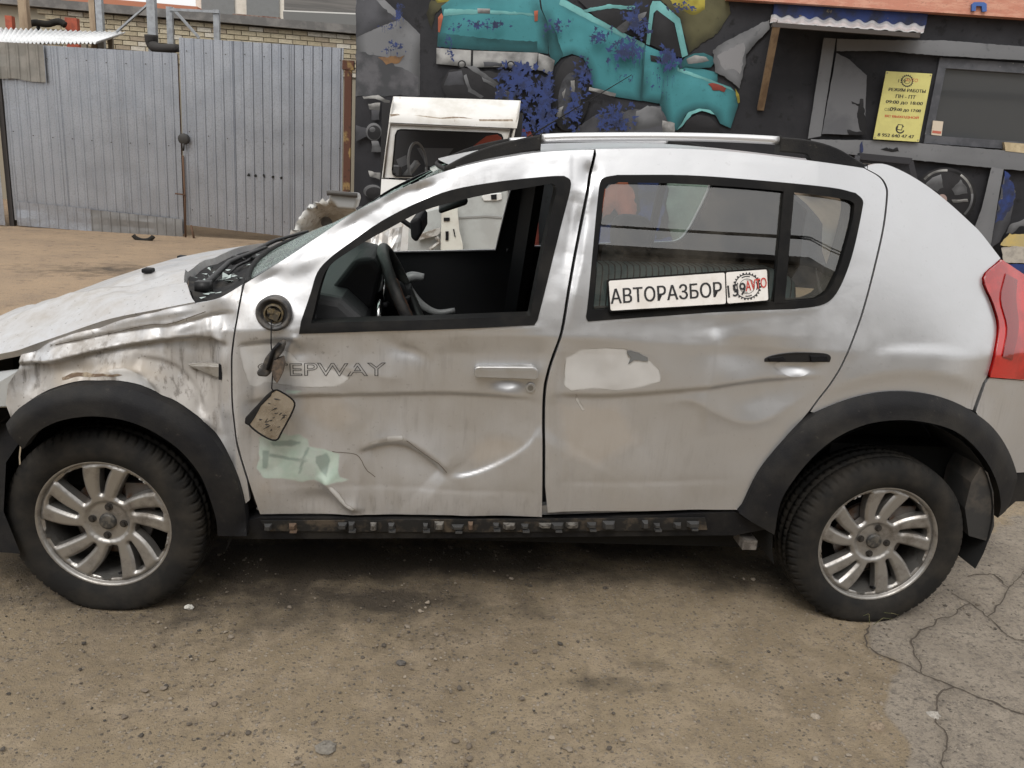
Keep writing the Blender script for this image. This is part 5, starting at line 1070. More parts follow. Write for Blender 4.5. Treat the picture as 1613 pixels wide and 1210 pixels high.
C('painted_highlight', Z3([(70, 510), (120, 492), (170, 500), (205, 535), (190, 520), (130, 502), (85, 520), (40, 575), (20, 590)]), TEALL, 1)
C('painted_highlight', Z3([(20, 305), (140, 350), (262, 398), (275, 412), (130, 360), (20, 322)]), TEALL, 1)
C('painted_arch', Z3([(40, 600), (62, 545), (110, 520), (165, 530), (205, 570), (215, 610)]), BLK)
C('painted_mirror', Z3([(22, 298), (55, 262), (95, 243), (140, 240), (180, 258), (188, 285), (172, 306), (110, 310), (60, 302), (30, 315)]), TEALD); C('painted_mirror', Z3([(60, 268), (100, 250), (150, 258), (165, 275), (110, 290), (70, 290)]), G2m, 2)
C('painted_badge', Z3([(160, 380), (205, 378), (245, 400), (235, 418), (180, 408)]), REDM, 3); C('painted_lamp', Z3([(282, 402), (300, 430), (305, 465), (296, 470), (286, 430)]), YEL, 1)
C('painted_beam', Z3([(180, 228), (260, 175), (440, 88), (440, 130), (380, 190), (335, 250), (320, 330), (305, 400), (250, 360), (190, 325)]), G1, 3)
C('painted_beam', Z3([(200, 250), (320, 190), (330, 240), (300, 330), (230, 310)]), mat('mural_haze', (.21, .21, .22), .6, c2=(.12, .12, .13), scale=3), 5)
C('painted_bumper', Z2([(425, 218), (600, 230), (885, 240), (880, 318), (720, 304), (590, 306), (424, 290)]), G2m); C('painted_bumper', Z2([(888, 242), (930, 255), (962, 275), (948, 348), (905, 322), (884, 318)]), G2m)
C('painted_gap', Z2([(582, 228), (592, 229), (590, 306), (580, 305)]), BLK); C('painted_gap', Z2([(640, 280), (720, 285), (722, 300), (640, 300)]), G3, 2)
def blob(cx, cy, rx, ry, n=14, a=0.): return [(cx+rx*math.cos(t)*math.cos(a)-ry*math.sin(t)*math.sin(a), cy+rx*math.cos(t)*math.sin(a)+ry*math.sin(t)*math.cos(a)) for t in np.linspace(0, 2*math.pi, n, endpoint=False)]
for cx, cy in ((540, 292), (762, 295)): C('painted_light', Z2(blob(cx, cy, 19, 19)), BLK); C('painted_light', Z2(blob(cx, cy, 13, 13)), G2m)
C('painted_chassis', Z2([(445, 385), (480, 320), (560, 310), (700, 330), (900, 360), (950, 420), (930, 560), (640, 470), (470, 445)]), BLK, 2)
C('painted_pipe', Z2([(480, 330), (540, 320), (550, 385), (460, 388)]), G3, 2)
for pts in ([(548, 345), (560, 335), (580, 400), (640, 440), (628, 448), (570, 415)], [(560, 300), (600, 300), (710, 380), (700, 395), (600, 330)], [(690, 420), (720, 408), (780, 418), (790, 450), (700, 452)], [(760, 320), (815, 350), (808, 362), (755, 335)], [(630, 350), (700, 385), (690, 398), (640, 370)]): C('painted_pipe', Z2(pts), G1, 2)
C('painted_wheel', Z2(blob(1035, 425, 88, 172, 28, .12)), BLK); C('painted_wheel', Z2(blob(1030, 440, 52, 112, 24, .12)), mat('mural_tyre', (.045, .047, .055), .6, c2=(.015, .016, .02), scale=6))
for pts in ([(1035, 370), (1055, 365), (1050, 420), (1035, 415)], [(975, 495), (1000, 480), (990, 535), (972, 530)], [(1040, 490), (1058, 500), (1040, 540)], [(995, 420), (1010, 400), (1005, 450)]): C('painted_spoke', Z2(pts), G2m, 2)
C('painted_stone', Z2([(1050, 590), (1150, 520), (1310, 500), (1440, 480), (1480, 560), (1500, 640), (1040, 640)]), G3, 3); C('painted_stone', Z2([(1330, 505), (1380, 480), (1440, 490), (1460, 560), (1400, 580), (1320, 590)]), G1, 3); C('painted_stone', Z2([(1450, 545), (1505, 560), (1508, 615), (1450, 620)]), G2m, 2)
C('painted_trim', Z2([(1120, 395), (1240, 425), (1235, 440), (1115, 410)]), G2m, 1)
# left: black shock absorber
for pts, m_ in (([(90, 440), (160, 432), (215, 460), (210, 475), (150, 448), (95, 452)], G2m), ([(115, 470), (170, 468), (165, 500), (120, 498)], G2m), ([(130, 500), (165, 500), (165, 545), (130, 545)], G3), ([(130, 640), (160, 640), (180, 690), (130, 690)], G1), ([(118, 775), (178, 785), (175, 820), (125, 800)], G2m), ([(60, 570), (110, 580), (110, 620), (60, 640)], G3)): C('painted_part', Z2(pts), m_, 2)
C('painted_ball', Z2(blob(140, 598, 36, 40, 20)), G1); C('painted_ball', Z2(blob(142, 602, 30, 33, 20)), BLK); C('painted_ball', Z2(blob(134, 588, 14, 12, 12)), G1)
C('painted_ball', Z2(blob(135, 868, 42, 30, 20)), G1); C('painted_ball', Z2(blob(142, 876, 38, 27, 20)), BLK); C('painted_part', Z2([(60, 930), (130, 955), (160, 1010), (60, 1000)]), G3, 3)
# lower wall seen through the car's windows
C('painted_red', [(783, 285), (846, 285), (850, 420), (783, 420)], REDM, 1); C('painted_blue', [(805, 345), (840, 340), (842, 385), (800, 390)], BLUE, 5)
C('painted_red', Z2([(780, 625), (790, 600), (820, 585), (850, 590), (862, 618), (850, 640), (780, 650)]), REDM, 1)
C('painted_orange', [(946, 300), (962, 292), (985, 285), (1000, 300), (1004, 350), (1010, 395), (990, 400), (978, 350), (968, 330), (950, 345)], ORG, 5)
C('painted_blue', [(930, 360), (970, 350), (1010, 380), (1070, 372), (1100, 420), (1080, 470), (930, 470)], BLUE, 5); C('painted_blue', [(1005, 285), (1050, 285), (1048, 330), (1030, 380), (1008, 360)], BLUE, 6)
C('painted_green', [(1050, 285), (1170, 285), (1165, 330), (1120, 390), (1070, 400), (1052, 350)], PALEG, 6)
# frame, door and wheel on the right
C('painted_frame', Z3([(684, 172), (740, 176), (672, 618), (612, 630)]), FRG, .5); C('painted_frame', Z3([(745, 176), (960, 182), (1240, 184), (1593, 212), (1900, 235), (1900, 300), (1593, 275), (1200, 252), (960, 232), (742, 232)]), FRG, 1)
C('painted_door', Z3([(742, 240), (800, 270), (880, 342), (874, 480), (868, 612), (676, 608)]), mat('mural_door', (.115, .118, .128), .6, c2=(.085, .088, .098), scale=2), 1)
C('painted_frame', Z3([(625, 632), (870, 636), (1120, 650), (1593, 690), (1900, 715), (1900, 800), (1593, 775), (1440, 762), (1180, 735), (870, 705), (640, 690)]), FRG, 1)
for pts in ([(850, 450), (868, 448), (866, 520), (880, 560), (866, 620), (848, 590), (835, 520)], [(808, 462), (850, 470), (848, 482), (812, 472)], [(790, 590), (860, 600), (880, 612), (800, 614)]): C('painted_tap', Z3(pts), BLK, 3)
C('painted_line', Z3([(843, 660), (860, 640), (862, 690), (848, 700)]), BLUE, 3); C('painted_mark', Z3([(940, 680), (975, 672), (1000, 680), (1020, 668), (1026, 684), (1000, 690), (960, 688)]), BLK, 5)
C('painted_frame', Z3([(1446, 758), (1500, 768), (1480, 880), (1440, 1130), (1350, 1080), (1400, 950)]), FRG, .5)
C('painted_strip', Z3([(1502, 800), (1555, 870), (1530, 1010), (1480, 1100), (1440, 1130), (1470, 960)]), G3, 2); C('painted_blue', Z3([(1504, 780), (1530, 800), (1550, 890), (1545, 920), (1500, 990), (1462, 1010), (1490, 890)]), BLUE, 7)
wc = (1235, 890)
C('painted_wheel', Z3(blob(*wc, 142, 130, 36)), BLK)
def arcs(r0, r1, a0, a1): 
    t = np.linspace(R(a0), R(a1), 12); return [(wc[0]+1.05*r0*math.cos(x), wc[1]-r0*math.sin(x)) for x in t]+[(wc[0]+1.05*r1*math.cos(x), wc[1]-r1*math.sin(x)) for x in t[::-1]]
for a0, a1, m_ in ((5, 55, G2m), (55, 85, BLK), (85, 140, G2m), (-45, 5, G1)): C('painted_rim', Z3(arcs(112, 122, a0, a1)), m_)
for a0, a1 in ((8, 48), (100, 150)): C('painted_spoke', Z3(arcs(40, 100, a0, a1)), G1, 2)
C('painted_spoke', Z3([(1265, 908), (1335, 903), (1340, 916), (1270, 920)]), G2m, 1); C('painted_hub', Z3(blob(1222, 905, 22, 24, 16)), mat('mural_pink', (.30, .22, .20), .6))
C('painted_yellow', Z3([(1488, 1112), (1500, 1085), (1530, 1062), (1640, 1062), (1700, 1075), (1700, 1125), (1500, 1118)]), mat('mural_ochre', (.50, .38, .14), .6, c2=(.42, .34, .16), scale=6), 2); C('painted_cream', Z3([(1490, 1125), (1560, 1118), (1700, 1130), (1700, 1200), (1500, 1190)]), mat('mural_cream', (.42, .39, .34), .6, c2=(.30, .28, .25), scale=8), 2); C('painted_blue', Z3([(1500, 1195), (1700, 1205), (1700, 1300), (1520, 1300)]), BLUE, 3); C('painted_arc', Z3([(1510, 1060), (1530, 1020), (1593, 995), (1640, 1000), (1640, 1020), (1570, 1030), (1540, 1060)]), G1, 2)
# blue splashes and runs
rs = np.random.default_rng(4); _coat[0] += 1; off = .003+.0011*_coat[0]; b_ = MB()
def splat(px, py, s, drip=0.):
    n = 15; th = np.linspace(0, 2*math.pi, n, endpoint=False); r_ = s*(rs.uniform(.25, 1.0, n)+.9*(rs.random(n) > .85)); px += rs.normal(0, 2); py += rs.normal(0, 2); q = np.stack([px+r_*np.cos(th), py+r_*np.sin(th)*rs.uniform(.6, 1.4)], 1)
    k = len(b_.v); b_.add(on_wall(q, off+.00002*(k % 50)), [tuple(range(n))])
    if drip: b_.add(on_wall([(px-.5*s*.3, py), (px+.5*s*.3, py), (px+.2, py+drip), (px-.2, py+drip)], off+.0009+.00001*(k % 40)), [(0, 1, 2, 3)])
for (x0, y0, x1, y1, n, s0, s1, dr) in ((500, 90, 800, 130, 60, 3, 9, 6), (455, 120, 510, 270, 26, 3, 6, 0), (690, 270, 880, 460, 90, 6, 20, 10), (900, 85, 1020, 160, 30, 3, 9, 5), (1110, 135, 1220, 190, 40, 3, 9, 8), (1200, 180, 1370, 300, 100, 4, 12, 14), (1260, 20, 1390, 180, 60, 5, 16, 6), (880, 330, 960, 560, 80, 6, 18, 10), (1060, 260, 1125, 420, 50, 5, 12, 8), (1430, 210, 1540, 320, 50, 5, 14, 12), (1140, 470, 1320, 600, 90, 4, 13, 6), (1000, 380, 1110, 600, 60, 4, 12, 5), (130, 110, 290, 140, 14, 2, 5, 12), (180, 180, 290, 240, 26, 3, 9, 10), (225, 0, 285, 120, 26, 3, 8, 14), (1470, 0, 1600, 60, 50, 2, 7, 3), (1380, 300, 1500, 430, 22, 2, 5, 16), (1240, 330, 1330, 380, 14, 2, 4, 8), (700, 430, 940, 600, 60, 5, 14, 4), (790, 540, 1000, 610, 40, 5, 14, 2)):
    for _ in range(n):
        gx = x0+(x1-x0)*np.clip(rs.normal(.5, .24), 0, 1); gy = y0+(y1-y0)*np.clip(rs.normal(.5, .24), 0, 1); p = Z2([(gx, gy)])[0]; splat(p[0], p[1], (s0+(s1-s0)*rs.random()**2)/2.2, rs.uniform(0, dr) if rs.random() < .55 else 0)
sp = gpart(b_.build('blue_splash', mat('splash_blue', (.016, .036, .15), .6, c2=(.008, .016, .06), scale=8))); sp['kind'] = 'stuff'

# ------------------------------------------------------------------ yellow opening-hours board
sc_ = [(1396, 112.2), (1468.5, 116.3), (1447.5, 223.7), (1375.5, 219.2)]
SG = empty('hours_board', 'yellow opening hours board with black Cyrillic text on the garage wall', 'sign', tuple(on_wall([(1411, 222)], .06)[0])); SM = Matrix.Translation(-SG.location)
def spart(o): o.parent = SG; o.matrix_parent_inverse = SM; return o
O1 = _coat[0]*.0011+.01
b_ = MB(); b_.prism(on_wall(sc_, O1+.012), -WN*.012); spart(b_.build('board', mat('board_yellow', (.60, .56, .20), .5, c2=(.54, .50, .18), scale=5)))
def btxt(body, u0, v0, u1, h, m, bold=.0):
    # board coordinates: u across 0..1, v down 0..1
    c = np.array(sc_); at_ = lambda u_, v_: (c[0]*(1-u_)+c[1]*u_)*(1-v_)+(c[3]*(1-u_)+c[2]*u_)*v_
    a = at_(u0, v0); V, F = text2d(body, 1., 0.); p_ = fit_text(V, a[0], a[1], at_(u1, v0)-a, at_(u0, v0-h)-a); k_ = (-.28, 0., .28) if bold else (0.,)
    spart(meshobj('lettering', np.vstack([on_wall(p_+np.array([q_, 0]), O1+.0135+.0003*i_) for i_, q_ in enumerate(k_)]), [tuple(v+len(V)*i_ for v in f_) for i_ in range(len(k_)) for f_ in F], m))
BI = mat('board_ink', (.025, .022, .02), .6)
btxt('РЕЖИМ РАБОТЫ', .13, .285, .93, .048, BI, .02); btxt('ПН - ПТ', .31, .38, .74, .052, BI, .02); btxt('09:00 до 18:00', .12, .475, .92, .056, BI, .015); btxt('СБ', .12, .575, .24, .040, BI, .0); btxt('09', .24, .575, .37, .056, BI, .02); btxt(':00 до 17:00', .38, .578, .91, .050, BI, .01); btxt('ВС ВЫХОДНОЙ', .16, .675, .89, .050, mat('board_red', (.50, .06, .03), .6), .02); btxt('8 952 640 47 47', .08, .955, .87, .048, BI, .02)
c = np.array(sc_); at_ = lambda u_, v_: (c[0]*(1-u_)+c[1]*u_)*(1-v_)+(c[3]*(1-u_)+c[2]*u_)*v_
def bring(uc, vc, r0, r1, m, nm, teeth=0, a0=0, a1=360):
    V = []; F = []; n = 72; o_ = at_(uc, vc)
    for i in range(n+1):
        a = R(a0+(a1-a0)*i/n); e = 1.16 if teeth and (i*teeth/n) % 1 < .5 else 1
        V += [o_+np.array([math.cos(a), math.sin(a)])*r0, o_+np.array([math.cos(a), math.sin(a)])*r1*e]
    F = [(2*i, 2*i+1, 2*i+3, 2*i+2) for i in range(n)]; spart(meshobj(nm, on_wall(V, O1+.0135), F, m))
bring(.49, .125, 7.6, 8.8, BI, 'emblem_ring', 18); bring(.49, .125, 4.2, 4.8, BI, 'emblem_ring')
btxt('159', .30, .155, .46, .05, BI); btxt('AVTO', .46, .135, .72, .05, mat('board_red', (0, 0, 0)))
bring(.54, .83, 5.0, 7.2, BI, 'phone_mark', 0, 20, 330)
a = [at_(.47, .76), at_(.59, .765), at_(.58, .85), at_(.47, .845)]; V = np.vstack([on_wall(a, O1+.0140)]); spart(meshobj('phone_mark', V, [(0, 1, 2, 3)], BI)); q = np.array(a); spart(meshobj('phone_screen', on_wall(q.mean(0)+(q-q.mean(0))*.72, O1+.0146), [(0, 1, 2, 3)], mat('board_yellow', (0, 0, 0))))
for u_, v_ in ((.03, .025), (.97, .025), (.03, .975), (.97, .975)):
    q = on_wall([at_(u_, v_)], O1+.013)[0]; b_ = MB(); b_.tube([q, q+WN*.004], .009, 8); spart(b_.build('screw', mat('screw', (.3, .25, .2), .5)))
b_ = MB(); b_.prism(on_wall([(1470, 190), (1486, 191.5), (1483, 214), (1467, 212.5)], .055), -WN*.02); st_ = tag(b_.build('window_sticker', mat('sticker_cream', (.58, .50, .40), .6)), 'small cream and red sticker in the corner of the garage window', 'sticker')
b_ = MB(); b_.prism(on_wall([(1469, 205.5), (1483, 207), (1482, 211), (1468.3, 209.5)], .057), -WN*.002); b_.build('sticker_band', mat('sticker_red', (.45, .12, .08), .6), st_)
# black trestle leaning behind the car's tail
b_ = MB(); a1 = on_y([(1352, 246)], 5.6)[0]; a2 = on_y([(1434, 254)], 5.6)[0]; a3 = on_y([(1462, 306)], 5.4)[0]
b_.beam(a1, a2, .05, .06); lf = np.array([a3[0]+.5, 5.3, .0]); b_.beam(a2, lf, .05, .05); b_.beam(a1, np.array([a1[0]-.25, 5.3, 0]), .05, .05); b_.beam((a1[0]-.1, 5.4, .7), (a3[0]+.1, 5.4, .7), .04, .04)
tag(b_.build('metal_trestle', mat('black_steel', (.025, .025, .03), .5)), 'black steel trestle standing in front of the painted garage', 'trestle')

# ------------------------------------------------------------------ white van cab and scrap panels
VANW = mat('van_white', (.70, .69, .67), .45, c2=(.60, .58, .54), scale=4, c3=(.40, .33, .26), scale3=14, lo3=.66, hi3=.74, bump=.05, bscale=8)
ZV = lambda p: Z(560, 140, 5.377, p)
VAN = empty('van_cab', 'white van cab with open window and steering wheel visible', 'van', (1.15, 5.6, 0)); VM = Matrix.Translation(-VAN.location)
def vpart(o, par=None):
    o.parent = par or VAN
    if par is None: o.matrix_parent_inverse = VM
    return o
def vsheet(name, outer, holes, m, y=5.5, th=.04, lean=.10, par=None):
    V, F = cdt(outer, holes, 22.); V3 = on_y(V, y); V3[:, 1] += lean*np.clip(V3[:, 2]-1.1, 0, None)*0
    if np.cross(V3[F[:, 1]]-V3[F[:, 0]], V3[F[:, 2]]-V3[F[:, 0]])[:, 1].sum() > 0: F = F[:, ::-1]
    return vpart(sheet(name, V3, F, m, None, (0, th, 0), False), par)
# roof panel curves back
tp = on_y(ZV([(320, 65), (1398, 100)]), 5.68); bt = on_y(ZV([(282, 285), (1365, 335)]), 5.46)
G = np.array([bt*(1-t)+tp*t+np.array([0, -.06*math.sin(math.pi*t), 0]) for t in np.linspace(0, 1, 8)]); G = np.stack([lerp_pts(g, 20) for g in G]); rb = np.array([G[-1]+np.array([0, 1.3*t, .05*math.sin(t*1.5)]) for t in np.linspace(0, 1, 6)])
G = np.vstack([G, rb[1:]]); b_ = MB(); b_.grid(G); vr = vpart(b_.build('roof_panel', VANW, None, True))
for pts in (([(290, 215), (360, 212), (380, 222), (300, 235)]), ([(490, 222), (600, 230), (720, 245), (830, 235), (920, 240), (1000, 255), (880, 248), (720, 255), (600, 240)]), ([(1045, 258), (1330, 258), (1335, 275), (1050, 274)])):
    b_ = MB(); b_.prism(on_y(ZV(pts), 5.392), (0, .004, 0)); b_.build('scratch', mat('scratch_brown', (.32, .25, .19), .8, c2=(.55, .48, .40), scale=20), vr)
win = [(312, 690), (340, 390), (355, 355), (385, 346), (1200, 378), (1235, 390), (1246, 415), (1235, 520), (1200, 745), (345, 740), (318, 722)]
vsheet('door', ZV([(296, 302), (1310, 350), (1300, 420), (1225, 770), (232, 752), (262, 520)]), [ZV(win)], VANW, 5.45, .06)
b_ = MB(); q = on_y(ZV([(296, 300), (1308, 346), (1300, 420), (1280, 520)]), 5.435); b_.tube(np.vstack([on_y(ZV([(238, 750), (268, 500)]), 5.435), q]), .010, 6); vpart(b_.build('door_seal', mat('van_seal', (.10, .085, .07), .8), None, True))
b_ = MB(); q = on_y(ZV(win), 5.44); b_.tube(np.vstack([q, q[:1]]), .008, 6); vpart(b_.build('window_seal', SEAL, None, True))
b_ = MB(); b_.prism(on_y(ZV([(282, 288), (318, 70), (318, 90), (296, 302), (240, 750), (222, 755)]), 5.47), (0, .10, 0)); vpart(b_.build('door_post', VANW)); b_ = MB(); b_.prism(on_y(ZV([(1340, 345), (1395, 102), (1400, 104), (1340, 420), (1245, 770), (1232, 768)]), 5.47), (0, .10, 0)); vpart(b_.build('door_post', VANW))
lowp = on_y(ZV([(220, 762), (1225, 780)]), 5.44); G = np.array([[(x, 5.44-.06*math.sin(min(1, (lowp[0][2]-z)*3)*1.5), z) for x in np.linspace(lowp[0][0]-.02*(lowp[0][2]-z), lowp[1][0], 12)] for z in np.linspace(lowp[0][2], .35, 12)]); b_ = MB(); b_.grid(G); vpart(b_.build('lower_door', VANW, None, True))
b_ = MB(); b_.box((1.1, 6.1, .22), (1.4, 1.4, .42)); b_.box((1.12, 6.80, 1.15), (1.5, .06, 1.55)); b_.box((.56, 6.2, 1.0), (.06, 1.1, .5)); vpart(b_.build('cab_floor', mat('cab_dark', (.02, .02, .022), .8)))
b_ = MB(); cw = on_y(ZV([(525, 640)]), 5.85)[0]; t = np.linspace(0, 2*math.pi, 33); aa = np.array([.35, .0, .94]); e1_ = np.array([.94, 0, -.34]); e2_ = np.array([.15, .95, .0])
b_.tube([cw+.20*(math.cos(x)*np.array([.42, .62, -.1])+math.sin(x)*np.array([-.05, .05, 1.]))*1. for x in t], .013, 8); b_.beam(cw+np.array([.0, 0, .02]), cw+np.array([-.25, .2, -.3]), .05, .05); vpart(b_.build('steering_wheel', mat('van_grey', (.16, .16, .16), .5), None, True))
b_ = MB(); b_.box(cw+np.array([-.22, .1, -.10]), (.10, .6, .14)); b_.prism(on_y(ZV([(345, 600), (430, 560), (440, 640), (370, 670)]), 5.9), (0, .04, 0)); vpart(b_.build('dashboard', mat('van_dash', (.10, .10, .105), .6)))
b_ = MB(); b_.prism(on_y(ZV([(520, 500), (830, 505), (740, 620), (680, 660), (600, 650)]), 6.3), (0, .05, 0)); vpart(b_.build('seat_back', mat('van_seat', (.085, .085, .09), .8)))
b_ = MB(); b_.prism(on_y(ZV([(900, 560), (1110, 400), (1200, 385), (1245, 420), (1235, 480), (1000, 570)]), 6.4), (0, .05, 0)); vpart(b_.build('red_seat', mat('van_red', (.30, .06, .035), .7)))
# hanging white pillar, grey scrap door, cloth: seen through the car's driver window
ZD = lambda p: Z(540, 0, 2.8804, p)
SD = empty('scrap_door', 'pale grey scrap door standing on edge beside the white van cab', 'door', tuple(on_y(ZD([(640, 1160)]), 4.6)[0]*np.array([1, 1, 0]))); SDM = Matrix.Translation(-SD.location)
def dpart(o): o.parent = SD; o.matrix_parent_inverse = SDM; return o
GRYD = mat('door_grey', (.44, .46, .45), .5, c2=(.38, .39, .38), scale=5, c3=(.28, .26, .23), scale3=18, lo3=.68, hi3=.74)
q = on_y(ZD([(520, 930), (600, 870), (745, 850), (742, 1160), (735, 1170), (535, 1170)]), 4.6); q[-1][2] = 0; q[-2][2] = 0; b_ = MB(); b_.prism(q, (.02, .06, 0)); dpart(bevel(b_.build('door_skin', GRYD), .012, 3))
b_ = MB(); b_.prism(on_y(ZD([(630, 895), (640, 882), (720, 876), (722, 905), (700, 912), (640, 912)]), 4.585), (0, .012, 0)); dpart(bevel(b_.build('handle_recess', mat('recess_white', (.72, .72, .70), .4)), .005)); b_ = MB(); b_.prism(on_y(ZD([(672, 884), (698, 882), (698, 905), (674, 906)]), 4.575), (0, .01, 0)); dpart(b_.build('door_handle', DARK))
b_ = MB(); b_.prism(on_y(ZD([(520, 985), (650, 978), (740, 985), (740, 992), (650, 986), (520, 992)]), 4.592), (0, .006, 0)); dpart(b_.build('trim_line', mat('trimline', (.28, .28, .27), .5)))
b_ = MB(); q = on_y(ZD([(448, 945), (520, 935), (530, 1050), (545, 1110), (565, 1165), (452, 1165)]), 4.4); q[-1][2] = 0; q[-2][2] = 0; b_.prism(q, (.0, .16, 0)); jp = tag(bevel(b_.build('door_pillar', mat('cream_white', (.66, .66, .60), .5, c2=(.58, .56, .50), scale=5)), .012, 3), 'cut white door pillar with latch holes between grey scrap panels', 'scrap panel')
for p4 in ([(458, 988), (485, 988), (485, 1003), (458, 1003)], [(466, 1050), (480, 1050), (480, 1090), (466, 1090)], [(500, 1040), (505, 1040), (512, 1075), (507, 1075)]):
    b_ = MB(); b_.prism(on_y(ZD(p4), 4.39), (0, .012, 0)); b_.build('latch_hole', DARK, jp)
b_ = MB(); q = on_y(ZD([(300, 1010), (365, 960), (450, 940), (452, 1165), (290, 1170)]), 4.8); q[-1][2] = 0; q[-2][2] = 0; b_.prism(q, (0, .06, 0)); o = tag(bevel(b_.build('torn_bodywork', GRYD), .01), 'torn light grey body panel left of the cut white pillar', 'scrap panel')
b_ = MB(); b_.prism(on_y(ZD([(340, 1065), (440, 1035), (445, 1050), (430, 1068), (345, 1090)]), 4.74), (0, .05, 0)); b_.tube(on_y(ZD([(425, 1075), (440, 1100), (400, 1130), (405, 1165)]), 4.75), .02, 6); b_.build('torn_bracket', mat('bent_tin', (.50, .49, .46), .5, c2=(.2, .17, .14), scale=20), o)
n = 18; V = []
for i in range(n):
    for j in range(14):
        u_, v_ = i/(n-1), j/13; p = ZD([(735+50*u_+18*math.sin(v_*3+u_), 985+155*v_+20*u_)])[0]; q = on_y([p], 4.9+.07*math.sin(u_*9+v_*2)+.05*vn(u_*5, v_*5))[0]; V.append(q)
G = np.array(V).reshape(n, 14, 3); low = G[:, -1:].copy(); low[:, :, 2] = 0.; G = np.concatenate([G, low], 1); b_ = MB(); b_.grid(G); md = b_.build('draped_cloth', mat('white_cloth', (.66, .63, .56), .9, c2=(.55, .50, .43), scale=9), None, True); md.modifiers.new('s', 'SOLIDIFY').thickness = .006; tag(md, 'crumpled off-white cloth hanging beside the grey scrap door', 'cloth')
# scrap inner wing in front of the gate
SW = empty('scrap_wing', 'torn white inner wing of a scrapped car before the gate', 'scrap panel', (.15, 4.0, 0)); SWM = Matrix.Translation(-SW.location)
def wpart(o): o.parent = SW; o.matrix_parent_inverse = SWM; return o
ZW = lambda p: Z(380, 200, 4.744, p)
arch = np.array(crv(ZW([(345, 880), (370, 800), (430, 700), (510, 600), (575, 565), (700, 555), (860, 545)]), 4)); inn = np.array(crv(ZW([(400, 890), (415, 800), (460, 715), (535, 620), (590, 585), (700, 575), (850, 600)]), 4))
A0 = on_y(arch, 3.85); A1 = on_y(inn, 3.88); A2 = on_y(inn+np.array([14, 18]), 4.35); A2b = on_y(inn+np.array([26, 40]), 4.45)
lowr = A2b.copy(); lowr[:, 2] = 0.; 
G = np.stack([A0+np.array([0, .05, -.01]), A0, A1, (A1+A2)/2, A2, A2b, lowr]); G[:-1] += np.random.default_rng(3).normal(0, .011, G[:-1].shape)*np.array([1, 1, 1.2]); b_ = MB(); b_.grid(G); jj = wpart(b_.build('wing_shell', mat('scrap_white', (.58, .58, .56), .5, c2=(.46, .44, .40), scale=10, c3=(.20, .16, .12), scale3=22), None, True)); md = jj.modifiers.new('s', 'SOLIDIFY'); md.thickness = .008
b_ = MB(); q = on_y(ZW([(660, 490), (868, 505), (872, 545), (850, 620), (720, 610), (690, 570), (650, 540)]), 3.8); b_.prism(q, (0, .25, 0)); wpart(bevel(b_.build('wing_rail', mat('scrap_grey', (.42, .43, .43), .4, .4)), .02, 3)); b_ = MB(); b_.tube(on_y(ZW([(640, 495), (680, 492), (868, 512)]), 3.78), .018, 8); wpart(b_.build('rail_tube', mat('dirty_black', (.07, .065, .06), .6), None, True))
b_ = MB(); q = on_y(ZW([(640, 715)]), 4.28)[0]; b_.tube([q, q+np.array([0, -.02, 0])], .045, 16); b_.tube([q+np.array([0, -.02, 0]), q+np.array([0, -.03, 0])], .022, 12); wpart(b_.build('strut_mount', mat('strut', (.18, .18, .18), .6)))
b_ = MB(); q = on_y(ZW([(380, 800), (440, 790), (520, 830), (640, 800), (640, 880), (345, 900), (340, 850)]), 3.84); b_.prism(q, (0, .04, 0)); wpart(bevel(b_.build('torn_flange', MATS['scrap_white']), .008)); b_ = MB(); q = on_y(ZW([(340, 880), (650, 880)]), 3.85); b_.box(((q[0][0]+q[1][0])/2, 4.0, .32), (q[1][0]-q[0][0], .3, .64)); wpart(b_.build('wheel_house', mat('scrap_dark', (.10, .10, .10), .8)))

# crumpled silver sheet leaning by the scrap wing
n1, n2 = 16, 14; G = np.zeros((n1, n2, 3)); q0 = on_y([(560, 372)], 4.5)[0]; rr = np.random.default_rng(12)
for i in range(n1):
    for j in range(n2):
        u_, v_ = i/(n1-1), j/(n2-1); G[i, j] = (q0[0]-.10+.42*u_+.05*v_, 4.55+.25*v_+.10*vn(u_*4, v_*4)+.05*abs(vn(u_*9, v_*9, 1)), v_*(q0[2]+.10)*(.92+.12*vn(u_*5, 3.)))
b_ = MB(); b_.grid(G); o = b_.build('crumpled_sheet', mat('crumpled_silver', (.50, .50, .50), .4, .6, c2=(.30, .28, .26), scale=8)); o.modifiers.new('s', 'SOLIDIFY').thickness = .004; tag(o, 'crumpled silver sheet metal leaning between scrap wing and white van cab', 'scrap panel')
# ------------------------------------------------------------------ gate
ZINC = mat('galvanised_sheet', (.40, .43, .485), .36, .85, c2=(.45, .475, .52), scale=3, lo=.35, hi=.7, c3=(.34, .355, .39), scale3=70, lo3=.5, hi3=.62, rough2=.44, bump=.015, bscale=25)
def corr(s0, s1, ztop, zbot, ph=0., pitch=.128, dep=.012, y=10.):
    xs = []; x = s0-ph
    seq = [(0, 0), (.030, 0), (.042, 1), (.064, 1), (.076, 0)]; pts = [(s0, 0.)]
    k = 0
    while True:
        base = s0-ph+k*pitch
        if base > s1: break
        for dx, d in seq:
            if s0 < base+dx*1.0 < s1: pts.append((base+dx, d*dep))
        k += 1
    pts.append((s1, pts[-1][1])); G = []
    for z_i in range(7):
        f_ = z_i/6; G.append([(px_, y-d-.012*vn(px_*1.2, f_*3.)-.004*vn(px_*6, f_*5), (zbot(px_)*(1-f_)+ztop(px_)*f_)) for px_, d in pts])
    return np.array(G)
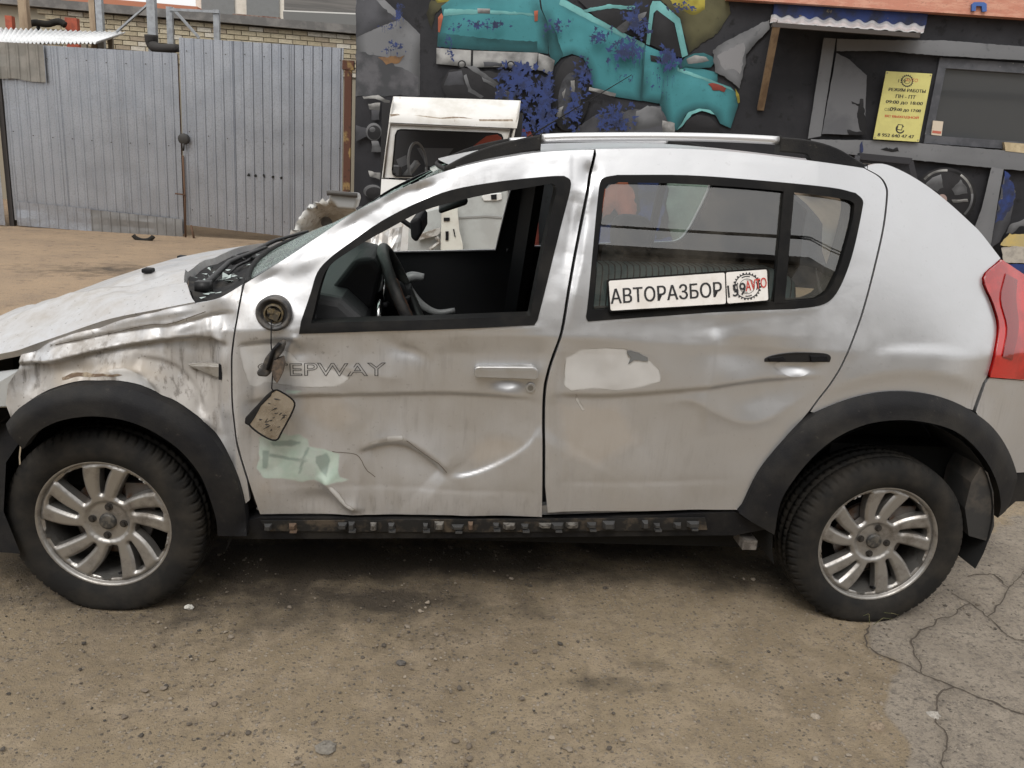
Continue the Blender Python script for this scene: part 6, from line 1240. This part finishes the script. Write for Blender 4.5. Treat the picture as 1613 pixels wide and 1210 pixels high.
def gate(name, label, x0, x1, zt, zb, nsheet, y, group='corrugated gate leaves'):
    g = empty(name, label, 'gate', ((x0+x1)/2, y, 0), group); M_ = Matrix.Translation(-g.location); e = np.linspace(x0, x1, nsheet+1)
    for i in range(nsheet):
        b_ = MB(); b_.grid(corr(e[i]-(.03 if i else 0), e[i+1], zt, zb, .05*i, y=y-(.004 if i % 2 else 0))); o = b_.build('metal_sheet', ZINC); o.modifiers.new('s', 'SOLIDIFY').thickness = .0015; o.parent = g; o.matrix_parent_inverse = M_
    b_ = MB()
    for f_ in (.08, .5, .93): b_.beam((x0+.03, y+.04, zb(x0)+f_*(zt(x0)-zb(x0))), (x1-.03, y+.04, zb(x1)+f_*(zt(x1)-zb(x1))), .05, .05)
    b_.beam((x0+.03, y+.045, zb(x0)), (x0+.03, y+.045, zt(x0)-.02), .05, .05); b_.beam((x1-.03, y+.045, zb(x1)), (x1-.03, y+.045, zt(x1)-.02), .05, .05)
    o = b_.build('gate_frame', mat('rust_frame', (.16, .08, .045), .8, c2=(.08, .05, .035), scale=20)); o.parent = g; o.matrix_parent_inverse = M_
    b_ = MB(); rr = np.random.default_rng(3)
    for f_ in (.08, .5, .93):
        for xx in np.arange(x0+.1, x1, .26):
            zz = zb(xx)+f_*(zt(xx)-zb(xx))+rr.normal(0, .012); b_.tube([(xx, y-.016, zz), (xx, y-.024, zz)], .008, 6)
    o = b_.build('rivet', mat('rivet', (.06, .055, .05), .6)); o.parent = g; o.matrix_parent_inverse = M_; o['kind'] = 'stuff'
    return g, M_
lin = lambda a, b, x0, x1: (lambda x: a+(b-a)*(x-x0)/(x1-x0))
gl_, glm = gate('gate_leaf', 'grey corrugated gate leaf with a riveted patch strip along its bottom', -5.0, -2.66, lin(2.45, 2.50, -5, -2.66), lin(.09, .03, -5, -2.66), 3, 10.)
gr_, grm = gate('gate_leaf', 'taller bluish corrugated gate leaf next to the rusty post', -2.62, -.40, lin(2.70, 2.74, -2.62, -.4), lin(.17, .05, -2.62, -.4), 3, 9.97)
def gadd(o, g, M_): o.parent = g; o.matrix_parent_inverse = M_; return o
b_ = MB(); b_.grid(corr(-4.95, -3.92, lin(.36, .32, -5, -4), lin(.02, .0, -5, -4), .02, y=9.965)); gadd(b_.build('patch_sheet', ZINC), gl_, glm); b_ = MB(); b_.grid(corr(-3.94, -2.67, lin(.31, .25, -4, -2.7), lin(.0, -.005, -4, -2.7), .05, y=9.96)); gadd(b_.build('patch_sheet', mat('zinc_dull', (.24, .24, .24), .5, .6, c2=(.28, .28, .28), scale=6)), gl_, glm)
b_ = MB(); b_.grid(corr(-5.02, -4.40, lin(2.46, 2.47, -5, -4.4), lambda x: 2.02+.10*vn(x*5, 1), .03, y=9.955)); gadd(b_.build('patch_sheet', mat('zinc_brown', (.22, .21, .19), .5, .5, c2=(.27, .255, .23), scale=6)), gl_, glm)
q = on_y([(289, 219)], 9.9)[0]; b_ = MB(); t = np.linspace(0, 2*math.pi, 16, endpoint=False); b_.grid(np.array([[q+np.array([r_*math.cos(x), yy, r_*math.sin(x)]) for yy, r_ in ((.06, .075), (-.01, .075), (-.02, .06), (-.02, .001))] for x in t]), True); b_.tube([q+np.array([.0, -.01, -.06]), q+np.array([-.01, -.01, -.16])], .018, 6); gadd(b_.build('padlock_cover', mat('lock_black', (.03, .028, .026), .6), None, True), gr_, grm)
b_ = MB(); q0, q1 = on_y([(288, 245)], 9.93)[0], on_y([(293, 392)], 9.90)[0]; q1[2] = .0; b_.tube([q0, (q0+q1)/2+np.array([.01, 0, 0]), q1], .014, 6); q2, q3 = on_y([(301, 355)], 9.90)[0], on_y([(306, 394)], 9.86)[0]; q3[2] = 0; b_.tube([q2, q3], .014, 6); q4 = on_y([(276, 305)], 9.9)[0]; b_.tube([q4, on_y([(292, 307)], 9.9)[0]], .012, 6); gadd(b_.build('drop_bolt', mat('rust_rod', (.11, .06, .035), .8), None, True), gr_, grm)
rr = np.random.default_rng(8); b_ = MB()
for px_, py_ in ((392, 276), (403, 277), (416, 277), (430, 279), (443, 281)):
    n = 8; th = np.linspace(0, 2*math.pi, n, endpoint=False); q = on_y(np.stack([px_+rr.uniform(1, 3.6, n)*np.cos(th), py_+rr.uniform(1.5, 4, n)*np.sin(th)], 1), 9.945); b_.add(q, [tuple(range(n))])
gadd(b_.build('burnt_holes', mat('hole_black', (.012, .011, .01), .9)), gr_, grm)
b_ = MB(); b_.grid(corr(-6.8, -5.08, lin(2.3, 2.3, 0, 1), lin(.02, .02, 0, 1), .02, y=9.9)); o = b_.build('fence_sheet', ZINC); o.modifiers.new('s', 'SOLIDIFY').thickness = .002; tag(o, 'narrow corrugated fence sheet beyond the gate hinge', 'fence')
b_ = MB(); b_.box((-5.04, 10.02, 1.2), (.06, .08, 2.4)); tag(b_.build('gate_post', mat('dark_post', (.045, .04, .038), .7)), 'thin dark hinge post between fence sheet and gate', 'post')
b_ = MB(); b_.box((-.33, 9.98, 1.25), (.10, .10, 2.5)); b_.box((-.33, 9.98, 2.52), (.16, .12, .12)); tag(b_.build('gate_post', mat('rust_post', (.11, .045, .028), .8, c2=(.30, .20, .08), scale=4, lo=.55, hi=.62, c3=(.06, .03, .02), scale3=12)), 'rusty brown gate post with flaking paint by the mural', 'post')
b_ = MB()
for k in range(3): b_.box((-.20+.03*k, 9.9, 1.1), (.012, .02, 2.2))
tag(b_.build('light_strip', mat('white_lath', (.7, .7, .68), .6)), 'thin white laths standing between rusty post and mural wall', 'lath')
# clutter below the gate
rr = np.random.default_rng(2)
for i, (px_, py_, w_, h_, c_, lb) in enumerate(((35, 362, .30, .16, (.22, .20, .17), 'pale block lying under the gate by the hinge post'), (85, 372, .10, .22, (.36, .35, .31), 'short upright board stub under the left gate leaf'), (120, 373, .38, .08, (.05, .045, .04), 'dark crumpled scrap sheet under the gate leaf'), (150, 370, .30, .10, (.14, .10, .07), 'brown wooden offcut lying under the gate'))):
    q = on_z([(px_, py_)])[0]; b_ = MB(); b_.box((q[0], 10.15, h_/2), (w_, .18, h_), Matrix.Rotation(rr.uniform(-.1, .1), 4, 'Y')); tag(bevel(b_.build('rubble', mat('rubble%d' % i, c_, .9, c2=tuple(x*.6 for x in c_), scale=18, bump=.4, bscale=40)), .02), lb, 'debris')
q = on_z([(226, 379)])[0]; b_ = MB(); t = np.linspace(R(200), R(340), 14); b_.tube([(q[0]+.14*math.cos(x), q[1], .10+.10*math.sin(x)) for x in t], .030, 8); tag(b_.build('tyre_fragment', RUBBER, None, True), 'black curved tyre fragment on the sand before the gate', 'tyre scrap')

# ------------------------------------------------------------------ roofs and posts beyond the gate
def atp(px_, py_, y): return on_y([(px_, py_)], y)[0]
# white corrugated lean-to roof
e0 = [atp(-40, 43, 12.6), atp(197, 52, 12.6)]; e1 = [atp(-40, 67, 10.4), atp(152, 67, 10.4)]; n = 150; t = np.linspace(0, 1, n)
for k in (e0, e1): pass
G = np.stack([np.array([e1[0]*(1-x)+e1[1]*x+np.array([0, 0, .02*math.sin(x*190)]) for x in t]), np.array([e0[0]*(1-x)+e0[1]*x+np.array([0, 0, .02*math.sin(x*190)]) for x in t])]); b_ = MB(); b_.grid(G); o = b_.build('roof_sheet', mat('white_sheet', (.78, .79, .80), .5, c2=(.68, .69, .7), scale=4), None, True); o.modifiers.new('s', 'SOLIDIFY').thickness = .01
b2_ = MB()
for x in (.2, .9): 
    for ee in (e0, e1): p = ee[0]*(1-x)+ee[1]*x; b2_.beam((p[0], p[1], 0), (p[0], p[1], p[2]-.02), .07, .07)
b2_.build('roof_post', mat('grey_wood', (.2, .17, .13), .8), o); tag(o, 'white corrugated lean-to roof sheet behind the left gate leaf', 'roof')
# low brick building with a dark parapet
BRK = mat('pale_brick_mortar', (.30, .27, .21), .9)
BB = empty('brick_building', 'low pale yellow brick building with a dark slab roof behind the gate', 'building', (-3, 14.5, 0)); BM = Matrix.Translation(-BB.location)
def bpart(o): o.parent = BB; o.matrix_parent_inverse = BM; return o
zt0 = 3.38
bwall = bpart(MB().box((-3.5, 14.5, zt0/2), (12, .9, zt0)).build('wall', BRK))
brkm = [mat('brick%d' % i, c_, .85, c2=tuple(x*.8 for x in c_), scale=25, bump=.2, bscale=80) for i, c_ in enumerate(((.47, .41, .29), (.42, .36, .25), (.52, .46, .34), (.36, .30, .22), (.58, .54, .46)))]
me_ = [None]*5
for r_ in range(9):
    for c_ in range(26):
        k = random.choice((0, 0, 1, 1, 2, 3, 4)); x = -6.1+c_*.262+(.131 if r_ % 2 else 0); z = zt0-.05-r_*.082
        if me_[k] is None:
            o = MB().box((0, 0, 0), (.248, .05, .068)).build('brick', brkm[k]); me_[k] = o.data
        else: o = bpy.data.objects.new('brick', me_[k]); COL.objects.link(o)
        o.parent = bwall; o.location = (x, 14.045-random.uniform(0, .008), z)
b_ = MB(); b_.box((-3.5, 14.45, zt0+.08), (12.3, 1.1, .14)); bpart(b_.build('parapet', mat('slab_grey', (.13, .125, .12), .8, c2=(.2, .19, .18), scale=4)))
b_ = MB(); b_.box((-3.5, 17.6, zt0+.12), (12, 5.2, .1)); bpart(b_.build('flat_roof', mat('felt', (.08, .078, .075), .9)))
b_ = MB(); b_.box((-3.5, 17.5, 1.5), (11.8, 5, 3)); bpart(b_.build('block', BRK))
# far houses
def house(name, label, px0, px1, pyt, pyb, y, m, roofm=None, depth=4., nwin=0):
    a, b = atp(px0, pyt, y), atp(px1, pyb, y); h = a[2]; g = empty(name, label, 'building', ((a[0]+b[0])/2, y, 0)); M_ = Matrix.Translation(-g.location)
    o = MB().box(((a[0]+b[0])/2, y+depth/2, h/2), (b[0]-a[0], depth, h)).build('wall', m); o.parent = g; o.matrix_parent_inverse = M_
    if roofm: o = MB().box(((a[0]+b[0])/2, y+depth/2, h+.1), (b[0]-a[0]+.5, depth+.6, .2)).build('roof', roofm); o.parent = g; o.matrix_parent_inverse = M_
    for i in range(nwin):
        xx = a[0]+(b[0]-a[0])*(i+.5)/nwin; o = MB().box((xx, y-.02, h-1.2), (1., .08, 1.1)).build('window', CLEAR); o.parent = g; o.matrix_parent_inverse = M_
    return g
house('red_house', 'red brick house with a flat top beyond the brick building', 118, 302, 8, 30, 24, mat('red_brick', (.36, .13, .08), .85, c2=(.30, .10, .07), scale=3), mat('red_roof', (.42, .17, .10), .8), nwin=3)
house('white_house', 'tall white brick house beside the red house', 306, 450, -60, 25, 26, mat('white_brick', (.66, .62, .55), .85, c2=(.58, .54, .47), scale=5), nwin=2)
house('pale_block', 'distant pale apartment block with window rows above the lean-to roof', -60, 118, -40, 30, 40, mat('pale_block', (.55, .53, .50), .85), nwin=4)
sh_ = house('grey_shed', 'dark grey plank shed with a white stripe beside the mural wall', 447, 640, -60, 45, 19, mat('shed_grey', (.12, .115, .11), .85, c2=(.17, .16, .15), scale=3, stretch=(.2, 1, 5)))
q = atp(447, 22, 18.95); q2 = atp(640, 30, 18.95); b_ = MB(); b_.beam(q, q2, .04, .16); o = b_.build('stripe', mat('stripe_white', (.62, .61, .58), .6)); o.parent = sh_; o.matrix_parent_inverse = Matrix.Translation(-sh_.location)
q = atp(447, 38, 18.93); q2 = atp(640, 46, 18.93); b_ = MB(); b_.beam(q, q2, .05, .55); o = b_.build('board_band', mat('band_grey', (.16, .16, .155), .8)); o.parent = sh_; o.matrix_parent_inverse = Matrix.Translation(-sh_.location)
# brick stack rubble and cable on the roof
q = atp(405, 25, 16.5); b_ = MB(); b_.box((q[0]+.0, 16.6, zt0+.32), (.95, .4, .32)); tag(b_.build('brick_pile', mat('dark_brick', (.17, .08, .06), .85, c2=(.25, .2, .17), scale=12, bump=.5, bscale=30)), 'pile of dark red bricks on the flat roof', 'brick pile')
GALV = mat('galv_post', (.36, .38, .40), .5, .5, c2=(.28, .29, .31), scale=12)
WOOD = mat('post_wood', (.33, .25, .17), .8, c2=(.25, .18, .12), scale=14, stretch=(1, 1, .2))
for nm, px_, py0, py1, y, wd_, m_, lb in (('post', 34, -30, 45, 12.9, .13, WOOD, 'thick wooden post behind the white lean-to roof'), ('post', 143, -30, 48, 12.7, .09, WOOD, 'wooden post lashed to a steel post behind the lean-to roof'), ('post', 154, -30, 48, 12.7, .10, GALV, 'steel post beside a wooden post behind the lean-to roof'), ('post', 237, -30, 55, 11.6, .12, GALV, 'galvanised steel post above the black pipe elbow'), ('post', 267, 11, 70, 12.4, .09, GALV, 'short galvanised post with a diagonal stay behind the gate'), ('post', 341, 16, 62, 12.4, .09, GALV, 'short galvanised post rising behind the taller gate leaf')):
    a = atp(px_, py0, y); b_ = MB(); b_.beam((a[0], y, 0), (a[0], y, a[2]), wd_, wd_); tag(b_.build(nm, m_), lb, 'post')
b_ = MB(); b_.beam(atp(267, 15, 12.35), atp(345, 19, 12.35), .04, .04); b_.beam(atp(272, 13, 12.36), atp(314, 60, 12.36), .04, .04); tag(b_.build('stay_bar', GALV), 'galvanised diagonal stay and top bar between the short posts', 'bar')
b_ = MB(); b_.beam(atp(184, 50, 12.3), atp(236, 5, 11.65), .03, .03); tag(b_.build('stay_rod', GALV), 'thin steel rod slanting up to the galvanised post', 'bar')
b_ = MB(); b_.tube(np.array(crv([tuple(atp(*p)) for p in ((238, 55, 11.5), (240, 70, 11.5), (250, 76, 11.4), (280, 76, 11.3))], 5)), np.linspace(.10, .06, 16), 10); tag(b_.build('pipe_elbow', mat('burnt_pipe', (.03, .027, .025), .8), None, True), 'black sooty pipe elbow at the foot of the galvanised post', 'pipe')
for px0, px1, py0, py1, lb in ((10, 22, 25, 42, 'small red steel post at the end of the brick roof'), (104, 124, 28, 46, 'orange red steel bracket on the brick roof')):
    a, b2 = atp(px0, py0, 13.4), atp(px1, py1, 13.4); b_ = MB(); b_.box(((a[0]+b2[0])/2, 13.4, a[2]/2), (b2[0]-a[0], .12, a[2])); tag(b_.build('red_post', mat('red_steel', (.42, .09, .045), .6, c2=(.3, .07, .04), scale=12)), lb, 'post')
b_ = MB(); b_.tube(np.array(crv([tuple(atp(*p)) for p in ((40, 40, 13.2), (55, 36, 13.2), (75, 38, 13.2), (92, 34, 13.2), (103, 40, 13.2))], 5)), .055, 8); b_.tube([tuple(atp(60, 40, 13.2)), tuple(atp(60, 40, 13.2)*np.array([1, 1, 0]))], .03, 6); tag(b_.build('black_hose', RUBBER, None, True), 'black hose lying over the lean-to roof edge', 'hose')

# ------------------------------------------------------------------ behind the photographer: what the paint and glass reflect
OB = empty('yard_building', 'long brick building across the yard, facing the car', 'building', (1, -13.2, 0)); OM = Matrix.Translation(-OB.location)
m = bpy.data.materials.new('yard_brick'); m.use_nodes = True; nt = m.node_tree; bs = nt.nodes['Principled BSDF']; bt_ = N(nt, 'ShaderNodeTexBrick'); bt_.inputs['Scale'].default_value = 4; bt_.inputs['Color1'].default_value = (.36, .345, .32, 1); bt_.inputs['Color2'].default_value = (.29, .28, .26, 1); bt_.inputs['Mortar'].default_value = (.22, .215, .20, 1)
tc = N(nt, 'ShaderNodeTexCoord'); mp = N(nt, 'ShaderNodeMapping'); mp.inputs['Rotation'].default_value = (R(90), 0, 0); nt.links.new(tc.outputs['Object'], mp.inputs[0]); nt.links.new(mp.outputs[0], bt_.inputs['Vector']); nt.links.new(bt_.outputs['Color'], bs.inputs['Base Color']); bs.inputs['Roughness'].default_value = .9
for o in (MB().box((1, -13.2, 3.), (34, 4, 6.)).build('wall', m), MB().box((1, -13.2, 6.1), (34.6, 4.6, .2)).build('roof', mat('felt', (0, 0, 0)))): o.parent = OB; o.matrix_parent_inverse = OM
for i in range(4):
    o = MB().box((-9.9+i*6.3, -11.12, 3.), (.14, .14, 6.)).build('downpipe', mat('pipe_white', (.6, .6, .58), .5)); o.parent = OB; o.matrix_parent_inverse = OM
for z_ in (1.2, 4.4):
    o = MB().box((1, -11.15, z_), (33.9, .1, .18)).build('ledge', mat('ledge_dark', (.05, .05, .05), .8)); o.parent = OB; o.matrix_parent_inverse = OM
for i in range(7):
    o = MB().box((-12+i*4.2, -11.18, 2.4), (1.6, .12, 1.5)).build('window', mat('dark_pane', (0, 0, 0))); o.parent = OB; o.matrix_parent_inverse = OM
for k, (z0, z1, sag) in enumerate(((6.0, 5.2, .5), (6.3, 5.6, .6))):
    t = np.linspace(0, 1, 30); b_ = MB(); b_.tube(np.stack([-9+20*t, np.full(30, -9.-k*.5), z0+.9+(z1-z0)*t-sag*4*t*(1-t)], 1), .03, 5)
    for xx, zz in ((-9, z0+.9), (11, z1+.9)): b_.tube([(xx, -9-k*.5, 0), (xx, -9-k*.5, zz+.1)], .06, 6)
    tag(b_.build('overhead_cable', DARK), ('lower', 'upper')[k]+' overhead cable on poles across the yard', 'cable')
# single stones and a tuft of grass
for i, (px_, py_, s, c_, lb) in enumerate(((1284, 1131, .013, (.34, .29, .23), 'rounded tan pebble lying alone on the dirt'), (632, 1046, .012, (.11, .10, .09), 'dark grey pebble on the dirt below the front door'), (513, 1182, .022, (.22, .20, .17), 'larger split grey stone half sunk in the dirt'), (1470, 1130, .018, (.40, .37, .33), 'flat pale stone chip on the cracked asphalt'), (1380, 1148, .020, (.27, .21, .15), 'brown clod of earth near the tan pebble'), (298, 958, .012, (.62, .60, .55), 'white chip lying beside the front tyre'))):
    q = on_z([(px_, py_)])[0]; rr = np.random.default_rng(i); V = []; n1, n2 = 7, 10
    G = np.array([[(math.sin(a)*math.cos(b)*1.3, math.sin(a)*math.sin(b), math.cos(a)*.6) for b in np.linspace(0, 2*math.pi, n2, endpoint=False)] for a in np.linspace(.05, math.pi-.05, n1)]); G = G*(1+rr.uniform(-.18, .18, (n1, n2, 1)))*s; G = np.concatenate([G, G[:, :1]], 1)
    b_ = MB(); b_.grid(G); o = b_.build('stone', mat('stone%d' % i, c_, .9, c2=tuple(x*.7 for x in c_), scale=120), None, False, (q[0], q[1], s*.30)); tag(o, lb, 'stone')
b_ = MB(); rr = np.random.default_rng(9)
for i in range(6):
    q = on_z([(1372+rr.normal(0, 10), 972+rr.normal(0, 3))])[0]; q[1] -= .02; a = rr.uniform(0, 6.3); L_ = rr.uniform(.03, .07); d = np.array([math.cos(a), math.sin(a)*.4-.3, 0]); b_.tube([q, q+d*L_*.4+np.array([0, 0, L_*.55]), q+d*L_*.9+np.array([0, 0, L_*.6])], [.0012, .001, .0004], 4)
tag(b_.build('grass_tuft', mat('dry_grass', (.09, .10, .035), .8, c2=(.20, .17, .09), scale=90)), 'few thin grass blades at the foot of the rear tyre', 'grass')
